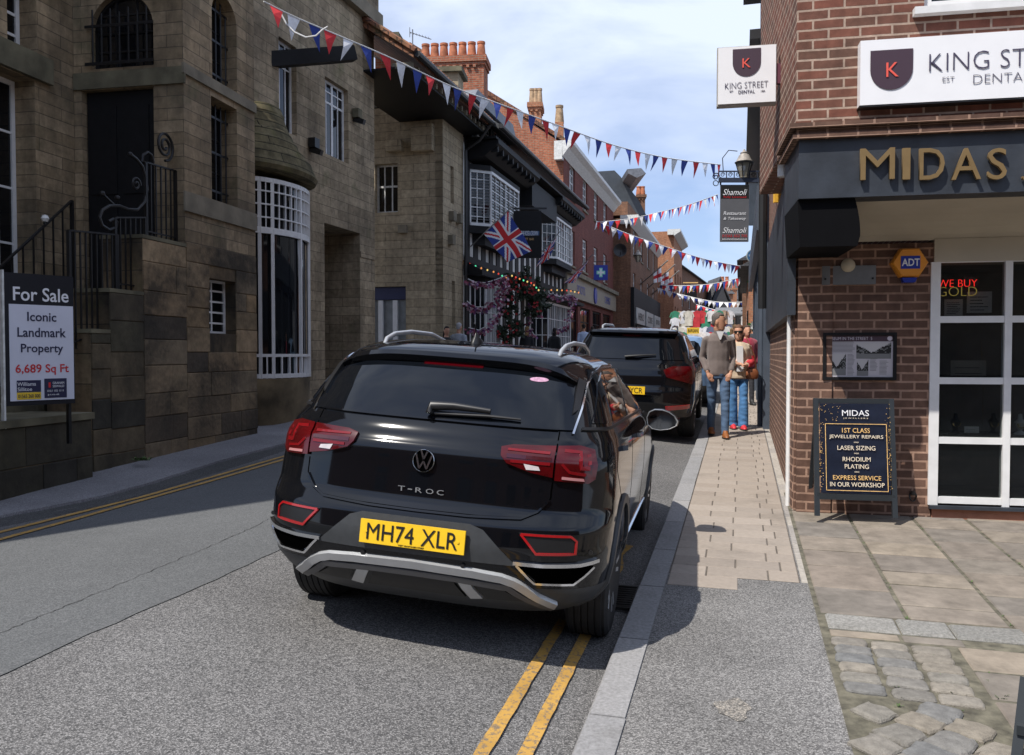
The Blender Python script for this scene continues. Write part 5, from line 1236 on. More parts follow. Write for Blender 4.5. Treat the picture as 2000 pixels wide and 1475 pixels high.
# ---- houses closing the view
def house(name, label, px0, px1, pytop, Y, depth, m, roofm, ridge=1.6, gable_front=False, wins=(), base=.5):
    a, b = at(px0, pytop, Y), at(px1, pytop, Y); g0 = gz(Y)+base-.6; r = thing(name, label, 'building', ((a.x+b.x)/2, Y, g0)); W = (b.x-a.x)/2; H = a.z-g0
    mb = MB(); facade(mb, -W, W, 0, H, wins, .12, depth); mb.build('wall', m, r)
    if gable_front: MB().prism([(-W, H), (W, H), (0, H+ridge)], .0, depth).build('gable', m, r); MB().prism([(-W-.3, H-.1), (0, H+ridge+.1), (W+.3, H-.1), (W+.3, H+.15), (0, H+ridge+.4), (-W-.3, H+.15)], -.3, depth).build('roof', roofm, r)
    else: MB().prism([(-.3, H), (depth/2, H+ridge), (depth+.3, H)], -W-.2, W+.2, 'yz').build('roof', roofm, r)
    for w_ in wins: window(r, *w_, .12, 2, 2, WHITEO, .1, .05)
    return r
house('brick_house', 'distant brick house with red chimneys closing the street', 1396, 1432, 574, 112, 8, BRICKO, SLATE, 1.4, wins=((-.8, .4, 5, 6.4),))
house('gabled_house', 'distant dark gabled house in the middle of the view', 1390, 1422, 590, 100, 6, mat('dark render', (.05, .05, .055), .8, 0, .2), SLATE, 2.6, True)
house('grey_roof_house', 'distant pale house with grey slate roof at the end of the street', 1425, 1478, 585, 125, 8, PLAST, SLATE, 3.0, wins=((-1.5, -.3, 4, 5.4),))
chim('chimney', 'distant wide brick chimney with two pots at the street end', 1407, 1428, 553, 113, 1.2, 3.5, 2, BRICKO, ph=.9, pr=.25)
chim('chimney', 'distant small brick chimney between two larger ones', 1430, 1440, 563, 118, 1.0, 2.5, 1, BRICKO, ph=.7, pr=.2)
chim('chimney', 'distant square brick chimney beside the green hanging plants', 1448, 1464, 545, 122, 1.2, 4.0, 0, BRICKO)
# ---- unseen terrace, added to darken the reflections in the nearest car
bh = thing('unseen_terrace', 'brick terrace facing up the street from behind the viewer', 'building', (-3, -17, -.6)); m = MB(); m.box(-30, 30, -7, 0, 0, 9.5); m.build('wall', BRICKB, bh); MB().prism([(.3, 9.5), (-3.5, 12.5), (-7.3, 9.5)], -30.2, 30.2, 'yz').build('roof', SLATE, bh)
wb = MB()
for i in range(9):
    for z_ in (1.2, 4.6): MB().box(-14+i*3.1, -12.6+i*3.1, .01, .05, z_, z_+1.6).build('window', PANE, bh)
# ------------------------------------------------------------------ right: corner shop
BRK = brickmat('corner shop brown brick', (.105, .06, .046), (.155, .088, .064), (.34, .215, .16), .215, .0745, .0095, (.05, .035, .03), .35, 1.2, .88, 0, None, .8)
BRKU = brickmat('upper red brick', (.20, .075, .052), (.125, .068, .05), (.40, .30, .24), .225, .0745, .0085, (.06, .04, .035), .3, 1.3, .88, 0, None, .8)
NAVYP = mat('charcoal fascia paint', (.028, .034, .045), .5, 0, .25, 5, .12, 25)
BRONZE = mat('bronze letters', (.30, .20, .09), .38, .55, .08, 12)
CREAM = mat('cream soffit paint', (.42, .375, .30), .7, 0, .06, 3)
SIGNW = mat('white sign face', (.80, .80, .82), .35, 0, .02)
PLUM = mat('plum sign', (.055, .03, .045), .45, 0, 0); CORAL = mat('coral ink', (.75, .10, .07), .5, 0, 0)
C1 = G(1550, 1001, HP); eM = Vector((.98, -.19, 0)).normalized(); FM = Frame((C1.x, C1.y, 0), eM); FR = Frame((C1.x, C1.y, 0), -ES)
zg = C1.z-.1; OFF = -.85
shop = fthing('corner_shop', 'brown brick jewellers corner shop with charcoal fascia and bronze letters', 'building', FM)
H = lambda px, py, off=0.0: FM.hit(px, py, off)
zw = H(1700, 477)[1]; uw = FM.u(1821); uE = 6.2; zs = H(1900, 988)[1]; zwt = H(1900, 511)[1]
m = MB(); facade(m, .10, uw, zg, zw, [], .1, .2); m.box(uw, uE, .02, .3, zg, zs); 
m.prism([(0, .10), (.10, 0), (.10, .3), (0, .3)], zg, zw, 'xy'); m.build('wall', BRK, shop)
place(MB().box(-30, -.0, .02, .3, zg-.3, zw+.4).box(-30, -.06, 0, .019, zg-.3, zw+.3).build('side_wall', BRK, shop), FR, FM)
MB().box(uw+.01, uE, -.012, .018, zg, zs-.03).build('stall_riser', mat('terracotta riser', (.30, .13, .08), .8, 0, .2, 8), shop)
# shop window: frame, panes, a shallow unlit interior brightened by a lighter colour
wf = MB(); xs = [H(x, 700)[0] for x in (1827, 1967, 2105, 2240)]; zl = [H(1900, y)[1] for y in (978, 861, 744, 624, 506)]
wt = .055
for i, x in enumerate(xs): wf.box(x-wt/2-(.02 if i == 0 else 0), x+wt/2, -.02, .05, zs, zwt)
for j, z in enumerate(zl):
    for i in range(3): wf.box(xs[i]+wt/2+.001, xs[i+1]-wt/2-.001, -.015, .045, z-wt/2, z+wt/2)
wfo = wf.build('shop_window', WHITE, shop)
MB().box(xs[0]-.04, xs[-1], -.05, .06, zs-.03, zs-.002).build('sill', NAVYP, wfo)
SGL = glassmat('shop glass', (.01, .012, .014), .02, .74, .015)
for i in range(3):
    for j in range(4): MB().box(xs[i]+wt/2, xs[i+1]-wt/2, .012, .016, zl[j]+wt/2, zl[j+1]-wt/2).build('pane', SGL, wfo)
INT = mat('shop interior', (.15, .14, .13), .8, 0, .3, 3)
m = MB(); m.box(uw, uE, 1.2, 1.25, zg, zw); m.box(uw-.1, uw, .05, 1.2, zg, zw); m.box(uw, uE, .05, 1.2, zs-.05, zs-.005); m.box(uw, uE, .05, 1.2, zwt+.01, zwt+.05); m.build('interior', INT, shop)
SHG = glassmat('glass shelf', (.02, .025, .025), .05, .5, .0)
for z in (zl[1], zl[2]): MB().box(uw+.02, xs[2], .12, .5, z+.03, z+.04).build('shelf', SHG, shop)
PAPER = mat('paper notice', (.55, .53, .50), .7, 0, .08, 20); VELV = mat('white display bust', (.6, .58, .54), .6, 0, .1)
def card(label, x0, x1, y0, y1, off=.10, m_=PAPER, lines=0, name='notice', cat='notice', grp='cards and notices in the shop window'):
    a, z1 = H(x0, y0, off); b, z0 = H(x1, y1, off); r = thing(name, label, cat, FM.world((a+b)/2, off, z0), FM.rz, grp); w, h_ = b-a, z1-z0
    MB().box(-w/2, w/2, 0, .006, 0, h_).build('card', m_, r)
    if lines:
        l_ = MB(); random.seed(x0)
        for k in range(lines): l_.box(-w*.38, w*random.uniform(.1, .4), -.0015, -.0005, h_*(.12+.76*k/lines), h_*(.12+.76*k/lines)+h_*.03)
        l_.build('printed_lines', INKB, r)
    return r
card('pale printed certificate leaning at the bottom left of the upper left pane', 1845, 1880, 585, 617, .12, PAPER, 7); card('calendar with a grid of dates beside the certificate', 1889, 1937, 570, 611, .12, PAPER, 5)
card('small dark framed card hung high behind the calendar', 1882, 1912, 540, 570, .2, mat('dark card', (.12, .11, .1), .6), 0); card('wide display card with a loop bracelet in the second pane', 1857, 1926, 704, 734, .14, mat('beige card', (.30, .26, .22), .7, 0, .1), 2)
card('small price card standing in the third pane', 1884, 1912, 833, 846, .16, VELV, 2)
GOLDM = mat('gold jewellery', (.85, .62, .25), .2, 1, 0)
for lab, px, y0, y1 in (('string of beads hanging through the second pane', 1917, 660, 703), ('string of beads hanging through the third pane', 1919, 754, 828)):
    r = thing('bead_string', lab, 'necklace', FM.world(*[(H(px, y1, .22)[0]), .22, H(px, y1, .22)[1]]), FM.rz, 'bead strings in the shop window'); b = MB(); hh = H(px, y0, .22)[1]-H(px, y1, .22)[1]
    n_ = int(hh/.016)
    for k in range(n_): b.lathe([(.0005, -.005), (.005, 0), (.0005, .005)], (0, 0, k*.016), 6)
    b.build('beads', GOLDM, r)
for lab, px, py in (('pearl necklace on a dark stand at the left of the third pane', 1866, 846), ('small ring tray beside the price card', 1940, 846), ('white necklace bust in the right hand window column', 1992, 848)):
    u_, z_ = H(px, py, .25); r = thing('jewellery_display', lab, 'display', FM.world(u_, .25, z_), FM.rz, 'jewellery displays on the window shelf')
    MB().lathe([(.05, 0), (.04, .01), (.015, .03), (.03, .06), (.045, .10), (.02, .13), (.015, .17), (.001, .175)], n=12).build('bust', VELV if px > 1980 else DARKP, r, smooth=True); MB().tube([(.03*cos(a), -.035, .09+.035*sin(a)) for a in [pi+pi*k/10 for k in range(11)]], .004, 5).build('necklace', GOLDM, r)
# neon sign
ns = thing('neon_sign', 'lit neon sign reading WE BUY in red and GOLD in yellow', 'sign', FM.world(*[H(1872, 580, .06)[0], .06, H(1872, 580, .06)[1]]), FM.rz); o_ = ns
u0, z0 = H(1872, 580, .06)
def nt(s, x0, x1, y0, y1, m_):
    a, za = H(x0, y0, .06); b, zb2 = H(x1, y1, .06); t_ = txt(s, ns, (a+b)/2-u0, (za+zb2)/2-z0, b-a, za-zb2, m_, y=0, depth=.006, bold=-.02); return t_
nt('WE BUY', 1832, 1908, 547, 560, mat('red neon', (.9, .03, .03), .4, 0, 0, emit=(1, .03, .02), es=2.0)); nt('GOLD', 1832, 1908, 561, 578, mat('yellow neon', (.5, .38, .1), .4, 0, 0, emit=(.9, .65, .15), es=.35))
# cream cove, corner bracket coloured near black as its shaded underside
zf0 = H(1700, 387, OFF)[1]; zf1 = H(1700, 268, OFF)[1]; uf = H(1560, 330, OFF)[0]
cv = MB(); nst = 8
for k in range(nst):
    a0, a1 = k/nst*pi/2, (k+1)/nst*pi/2; P_ = lambda a: (OFF+.03+(-OFF-.04)*sin(a), zw+.02+(zf0-zw-.0)*cos(a)**1.0*1.0)
    (y0, z0_), (y1, z1_) = P_(a0), P_(a1); cv.quad((.3, y0, z0_), (uE, y0, z0_), (uE, y1, z1_), (.3, y1, z1_))
cv.box(uw+.0, uE, -.02, .3, zwt, zw+.03); cv.build('cove', CREAM, shop)
br_ = [(uf+.0, zf0+.01), (H(1672, 387, OFF)[0], zf0+.01)]
n_ = 20; xr0, zr0 = br_[1]; xr1, zr1 = H(1652, 478, OFF*.3); 
arc_ = [(xr0+(xr1-xr0)*(1-(1-k/n_)**2.0), zr0+(zr1-zr0)*(k/n_)) for k in range(n_+1)]
zc = H(1550, 500, -.2)[1]
MB().prism([(uf, zf0+.01)]+arc_+[(xr1-.02, zc), (uf+.02, zc)], OFF+.04, -.005).build('corner_bracket', mat('shade black bracket', (.003, .003, .004), .8, 0, .1, spec=.1), shop)
fa = MB().box(uf, uE, OFF, -.0, zf0+.012, zf1).build('fascia', NAVYP, shop)
fb = MB().box(-14, -.0, -.07, -.0, FR.hit(1556, 470, -.3)[1]-.0, zf1-.003); fb = fb.build('side_fascia', NAVYP, shop); place(fb, FR, FM)
def ftxt(fr, s, x0, x1, y0, y1, off, m_, par, depth=.01, bold=0.0, name='lettering', rootloc=None, **kw):
    ym = (y0+y1)/2; xm = (x0+x1)/2; a = fr.hit(x0, ym, off)[0]; b = fr.hit(x1, ym, off)[0]; za = fr.hit(xm, y0, off)[1]; zb2 = fr.hit(xm, y1, off)[1]
    return txt(s, par, (a+b)/2, (za+zb2)/2, b-a, za-zb2, m_, y=off, depth=depth, bold=bold, name=name, **kw)
for ch, x0, x1 in (('M', 1679, 1746), ('I', 1761, 1776), ('D', 1794, 1843), ('A', 1856, 1914), ('S', 1927, 1964), ('J', 1994, 2020)):
    ftxt(FM, ch, x0, x1, 291, 352, OFF-.014, BRONZE, fa, .03, .0, 'letter')
# dentil brick courses and upper storey
zu0 = H(1700, 238, OFF)[1]
tm = MB()
for k, (o_, h_) in enumerate(((.05, .05), (.02, .05), (.075, .055))): z_ = zf1+.003+k*(zu0-zf1)/3; tm.box(uf-o_, uE, OFF-o_, -.002, z_, z_+(zu0-zf1)/3-.004)
tm.build('brick_cornice', BRK, shop)
uo = H(1805, 20, OFF)[0]; zo = H(1900, 12, OFF)[1]; zT = 8.2; ub_ = H(1556, 120, OFF)[0]
m = MB(); m.box(ub_, uo, OFF, 2, zu0, zT); m.box(uo, uE, OFF, 2, zu0, zo); m.box(uo, uE, OFF+.15, 2, zo, zT); m.build('upper_wall', BRKU, shop)
MB().box(uo-.08, uE, OFF-.07, OFF-.002, H(1900, 26, OFF)[1], zo).build('window_sill', WHITE, shop)
wu = window(shop, uo, uo+1.4, zo+.01, zo+1.6, .12, 2, 2, WHITE, .06, .04, y0=OFF+.04); g = MB()
for k in range(13): g.box(uo+.06+k*.1, uo+.075+k*.1, OFF+.095, OFF+.1, zo+.05, zo+1.55)
g.build('leading', mat('lead cames', (.3, .3, .3), .5, .3), wu)
window(shop, uo+1.45, uE, zo+.01, zo+1.6, .12, 3, 2, WHITE, .06, .04, y0=OFF+.04)
# street side of the upper storey: brick with white windows, black downpipe, green lead strip
zS = 8.2
m = MB().box(-9, -.02, -.03, 2.5, zf1, zS); place(m.build('upper_side_wall', BRKU, shop), FR, FM)
for k in range(4): w = window(shop, -1.6-k*2.2-.8, -1.6-k*2.2+.4, 4.4, 5.9, .1, 2, 2, WHITE, .06, .04, y0=-.08); place(w, FR, FM)
g = MB().tube([(-.5, -.09, zf1), (-.5, -.09, zS)], .05, 8).build('downpipe', WHITE, shop); place(g, FR, FM)
g = MB().tube([(-3.2, -.2, 2.2), (-3.2, -.2, zS)], .05, 8).build('downpipe', GUT, shop); place(g, FR, FM)
g = MB().tube([(-.30, -.03, zg), (-.30, -.03, FR.hit(1545, 545)[1])], .024, 8).build('downpipe', WHITE, shop); place(g, FR, FM)
g = MB().box(-9, .1, -.45, -.04, zS, zS+.12).build('eaves', GUT, shop); place(g, FR, FM)
# grey shopfront and pilasters beyond the shop on the same side
gs = thing('grey_shopfront', 'slate grey painted shopfront in line beyond the corner shop', 'building', FR.world(-6.3, 0, 0), FR.rz)
GREYP = mat('slate grey paint', (.06, .075, .10), .5, 0, .15, 5); LGREY = mat('pale grey paint', (.28, .30, .33), .5, 0, .1, 5)
m = MB().box(-14, 0, .0, 4, 0, 6.6).build('wall', LGREY, gs)
for u_ in (-.1, -3, -6, -9, -12): MB().box(u_-.3, u_, -.10, -.001, .1, 4.5).build('pilaster', GREYP, gs)
for u_ in (-2.9, -5.9, -8.9): w = window(gs, u_+.1, u_+2.4, 1.1, 3.4, .1, 2, 1, GREYP, .08, .06, y0=-.07)
MB().box(-14, 0, -.22, -.101, 3.6, 4.3).build('fascia', GREYP, gs); MB().tube([(-.5, -.12, .2), (-.5, -.12, 6.6)], .06, 8).build('downpipe', GREYP, gs)
MB().box(-14, 0, -.35, 4, 6.6, 6.75).build('eaves', GUT, gs)
FQ = Frame(ES*31+ET*.28, eF); rb = fthing('brick_house', 'sunlit brick flank of the house beyond the grey shopfront, hung with plants', 'building', FQ)
zq = FQ.hit(1478, 520)[1]; m = MB(); m.box(0, 5, 0, 14, .3, zq); m.build('wall', BRICKO, rb); MB().prism([(-.3, zq), (2.6, zq+1.6), (5, zq)], -.25, 14).build('roof', SLATE, rb)
MB().box(-.05, -.001, 1, 3, 1.2, 3.2).build('window', PANE, rb)
FQ2 = Frame(ES*46+ET*.1, eF); rb = fthing('dark_shop_row', 'dark row of shops far up the right pavement', 'building', FQ2); MB().box(0, 6, 0, 60, .3, 6.5).build('wall', BRICKB, rb); MB().prism([(-.3, 6.5), (3, 8.3), (6, 6.5)], -.2, 60).build('roof', SLATE, rb)
for k in range(6): MB().box(-.08, -.001, 2+k*9, 8+k*9, 1, 4).build('shopfront', BLACKP if k % 2 else GREYP, rb)
# ---- signs and fixings on the shop
ks = fthing('wall_sign', 'large white dental practice sign above the charcoal fascia', 'sign', FM); o1_ = OFF-.10
a, zt1 = H(1681, 80, o1_); _, zb1_ = H(1681, 206, o1_); MB().box(a, a+4.2, o1_, OFF-.001, zb1_, zt1).build('panel', SIGNW, ks); MB().box(a-.004, a+4.204, o1_+.004, OFF-.002, zb1_-.012, zb1_-.001).build('bottom_trim', GUT, ks)
def shield(par, fr, x0, x1, y0, y1, off):
    ym = (y0+y1)/2; a, b = fr.hit(x0, ym, off)[0], fr.hit(x1, ym, off)[0]; za, zb2 = fr.hit((x0+x1)/2, y0, off)[1], fr.hit((x0+x1)/2, y1, off)[1]; r_ = (b-a)/2; c = (a+b)/2; zc = zb2+r_
    pts = [(a, za), (b, za)]+[(c+r_*cos(t), zc+r_*sin(t)) for t in [-pi*k/16 for k in range(17)]]; return MB().prism(pts, off, off+.004).build('shield', PLUM, par)
shield(ks, FM, 1700, 1783, 97, 175, o1_-.006); ftxt(FM, 'K', 1731, 1755, 122, 150, o1_-.009, CORAL, ks, .003)
THIN = mat('slate ink', (.06, .05, .09), .5, 0, 0)
ftxt(FM, 'KING STREET', 1815, 2125, 96, 131, o1_-.004, THIN, ks, .003, -.022); ftxt(FM, 'EST', 1841, 1864, 150, 159, o1_-.004, THIN, ks, .003, -.028); ftxt(FM, 'DENTAL', 1901, 2012, 143, 160, o1_-.004, THIN, ks, .003, -.028); ftxt(FM, '1984', 2040, 2065, 145, 154, o1_-.004, THIN, ks, .003)
FPJ = Frame(FR.world(-.15, 0, 0), eM); ps = fthing('projecting_sign', 'white square dental sign with plum shield sticking out over the pavement', 'sign', FPJ)
a, zt1 = FPJ.hit(1403, 94); b, zb1_ = FPJ.hit(1515, 199); zb1_ = (FPJ.hit(1405, 203)[1]+zb1_)/2; zt1 = (FPJ.hit(1513, 87)[1]+zt1)/2
MB().box(a, b, 0, .09, zb1_, zt1).build('panel', SIGNW, ps); MB().box(a-.008, b+.008, .02, .10, zb1_-.012, zt1+.01).build('edge', mat('sign edge', (.35, .33, .3), .5, .3), ps)
MB().box(b+.009, -.1, .02, .07, FPJ.hit(1525, 161)[1], FPJ.hit(1525, 122)[1]).build('bracket', mat('plum bracket', (.12, .03, .05), .5, 0, .1), ps)
shield(ps, FPJ, 1431, 1486, 95, 149, -.005); ftxt(FPJ, 'K', 1450, 1466, 114, 132, -.008, CORAL, ps, .003); ftxt(FPJ, 'KING STREET', 1416, 1500, 160, 172, -.003, THIN, ps, .002, -.02); ftxt(FPJ, 'DENTAL', 1442, 1474, 176, 182, -.003, THIN, ps, .002)
ftxt(FPJ, 'EST', 1425, 1432, 177, 180, -.003, THIN, ps, .002); ftxt(FPJ, '1984', 1486, 1494, 176, 179, -.003, THIN, ps, .002)
# alarm box
AMB = mat('amber alarm box', (.72, .28, .03), .4, 0, .04); a, zt1 = H(1743, 512, -.12); b, _ = H(1817, 512, -.12); cz = H(1780, 512, -.12)[1]; cx = (a+b)/2; R_ = (b-a)/2
al = thing('alarm_box', 'amber hexagonal burglar alarm box with blue base on the brick wall', 'alarm', FM.world(cx, 0, cz), FM.rz); hexa = lambda k: [(R_*k*cos(pi*i/3), R_*k*.93*sin(pi*i/3)) for i in range(6)]
MB().loft([[Vector((x, y, z)) for x, z in hexa(k)] for k, y in ((1, -.002), (1, -.07), (.9, -.10))]).build('case', AMB, al); hx = MB().prism([(-R_*.4, -R_*.85), (R_*.4, -R_*.85), (R_*.3, -R_*1.12), (-R_*.3, -R_*1.12)], -.08, -.01).build('strobe', BLUEI, al)
MB().box(-R_*.52, R_*.5, -.104, -.1005, -R_*.36, R_*.36).build('logo_panel', BLUEI, al); txt('ADT', al, 0, 0, R_*.95, R_*.42, WINK, y=-.106, bold=.02)
v = MB()
for k in range(6): v.box(-R_*.9+k*.012, -R_*.9+k*.012+.005, -.075, -.071, -R_*.2-k*.014, -R_*.1-k*.014)
v.build('vents', INKB, al)
vp = thing('metal_plate', 'dull grey metal plate screwed to the shaded brick under the fascia', 'plate', FM.world(*[H(1657, 538)[0], 0, H(1657, 538)[1]]), FM.rz); w_ = (H(1710, 538)[0]-H(1605, 538)[0])/2; MB().box(-w_, w_, -.02, -.001, -.08, .08).build('plate', mat('grey plate', (.16, .165, .17), .5, .3, .15, 8), vp)
for sx in (-1, 1): MB().lathe([(.009, -.028), (.009, -.021)], (sx*w_*.88, 0, -.03), 8, 'y').build('bolt', DARKP, vp)
u_, z_ = H(1657, 518, -.04); bl = thing('round_light', 'small round cream bulkhead light above the grey metal plate', 'lamp', FM.world(u_, 0, z_), FM.rz); MB().lathe([(.055, -.001), (.058, -.03), (.04, -.05), (.001, -.056)], n=20, axis='y').build('globe', mat('cream globe', (.42, .36, .26), .4), bl, smooth=True)
# history plaque
a, zt1 = H(1608, 650, -.03); b, zb1_ = H(1751, 743, -.03); pq = thing('museum_plaque', 'framed local history plaque with old street photographs on the brick wall', 'plaque', FM.world((a+b)/2, 0, (zt1+zb1_)/2), FM.rz); w_, h_ = (b-a)/2, (zt1-zb1_)/2
m = MB(); m.box(-w_, w_, -.03, -.001, h_-.025, h_); m.box(-w_, w_, -.03, -.001, -h_, -h_+.025); m.box(-w_, -w_+.025, -.03, -.001, -h_+.0251, h_-.0251); m.box(w_-.025, w_, -.03, -.001, -h_+.0251, h_-.0251); m.build('frame', BLACKP, pq)
pn = MB().box(-w_+.026, w_-.026, -.012, -.002, -h_+.026, h_-.026).build('panel', mat('plaque paper', (.50, .47, .50), .35, 0, .05), pq); MB().box(-w_+.026, w_-.026, -.014, -.0125, h_-.075, h_-.026).build('title_band', PLUM, pn)
txt('MUSEUM IN THE STREET  5', pn, -w_*.28, h_-.05, w_*1.25, .026, mat('pale ink', (.55, .5, .55), .5, 0, 0), y=-.015, depth=.001)
def photo(x0, x1, z0, z1, seed):
    random.seed(seed); nx, nz = 22, 16; mb = MB(); mm = []
    for i in range(nx):
        for j in range(nz):
            mb.quad((x0+(x1-x0)*i/nx, -.0135, z0+(z1-z0)*j/nz), (x0+(x1-x0)*(i+1)/nx, -.0135, z0+(z1-z0)*j/nz), (x0+(x1-x0)*(i+1)/nx, -.0135, z0+(z1-z0)*(j+1)/nz), (x0+(x1-x0)*i/nx, -.0135, z0+(z1-z0)*(j+1)/nz))
            fx, fz = (i+.5)/nx-.45, (j+.5)/nz; sky = fz > .38+abs(fx)*1.15; g_ = 2 if sky else (1 if fz < .32 or random.random() < .3 else 0); mb.m[-1] = g_
    return mb.build('old_photograph', [INKB, mat('mid grey ink', (.18, .18, .18), .6, 0, 0), mat('pale photo', (.5, .48, .48), .6, 0, 0)], pn)
photo(-w_*.08, w_*.86, -.02, h_-.085, 1); photo(-w_*.82, -w_*.36, -h_*.8, h_*.1, 2); photo(-w_*.06, w_*.25, -h_*.82, -.03, 3)
l_ = MB(); random.seed(2)
for x0, x1, z0, z1 in ((-w_*.85, -w_*.12, h_*.18, h_*.62), (-w_*.32, -w_*.12, -h_*.8, h_*.12), (w_*.3, w_*.5, -h_*.6, -h_*.1), (w_*.55, w_*.8, -h_*.75, -h_*.2)):
    z = z0
    while z < z1: l_.box(x0, x1-random.uniform(0, .02), -.0135, -.0125, z, z+.004); z += .011
l_.build('text_lines', mat('mid grey ink', (.18, .18, .18), .6, 0, 0), pn)
MB().lathe([(.02, -.0145), (.02, -.014)], (w_*.82, 0, h_-.05), 16, 'y').build('round_mark', mat('pale ink', (.55, .5, .55), .5), pn)
# A-board of the jeweller
bL, _ = FM.hit(1595, 1008, -.40), 0; FAB = Frame(FM.world(0, -.40, 0), Vector((.985, -.17, 0)))
ax0, az0 = FAB.hit(1596, 1008); ax1, az1 = FAB.hit(1748, 1012); zt_ = FAB.hit(1660, 779, .12)[1]
zb_ = (az0+az1)/2; ab = thing('a_board', 'black pavement board listing 1st class jewellery repairs in gold letters', 'a-board', FAB.world((ax0+ax1)/2, 0, zb_), FAB.rz)
W2 = (ax1-ax0)/2; HH = zt_-zb_; tilt = radians(9)
fr = bpy.data.objects.new('front_panel', None)
def lean(z): return z*tan(tilt)
m = MB()
for sg in (-1, 1):
    m.bar((sg*W2, 0, 0), (sg*(W2-.005), lean(HH), HH), .04, .035, up=(0, 1, 0))
m.bar((-W2, lean(HH), HH-.02), (W2, lean(HH), HH-.02), .035, .04); m.bar((-W2, lean(.16), .16), (W2, lean(.16), .16), .035, .05); m.build('front_frame', GREYP if False else mat('board frame', (.02, .025, .03), .45, 0, .1), ab)
b_ = MB()
for sg in (-1, 1): b_.bar((sg*(W2-.01), lean(HH)+.30, 0), (sg*(W2-.02), lean(HH)+.02, HH-.02), .03, .03, up=(0, 1, 0))
b_.build('rear_frame', mat('board frame', (.02, .025, .03), .45, 0, .1), ab)
po = MB(); nx, nz = 14, 20; random.seed(6); pv = []
for i in range(nx+1):
    for j in range(nz+1): x = -W2+.03+(2*W2-.06)*i/nx; z = .19+(HH-.23)*j/nz; pv.append((x, lean(z)-.022+.004*mnoise.noise((x*7, z*6, 1)), z))
po.add(pv, [(i*(nz+1)+j, (i+1)*(nz+1)+j, (i+1)*(nz+1)+j+1, i*(nz+1)+j+1) for i in range(nx) for j in range(nz)]); poster = po.build('poster', mat('glossy navy poster', (.012, .016, .03), .22, 0, .2, 6), ab, smooth=True)
def at_(f): return .19+(HH-.23)*(1-f)
GOLDI = mat('gold print', (.75, .47, .18), .45, 0, .2, 40); CRMI = mat('cream print', (.72, .62, .48), .5, 0, .1, 40)
def bt(s, f, w, h, m_):
    z = at_(f); o = txt(s, ab, 0, 0, 2*W2*w, h, m_, y=0, depth=.002); o.location = (.01, lean(z)-.032, z); o.rotation_euler = (-tilt, 0, 0); return o
for s, f, w, h, m_ in (('MIDAS', .105, .35, .048, WINK), ('J E W E L L E R S', .165, .32, .012, CRMI), ('1ST CLASS', .30, .36, .038, GOLDI), ('JEWELLERY REPAIRS', .375, .70, .036, CRMI), ('LASER SIZING', .495, .49, .036, CRMI), ('RHODIUM', .62, .36, .036, CRMI), ('PLATING', .70, .31, .036, CRMI), ('EXPRESS SERVICE', .825, .62, .036, GOLDI), ('IN OUR WORKSHOP', .90, .70, .036, CRMI), ('ooo', .432, .06, .010, CRMI), ('ooo', .555, .06, .010, CRMI), ('ooo', .76, .06, .010, CRMI)): bt(s, f, w, h, m_)
fl_ = MB()
for x0, x1, f0, f1 in ((-.80, .80, .225, .231), (-.80, .80, .965, .971), (-.80, -.785, .225, .97), (.785, .80, .225, .97)): z0_, z1_ = at_(f1), at_(f0); fl_.box(x0*W2+.01, x1*W2+.01, 0, .001, z0_, z1_)
fl_.v = [(x, y+lean(z)-.031, z) for x, y, z in fl_.v]; fl_.build('gold_border', GOLDI, ab)
sp_ = MB(); random.seed(3)
for _ in range(170):
    f = random.random(); sd = random.choice((-1, 1)); x = sd*(.93-abs(random.gauss(0, .06)))*W2 if not (f < .2 and random.random() < .6) else (-.9+random.random()*.55)*W2; z = at_(f*.97); s_ = random.uniform(.001, .003); sp_.box(x-s_, x+s_, lean(z)-.030, lean(z)-.029, z-s_, z+s_)
sp_.build('gold_flecks', GOLDI, ab, kind='stuff')
# part of a second board at the right edge
pA = G(1968, 1490, HP); pt_ = ray(1990, 1338); ab2 = thing('a_board', 'edge of a plain dark pavement board at the bottom right corner', 'a-board', (pA.x+.03, pA.y, pA.z), radians(-35)); 
sc_ = pA.y/pt_.y; h2 = (CO+pt_*sc_).z-pA.z
m = MB(); m.bar((0, 0, 0), (.02, .10, h2), .035, .03, up=(0, 1, 0)); m.bar((.55, 0, 0), (.53, .10, h2), .035, .03, up=(0, 1, 0)); m.bar((.02, .10, h2), (.53, .10, h2), .03, .035); m.bar((.0, .02, .12), (.55, .02, .12), .03, .035); m.build('frame', mat('board frame', (.02, .025, .03), .45, 0, .1), ab2); MB().prism([(.03, .14), (.52, .14), (.51, h2-.03), (.04, h2-.03)], .05, .06).build('panel', mat('dark green panel', (.01, .025, .022), .3, 0, .1), ab2)
# tap pipe and cable
u_, z_ = H(1783, 970, -.03); tp = thing('wall_tap', 'small black tap and cable coil low on the brick wall', 'tap', FM.world(u_, 0, z_), FM.rz)
MB().tube([(.04*cos(a)*(.6+.05*a/6), -.03-.01*sin(a*2), .04*sin(a)) for a in [pi*k/6 for k in range(26)]], .006, 6).build('cable', DARKP, tp); MB().bar((0, -.001, .03), (0, -.05, .03), .03, .03).build('tap_body', DARKP, tp)
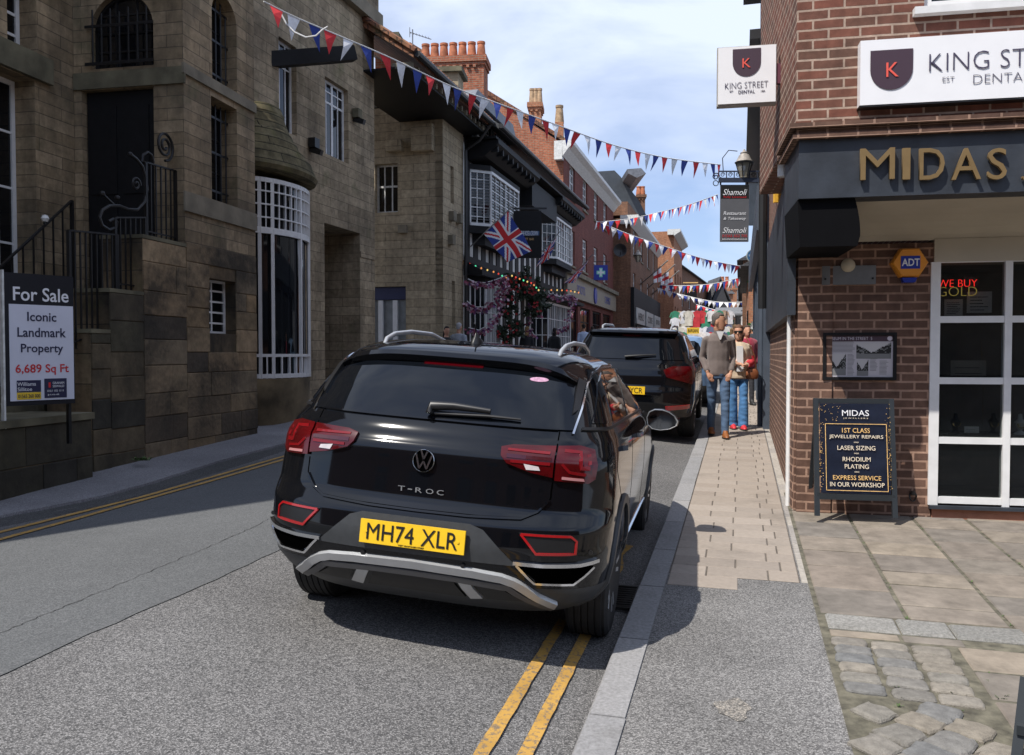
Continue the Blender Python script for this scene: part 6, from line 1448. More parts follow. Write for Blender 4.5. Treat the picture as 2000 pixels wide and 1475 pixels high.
# ------------------------------------------------------------------ other cars
Q5 = [(.26, -.68, 3.5, .80, .5, .8), (.36, -.84, 3.58, .90, .55, .95), (.55, -.88, 3.62, .935, .55, 1.0), (.72, -.88, 3.62, .94, .55, 1.0), (.80, -.84, 3.58, .94, .55, 1.05), (.95, -.82, 3.48, .935, .52, 1.1),
 (1.04, -.79, 3.1, .925, .52, 1.1), (1.12, -.74, 2.6, .90, .5, .9), (1.18, -.69, 2.35, .87, .5, .7), (1.30, -.60, 2.1, .82, .48, .6), (1.44, -.49, 1.75, .755, .45, .5), (1.52, -.42, 1.5, .71, .42, .45), (1.575, -.34, 1.25, .655, .4, .4), (1.61, -.2, 1.0, .56, .35, .4), (1.625, -.02, .8, .44, .3, .3), (1.635, .15, .6, .3, .2, .2)]
lampsQ = [('tail_light', [(.50, 1.03), (.55, .93), (.97, .83), (1.05, .86), (1.10, 1.05), (1.0, 1.09), (.62, 1.08)], LAMPR, .014), ('reflector', [(.55, .52), (.95, .55), (.95, .49), (.56, .46)], REFR, .01), ('tail_pipe', [(.60, .36), (.78, .36), (.76, .30), (.62, .30)], CHROME, .02)]
def exQ(root, cs, P, mir):
    P([(-.36, .80), (.36, .80), (.50, .74), (.48, .66), (-.48, .66), (-.50, .74)], 'plate_recess', PAINT, h=.003)
    for i in range(4): q = cs.S(-.30+.045*i, 1.0, .006); MB().lathe([(.030, .0), (.030, -.006), (.023, -.006), (.023, 0)], q, 18, 'y').build('ring_emblem', CHROME, root)
    for sgn in (1,): txt('TDI', root, .40, .665, .08, .028, CHROME, y=cs.S0(.40, .665).y-.006); txt('quattro', root, .40, .632, .11, .018, CHROME, y=cs.S0(.40, .632).y-.006)
    MB().tube([cs.S(-.06, 1.19, .03), cs.S(.12, 1.20, .045), cs.S(.38, 1.225, .035)], [.02, .018, .01], 8).build('wiper', DARKP, root, smooth=True)
    sp = MB(); sp.loft([[cs.S(s_, 1.55, -.004), cs.S(s_, 1.525, .08), cs.S(s_, 1.505, .075), cs.S(s_, 1.505, -.004)] for s_ in rng(-.66, .66, 16)]); sp.build('roof_spoiler', PAINT, root, smooth=True)
    strip(cs, [(-.14, 1.50), (.14, 1.50)], .018, .03).build('brake_light', LAMPD, root)
    MB().tube([(0, .2, 1.63), (0, .12, 1.78)], .004, 6).build('roof_aerial', DARKP, root); 
rw_ = lambda z0, z1, w0, w1: [(-w0, z0), (w0, z0), (w1, z1-.05), (w1-.1, z1), (-w1+.1, z1), (-w1, z1-.05)]
ax = st(13.0, -1.60)
simple_car('parked_car', 'black SUV with yellow plate ending YCR parked ahead of the nearest car', ax.x, ax.y, STREET-.01, Q5, PAINT, ('EF12 YCR', .735), (0, 2.80), .365, 1, lampsQ, rw_(1.17, 1.50, .80, .66), 1.635, .82, (1.19, 1.50), radians(1.5), None, exQ, .06)
HB = [(.25, -.55, 3.2, .75, .45, .7), (.4, -.66, 3.28, .85, .5, .9), (.65, -.68, 3.3, .87, .5, .95), (.85, -.64, 3.22, .868, .5, 1.0), (1.0, -.58, 2.7, .85, .48, .9), (1.06, -.54, 2.3, .82, .45, .7), (1.25, -.36, 1.85, .75, .42, .5), (1.38, -.2, 1.45, .68, .4, .45), (1.44, -.08, 1.15, .6, .36, .4), (1.475, .08, .9, .45, .3, .3), (1.485, .2, .6, .3, .2, .2)]
ax = st(18.9, -1.45); SKYB = mat('pale blue car paint', (.16, .26, .42), .15, .2, .02, 5)
simple_car('parked_car', 'pale blue hatchback mostly hidden beyond the black SUV ahead', ax.x, ax.y, STREET, HB, SKYB, None, (0, 2.5), .31, 0, [('tail_light', [(.62, 1.0), (.62, .8), (.95, .8), (1.0, .95), (.95, 1.02)], LAMPR, .012)], rw_(1.06, 1.36, .72, .58), 1.485, .74, (1.08, 1.37), 0, None, None, .05)
# ------------------------------------------------------------------ people
def ell(c, rx, ry, n=14): return [Vector((c[0]+rx*cos(2*pi*i/n), c[1]+ry*sin(2*pi*i/n), c[2])) for i in range(n)]
def remesh(mb, name, m, parent, vox=.012, smooth=2, cols=None):
    o = mb.build(name, m, parent); md = o.modifiers.new('r', 'REMESH'); md.mode = 'VOXEL'; md.voxel_size = vox; md.use_smooth_shade = True
    if smooth: sm = o.modifiers.new('s', 'SMOOTH'); sm.factor = .5; sm.iterations = smooth
    dg = bpy.context.evaluated_depsgraph_get(); me = bpy.data.meshes.new_from_object(o.evaluated_get(dg)); o.modifiers.clear(); old = o.data; o.data = me; me.name = name
    bpy.data.meshes.remove(old); me.materials.clear(); me.materials.append(m); return o
SKIN = mat('skin', (.50, .26, .17), .55, 0, .12, 12); SKIN2 = mat('tanned skin', (.42, .21, .13), .55, 0, .12, 12)
def human(label, loc, rz, H=1.75, top=(.1, .1, .1), legs=(.02, .03, .06), shoe=(.02, .02, .02), hair=(.03, .02, .015), hairlen=0, yaw=0.0, stride=.0, arms='pocket', bulk=1.0, female=False, skin=SKIN, detail=True, group=None, flare=0.0, zip_=False, coat=0.0, topname='jumper', pitch=0.0, hat=None):
    r = thing('person', label, 'person', loc, rz, group); k = H/1.78; vox = .011 if detail else .02; b = bulk; sh_w = (.165 if female else .19)*b
    hips = {s: Vector((s*.085*k, 0, .93*k)) for s in (-1, 1)}; ank, kne = {}, {}
    for s in (-1, 1):
        dy = -s*stride; ank[s] = Vector((s*.075*k, dy, .085*k+(.03 if dy > .1 else 0))); kne[s] = Vector((s*.085*k, dy*.45-.02*k, .50*k))
    sho = {s: Vector((s*sh_w*k, .01, 1.44*k)) for s in (-1, 1)}
    if arms == 'pocket': elb = {s: Vector((s*(sh_w+.040)*k, .06, 1.14*k)) for s in (-1, 1)}; wri = {s: Vector((s*(sh_w-.015)*k, -.08*k, .93*k)) for s in (-1, 1)}
    elif arms == 'bent': elb = {s: Vector((s*(sh_w+.06)*k, .06, 1.15*k)) for s in (-1, 1)}; wri = {-1: Vector((-.04*k, -.20*k, 1.12*k)), 1: Vector((.10*k, -.19*k, 1.10*k))}
    else: elb = {s: Vector((s*(sh_w+.05)*k, .03, 1.15*k)) for s in (-1, 1)}; wri = {s: Vector((s*(sh_w+.04)*k, -.05+s*stride*.3, .90*k)) for s in (-1, 1)}
    rot = Matrix.Rotation(yaw, 3, 'Z'); hc = Vector((0, -.02*k, 1.655*k)); hp = lambda x, y, z: hc+rot@Matrix.Rotation(pitch, 3, 'X')@Vector((x*k, y*k, z*k))
    m = MB()     # one continuous body: torso, neck, head, limbs, hands
    m.loft([ell((0, 0, z*k), rx*k*b, ry*k*b) for z, rx, ry in ((.86, .13, .09), (.95, .15, .10), (1.08, .125, .09), (1.25, .145, .10), (1.38, .16, .10), (1.46, .12, .075), (1.50, .06, .06))])
    m.tube([(0, .005, 1.46*k), hp(0, .03, -.07)], [.058*k, .052*k], 12)
    m.loft([[hp(rx*cos(a), ry*sin(a)+oy, z) for a in [2*pi*i/16 for i in range(16)]] for z, rx, ry, oy in ((-.125, .025, .03, -.045), (-.11, .045, .055, -.03), (-.07, .06, .075, -.015), (-.02, .07, .088, -.002), (.03, .074, .095, .004), (.07, .070, .09, .008), (.10, .05, .065, .01), (.118, .015, .02, .01))])
    m.loft([[hp(x+ox, y, z) for x, y, z in ((-.010*w, -.083, zz), (.010*w, -.083, zz), (.004*w, -.083-d, zz), (-.004*w, -.083-d, zz))] for zz, w, d, ox in ((-.038, 1.7, .040, 0), (-.02, 1.2, .034, 0), (.018, .9, .012, 0))])
    m.loft([[hp(x, -.080-d, zz) for x, d in ((-.022, 0), (.022, 0), (.015, .008), (-.015, .008))] for zz in (-.062, -.052)])
    for s in (-1, 1): m.loft([[hp(s*(.072+w), .005+ry*cos(a), -.015+rz_*sin(a)) for a in [2*pi*i/10 for i in range(10)]] for w, ry, rz_ in ((-.004, .018, .03), (.010, .020, .034), (.014, .012, .024))])
    for s in (-1, 1):
        m.tube([hips[s], (hips[s]+kne[s])/2+Vector((0, -.005, 0)), kne[s], (kne[s]*.6+ank[s]*.4)+Vector((0, .012, 0)), ank[s], ank[s]-Vector((0, 0, .04))], [.075*k*b, .062*k*b, .048*k, .05*k, .034*k, .034*k], 12)
        m.tube([ank[s]-Vector((0, -.04, .05)), ank[s]-Vector((0, .12, .055))], [.03*k, .025*k], 8)
        m.tube([sho[s]*.98, elb[s], wri[s]], [.045*k, .036*k, .024*k], 10)
        d = (wri[s]-elb[s]).normalized(); 
        if arms == 'pocket': d = Vector((-s*.35, -.25, -.9)).normalized()
        pal = wri[s]+d*.05*k; sd = Vector((s*1, 0, 0))
        sd = (sd-d*sd.dot(d)).normalized(); m.tube([wri[s], pal, wri[s]+d*.085*k], [.024*k, .033*k, .030*k], 10, rb=.55)
        for i, (o_, l_) in enumerate(((-.027, .065), (-.009, .075), (.009, .07), (.026, .055))):
            f0 = wri[s]+d*.08*k+sd*o_*k; bend = Vector((-s*.01, .012 if arms == 'pocket' else -.012, 0)); m.tube([f0, f0+d*l_*.5*k+bend*.6, f0+d*l_*k+bend*2], [.0095*k, .009*k, .007*k], 6)
        t0 = wri[s]+d*.035*k-sd*.026*k; m.tube([t0, t0+d*.03*k-sd*.022*k, t0+d*.058*k-sd*.024*k], [.012*k, .011*k, .008*k], 6)
    remesh(m, 'body', skin, r, vox*.75 if detail else vox, 1)
    HM = mat('hair %.3f %.3f %.3f' % hair, hair, .75, 0, .4, 60, .6, 120)
    h = MB(); hl = -.02 if hairlen == 0 else -.10-hairlen
    lv = [(z, rx, ry, oy) for z, rx, ry, oy in ((-.05, .050, .035, .060), (.0, .072, .058, .042), (.045, .078, .086, .018), (.08, .077, .096, .012), (.115, .06, .074, .012), (.137, .02, .03, .012))]
    if hairlen: lv = [(-.10-hairlen, .07, .045, .055), (-.08, .085, .065, .04)]+lv[1:]
    if hair != (0, 0, 0):
        h.loft([[hp(rx*cos(a), ry*sin(a)+oy, z) for a in [2*pi*i/18 for i in range(18)]] for z, rx, ry, oy in lv]); ho = remesh(h, 'hair', HM, r, vox, 1)
        # the face stays clear: pull the front of the hair behind the skin
        for v in ho.data.vertices:
            q = rot.transposed()@(Vector(v.co)-hc); 
            if q.y < -.03*k and q.z < (.075 if hairlen else .088)*k: q.y = -.03*k+(q.y+.03*k)*.1; q.x *= .9; v.co = hc+rot@q
    if detail:
        e = MB()
        for s in (-1, 1): e.loft([[hp(s*.030+.011*cos(a), -.0865-dy, .008+.006*sin(a)) for a in [2*pi*i/8 for i in range(8)]] for dy in (-.004, .004)])
        e.build('eyes', mat('dark eye', (.02, .015, .012), .3, 0, 0), r)
    # clothes
    TM = mat('cloth %.3f %.3f %.3f' % top, top, .9, 0, .14, 9, .25, 90, sheen=.3); g = MB(); e = .014*k+coat
    zlo = .88-coat*1.5
    g.loft([ell((0, 0, z*k), (rx*b)*k+e, (ry*b)*k+e) for z, rx, ry in ((zlo, .158, .108), (zlo+.04, .165, .115), (1.0, .160, .112), (1.10, .150, .108), (1.25, .160, .112), (1.38, .168, .110), (1.455, .13, .080), (1.49, .072, .065))])
    for s in (-1, 1):
        a = sho[s]; w = wri[s]-(wri[s]-elb[s]).normalized()*.02
        g.tube([a*.99+Vector((-s*.03, 0, -.02)), a+Vector((s*.0, 0, -.04)), a.lerp(elb[s], .5), elb[s], elb[s].lerp(w, .5), w.lerp(elb[s], .12), w], [.058*k+coat, .058*k+coat, .052*k+coat, .047*k+coat, .042*k+coat, .040*k+coat, .032*k+coat], 12)
    tg = remesh(g, topname, TM, r, vox, 2)
    for v in tg.data.vertices:
        n_ = mnoise.noise(Vector((v.co.x*9, v.co.y*9, v.co.z*8))); q = Vector((v.co.x, v.co.y, 0)); 
        if q.length > 1e-4: v.co += q.normalized()*n_*.009
    TR = mat('legs %.3f %.3f %.3f' % legs, legs, .85, 0, .25, 7, .3, 60); g = MB()
    g.loft([ell((0, 0, z*k), rx*k*b+.012, ry*k*b+.012) for z, rx, ry in ((.84, .13, .10), (.90, .155, .108), (.98, .152, .105))])
    for s in (-1, 1): g.tube([hips[s]+Vector((s*.005, 0, -.02)), hips[s].lerp(kne[s], .5), kne[s], kne[s].lerp(ank[s], .5), ank[s]+Vector((0, 0, .02)), ank[s]-Vector((0, 0, .035))], [.088*k*b, .080*k*b, (.064+flare*.3)*k, (.060+flare*.7)*k, (.054+flare)*k, (.056+flare*1.1)*k], 14)
    tr = remesh(g, 'trousers', TR, r, vox, 1)
    for v in tr.data.vertices:
        n_ = mnoise.noise(Vector((v.co.x*8, v.co.y*8, v.co.z*22))); v.co.y += n_*.008; v.co.x += mnoise.noise(Vector((v.co.z*7, v.co.x*8, 3)))*.007
    SM = mat('shoe %.3f %.3f %.3f' % shoe, shoe, .5, 0, .2, 20)
    for s in (-1, 1):
        a = ank[s]; g = MB(); g.loft([[Vector((a.x+wx*cos(t), a.y-.04+ly*sin(t)-oy, a.z-.085*k+z)) for t in [2*pi*i/16 for i in range(16)]] for z, wx, ly, oy in ((.0, .046, .135, .02), (.02, .050, .14, .02), (.045, .046, .12, .01), (.07, .042, .075, -.02), (.11, .040, .05, -.035))]); so = g.build('shoe', SM, r, smooth=True)
        MB().loft([[Vector((a.x+.052*cos(t), a.y-.06+.145*sin(t), a.z-.086*k+z)) for t in [2*pi*i/16 for i in range(16)]] for z in (-.004, .016)]).build('sole', WHITEO if shoe[0] > .5 else DARKP, so)
    return r, k, hp, HM
def pav(px, py): p = G(px, py, HP); return p
pm = pav(1402, 853)
man, k_, hp_, HM_ = human('man in brown quarter zip jumper and blue jeans walking with hands in his pockets', pm, -STREET*.3, 1.83, (.145, .115, .105), (.055, .095, .165), (.22, .075, .02), (.10, .085, .078), 0, radians(62), .17, 'pocket', .95, topname='jumper', skin=SKIN2)
g = MB(); g.loft([ell((0, -.012-(.0 if z < 1.5 else .004), z*k_), rx, ry, 18) for z, rx, ry in ((1.475, .078, .078), (1.53, .070, .072))]); g.build('collar', mat('cloth collar', (.15, .12, .11), .9, 0, .1), man, smooth=True)
MB().prism([(-.055, 1.515*k_), (.055, 1.515*k_), (.012, 1.40*k_), (-.004, 1.395*k_)], -.147, -.10).build('tee_shirt', mat('white tee', (.65, .65, .66), .9, 0, .05), man)
pw = pav(1441, 838)
wom, k_, hp_, HM_ = human('woman with brown hair and sunglasses in cream jacket with red sleeves beside the man', pw, -.1, 1.66, (.50, .39, .28), (.06, .17, .36), (.50, .03, .04), (.12, .055, .03), .05, radians(-18), .07, 'bent', .97, True, flare=.035, topname='jacket', coat=.012)
REDS = mat('red sleeve knit', (.55, .035, .05), .9, 0, .3, 12, .4, 60)
g = MB()
for s in (-1, 1): pass
for s, e0, w0 in ((1, Vector((.225, .06, 1.15))*k_, Vector((.115, -.17, 1.105))*k_), (-1, Vector((-.225, .06, 1.15))*k_, Vector((-.06, -.18, 1.12))*k_)):
    MB().tube([e0+Vector((0, 0, .10)), e0, e0.lerp(w0, .5), w0], [.066, .068, .064, .046], 12).build('sleeve', REDS, wom, smooth=True)
MB().prism([(-.05, 1.42*k_), (.045, 1.42*k_), (.055, .99*k_), (-.05, .99*k_)], -.158, -.11).build('white_top', mat('white tee', (.65, .65, .66), .9, 0, .05), wom)
MB().loft([[hp_(x*.072, -.098+abs(x)**3*.05, z) for x in rng(-1, 1, 8)]+[hp_(x*.072, -.088+abs(x)**3*.05, z) for x in rng(1, -1, 8)] for z in (-.012, .026)]).build('sunglasses', INKB, wom)
# brown shoulder bag held by the woman
bgp = wom.matrix_world if False else None
bg = thing('handbag', 'brown leather shoulder bag at the hip of the woman in the cream jacket', 'bag', (pw.x+.19, pw.y-.10, pw.z+.80)); MB().loft([[Vector((rx*cos(a), ry*sin(a), z)) for a in [2*pi*i/16 for i in range(16)]] for z, rx, ry in ((0, .08, .035), (.03, .105, .05), (.10, .11, .05), (.15, .09, .035), (.165, .07, .02))]).build('pouch', mat('brown leather', (.20, .065, .025), .45, 0, .25, 12), bg, smooth=True)
MB().tube([(.06, -.02, .16), (.02, -.08, .36), (-.06, -.08, .55), (-.12, -.02, .70)], .008, 6).build('strap', mat('brown leather', (.20, .065, .025), .45), bg)
far = [('person in a red padded jacket walking behind the couple', 1458, 790, .05, dict(H=1.68, top=(.30, .02, .05), legs=(.02, .02, .025), hair=(.05, .03, .02), hairlen=.03, female=True, coat=.03, stride=.12, arms='swing', topname='padded_jacket')),
 ('man in a dark coat and scarf far behind the red padded jacket', 1472, 735, .0, dict(H=1.75, top=(.03, .035, .045), legs=(.02, .03, .06), hair=(.25, .24, .23), coat=.02, arms='swing', topname='coat')),
 ('person in an orange brown coat furthest up the pavement', 1484, 718, .0, dict(H=1.65, top=(.25, .08, .03), legs=(.03, .03, .03), hair=(.06, .04, .03), hairlen=.1, female=True, coat=.02, arms='swing', topname='coat'))]
for lab, px, py, rz_, kw in far:
    p = pav(px, py); human(lab, p, rz_, detail=False, **kw)
random.seed(17); crowd = [((.25, .25, .27), 'grey top'), ((.35, .05, .06), 'red top'), ((.04, .06, .14), 'navy top'), ((.5, .5, .5), 'white top'), ((.06, .10, .06), 'olive top'), ((.02, .02, .02), 'black top'), ((.30, .20, .12), 'tan top')]
for i, (c_, nm) in enumerate(crowd):
    p = st(27+i*2.6, (-.15, .2, -.3, .05, -1.0, -.2, -.9)[i], HP if i != 4 else .05)
    human('distant shopper in a '+nm+(' on the right pavement' if i not in (4, 6) else ' in the road beside the stalls'), p, random.choice((0, .3, -.4, 3.0)), H=random.uniform(1.6, 1.78), top=c_, legs=random.choice(((.02, .03, .07), (.02, .02, .02), (.08, .07, .06))), hair=random.choice(((.03, .02, .015), (.12, .07, .03), (.2, .2, .2))), hairlen=random.choice((0, .08)), detail=False, arms='swing', stride=random.uniform(-.12, .12), group='distant shoppers')
ct = thing('carrier_bag', 'white printed carrier bag hanging low beside the far pedestrians', 'bag', pav(1482, 720)+Vector((0, -.25, .25))); MB().box(-.16, .16, -.05, .05, 0, .36).build('bag_body', WHITEO, ct); MB().tube([(-.08, 0, .36), (-.05, 0, .5), (.05, 0, .5), (.08, 0, .36)], .008, 5).build('handle', WHITEO, ct)
def lp_(px, Y, off=.3): d = ray(px, 690); x = d.x/d.y*Y; return Vector((x, Y, gz(Y)+.12))
for lab, px, Y, rz_, kw in (('dark haired woman looking down beyond the left rear of the car', 872, 21.5, .5, dict(H=1.62, top=(.012, .012, .015), hair=(.012, .008, .007), hairlen=.13, female=True, pitch=.35)),
 ('grey haired person in a pale hooded top next to the dark haired woman', 896, 22.4, 2.6, dict(H=1.72, top=(.30, .33, .38), hair=(.42, .42, .44), coat=.02)),
 ('blonde woman seen from behind in front of the pub roses', 1029, 26.0, 3.0, dict(H=1.64, top=(.02, .02, .025), hair=(.50, .32, .14), hairlen=.16, female=True)),
 ('person with long dark hair in black near the pub window', 1083, 27.0, 2.5, dict(H=1.60, top=(.012, .012, .014), hair=(.015, .01, .01), hairlen=.16, female=True, coat=.02)),
 ('man in a pale blue shirt with a dark strap outside the chemist', 1140, 33.0, 3.3, dict(H=1.76, top=(.42, .50, .66), hair=(.02, .015, .01))),
 ('short dark haired companion right of the pale blue shirt', 1157, 34.0, 3.0, dict(H=1.68, top=(.05, .04, .05), hair=(.03, .015, .01)))):
    human(lab, lp_(px, Y), rz_, detail=False, arms='swing', **kw)
# ------------------------------------------------------------------ bunting
def clothmat(nm, c): return mat(nm, c, .85, 0, .06, 20)
FRED = clothmat('red pennant', (.55, .025, .03)); FWH = clothmat('white pennant', (.74, .74, .76)); FBL = clothmat('blue pennant', (.025, .05, .26)); CORDM = mat('white cord', (.7, .7, .7), .8, 0, .05)
def bunting(label, pts, n, w, h, start=0, cols=(FRED, FWH, FBL), r=.012, blow=.35, seed=1, group='strings of bunting across the street', skip=0):
    """pts: (px,py,Y) knots of the cord"""
    K = []
    for px, py, Y in pts: K.append(at(px, py, Y))
    d_ = [0]
    for a, b in zip(K, K[1:]): d_.append(d_[-1]+(b-a).length)
    def P_(f):
        x = f*d_[-1]
        for i in range(len(K)-1):
            if x <= d_[i+1] or i == len(K)-2:
                t = (x-d_[i])/(d_[i+1]-d_[i]); p0 = K[max(i-1, 0)]; p1, p2 = K[i], K[i+1]; p3 = K[min(i+2, len(K)-1)]
                return .5*((2*p1)+(p2-p0)*t+(2*p0-5*p1+4*p2-p3)*t*t+(3*p1-p0-3*p2+p3)*t**3)
    root = thing('bunting', label, 'bunting', K[0], 0, group); o = K[0]; random.seed(seed)
    MB().tube([P_(i/60)-o for i in range(61)], r, 5).build('cord', CORDM, root)
    for i in range(n):
        f = (i+.6+random.uniform(-.13, .13))/n; a = P_(f-w/2/d_[-1])-o; b = P_(f+w/2/d_[-1])-o; tip = (a+b)/2+Vector((random.uniform(-.22, .16)*h*1.2, random.uniform(-.5, .4)*h, -h*random.uniform(.92, 1)))
        if blow: tip += (b-a).normalized()*random.uniform(-blow, blow*.4)*w
        mid1, mid2 = (a*.55+tip*.45), (b*.55+tip*.45); nn = Vector((random.uniform(-.03, .03), -.02-random.uniform(0, .05), 0)); mid1 = mid1+nn; mid2 = mid2+nn*.3; th = Vector((0, .004, 0))
        m = MB(); m.add([a, b, mid2, mid1, tip, a+th, b+th, mid2+th, mid1+th, tip+th], [(0, 1, 2, 3), (3, 2, 4), (6, 5, 8, 7), (7, 8, 9), (0, 5, 6, 1), (1, 6, 7, 2), (2, 7, 9, 4), (4, 9, 8, 3), (3, 8, 5, 0)])
        m.build('pennant', cols[(i+start) % 3], root)
    return root
bunting('nearest long bunting from the stone house down to the iron lantern bracket', [(515, 3, 14.2), (575, 33, 14.6), (655, 67, 15.2), (760, 112, 16), (880, 168, 17.2), (975, 203, 18.2), (1090, 245, 19.6), (1200, 284, 21), (1300, 308, 22.4), (1408, 322, 24)], 37, .24, .44, 0, seed=2, r=.014)
ck = thing('loose_cord', 'loose loop of white cord hanging under the start of the nearest bunting', 'cord', at(550, 22, 14.4)); MB().tube([at(x, y, 14.5)-ck.location for x, y in ((525, 8), (548, 25), (560, 48), (575, 63), (597, 73), (617, 70), (630, 58), (640, 52))], .015, 6).build('cord', CORDM, ck)
bunting('second bunting rising from the red brick corner up to the lantern bracket', [(1165, 434, 38), (1225, 428, 37), (1290, 414, 35), (1345, 400, 32), (1402, 380, 29)], 30, .26, .40, 0, seed=3, r=.012)
bunting('third bunting falling from the red brick corner to the blue round sign', [(1165, 432, 38), (1230, 458, 38), (1300, 482, 38.5), (1380, 507, 39.5), (1468, 524, 41)], 34, .27, .44, 1, seed=4, r=.015)
bunting('fourth bunting rising right from the orange brick flank', [(1288, 557, 62), (1340, 558, 60), (1400, 553, 57), (1478, 533, 52)], 30, .36, .58, 2, seed=5, r=.022)
bunting('fifth bunting hanging low across the far street', [(1284, 563, 62), (1340, 578, 61), (1400, 590, 60), (1462, 590, 59)], 26, .30, .44, 0, (FWH, FWH, FBL), seed=6, r=.028)
bunting('sixth and furthest bunting just above the market stall', [(1360, 595, 70), (1400, 606, 69), (1440, 608, 68), (1476, 600, 67)], 22, .34, .48, 0, seed=7, r=.03)
# ------------------------------------------------------------------ flags
def ujack(u, v):
    """0 blue 1 white 2 red, u 0..1 along the fly, v 0..1"""
    x, y = (u-.5)*2, (v-.5)
    if abs(x) < .1 or abs(y) < .1: return 2
    if abs(x) < .167 or abs(y) < .167: return 1
    for sgn in (1, -1):
        d = (x*.5-sgn*y)/sqrt(1.25)*1.0
        if abs(d) < .033+.0: return 2
        if abs(d) < .10: return 1
    return 0
def gcross(u, v): return 2 if abs(u-.5) < .07 or abs(v-.5) < .11 else 1
def flagt(label, q, Ys, pole, fn=ujack, wave=.06, nx=72, ny=44, ph=0, rr=.018):
    """q: pixel corners hoist-top, fly-top, fly-bottom, hoist-bottom"""
    P_ = [at(x, y, Y) for (x, y), Y in zip(q, Ys)]; o = P_[0]; r = thing('flag', label, 'flag', o); m = MB(); vs = []
    for i in range(nx+1):
        for j in range(ny+1):
            u, v = i/nx, j/ny; p = P_[3].lerp(P_[0], v).lerp(P_[2].lerp(P_[1], v), u)-o; w = wave*sin(u*9+v*2.5+ph)*u; p += Vector((w*.2, -w, w*.12)); vs.append(p)
    n = len(vs); m.v = [tuple(p) for p in vs]+[tuple(p+Vector((0, .004, 0))) for p in vs]
    for i in range(nx):
        for j in range(ny):
            a, b, c, d = i*(ny+1)+j, (i+1)*(ny+1)+j, (i+1)*(ny+1)+j+1, i*(ny+1)+j+1; k = fn((i+.5)/nx, (j+.5)/ny); m.f += [[a, b, c, d], [d+n, c+n, b+n, a+n]]; m.m += [k, k]
    m.build('cloth', [FBL, FWH, FRED], r, smooth=True)
    MB().tube([at(*p)-o for p in pole], rr, 6).build('pole', mat('flag pole', (.25, .24, .23), .5), r); return r
flagt('big union flag flying diagonally in front of the black pub sign', [(992, 413), (1040, 489), (990, 513), (944, 456)], (23.5, 23.2, 23.3, 23.5), [(908, 493, 24.6), (944, 457, 23.5), (1000, 404, 23.3)], wave=.07)
flagt('smaller union flag hanging from a pole right of the pub sign', [(1087, 464), (1074, 505), (1046, 522), (1062, 492)], (31, 31, 31, 31), [(1094, 452, 31), (1058, 492, 31.5), (1015, 530, 33)], wave=.12, nx=40, ny=26)
flagt('union flag on an angled pole left of the blue chemist cross', [(1150, 508), (1124, 551), (1100, 554), (1130, 528)], (37, 36.5, 36.5, 37), [(1158, 497, 36.5), (1100, 560, 38.5)], wave=.12, nx=40, ny=26)
for lab, dx, dy, Y in (('white flag with red cross, nearest of three on the brown brick shopfront', 0, 0, 54), ('second white flag with red cross on the brown brick shopfront', 14, 8, 58), ('third and furthest white flag with red cross on the brown brick shopfront', 22, 20, 62)):
    k = .8 if dx else 1; flagt(lab, [(1276+dx, 533+dy), (1293+dx, 522+dy), (1293+dx, 522+dy+28*k), (1277+dx, 533+dy+20*k)], (Y,)*4, [(1304+dx, 509+dy, Y-1), (1276+dx, 534+dy, Y), (1250+dx, 556+dy, Y+2)], gcross, .1, 20, 14, rr=.05)
# ------------------------------------------------------------------ signs, lanterns on the street
Yb = 19.5
def board(name, label, x0, x1, y0, y1, Y, m_, th=.06, cat='sign', slope=0, parts=None, rootname=None):
    a, b = at(x0, y0, Y), at(x1, y1, Y); r = thing(name, label, cat, ((a.x+b.x)/2, Y, (a.z+b.z)/2)); w, h = (b.x-a.x)/2, (a.z-b.z)/2; MB().box(-w, w, 0, th, -h, h).build('panel', m_, r); return r, w, h
bs, w, h = board('hanging_sign', 'tall grey hanging sign of the restaurant and takeaway under the iron lantern', 1408, 1462, 361, 472, Yb, mat('grey sign face', (.10, .10, .11), .5, 0, .06), .07)
MB().box(-w, w, -.004, -.001, h*.52, h*.97).build('dark_panel', INKB, bs)
for s, z, w_, h_, m_, sh in (('Shamoli', .74, .86, .17, WINK, .35), ('Fully Licensed', .56, .8, .045, mat('red ink', (.55, .015, .02), .5), 0), ('Restaurant', .0, .80, .10, WINK, .2), ('& Takeaway', -.20, .80, .10, WINK, .2), ('Shamoli', -.60, .86, .16, WINK, .35), ('01565 652 735', -.80, .88, .075, mat('red ink', (.55, .015, .02), .5), 0), ('www.shamolirestaurant.co.uk', -.91, .88, .03, WINK, 0)):
    txt(s, bs, 0, h*z, 2*w*w_, 2*h*h_*.62 if h_ > .05 else 2*h*h_, m_, y=-.006, shear=sh)
MB().bar((-w, .03, h+.18), (-w, .03, h), .03, .03).bar((w*.9, .03, h+.18), (w*.9, .03, h), .03, .03).build('hanger', IRON, bs)
ib_ = at(1404, 352, Yb); ie = at(1494, 352, Yb); lt = thing('lantern_bracket', 'ornate iron wall bracket carrying the glass lantern above the grey hanging sign', 'bracket', ie); L_ = ie.x-ib_.x
m = MB(); m.bar((-L_, 0, 0), (0, 0, 0), .07, .10); m.bar((-L_, 0, .20), (0, 0, .20), .03, .03)
for k in range(7): x = -L_+L_*k/6; m.bar((x, 0, .05), (x, 0, .2), .02, .02, up=(1, 0, 0)); 
m.build('rails', mat('blue black iron', (.04, .05, .08), .5, .2, .1), lt); sc = MB()
for k in range(6): x = -L_+L_*(k+.5)/6; sc.tube([(x+.055*cos(a)*(1-a/14), 0, .125+.055*sin(a)*(1-a/14)) for a in [2*pi*j/10 for j in range(16)]], .008, 5)
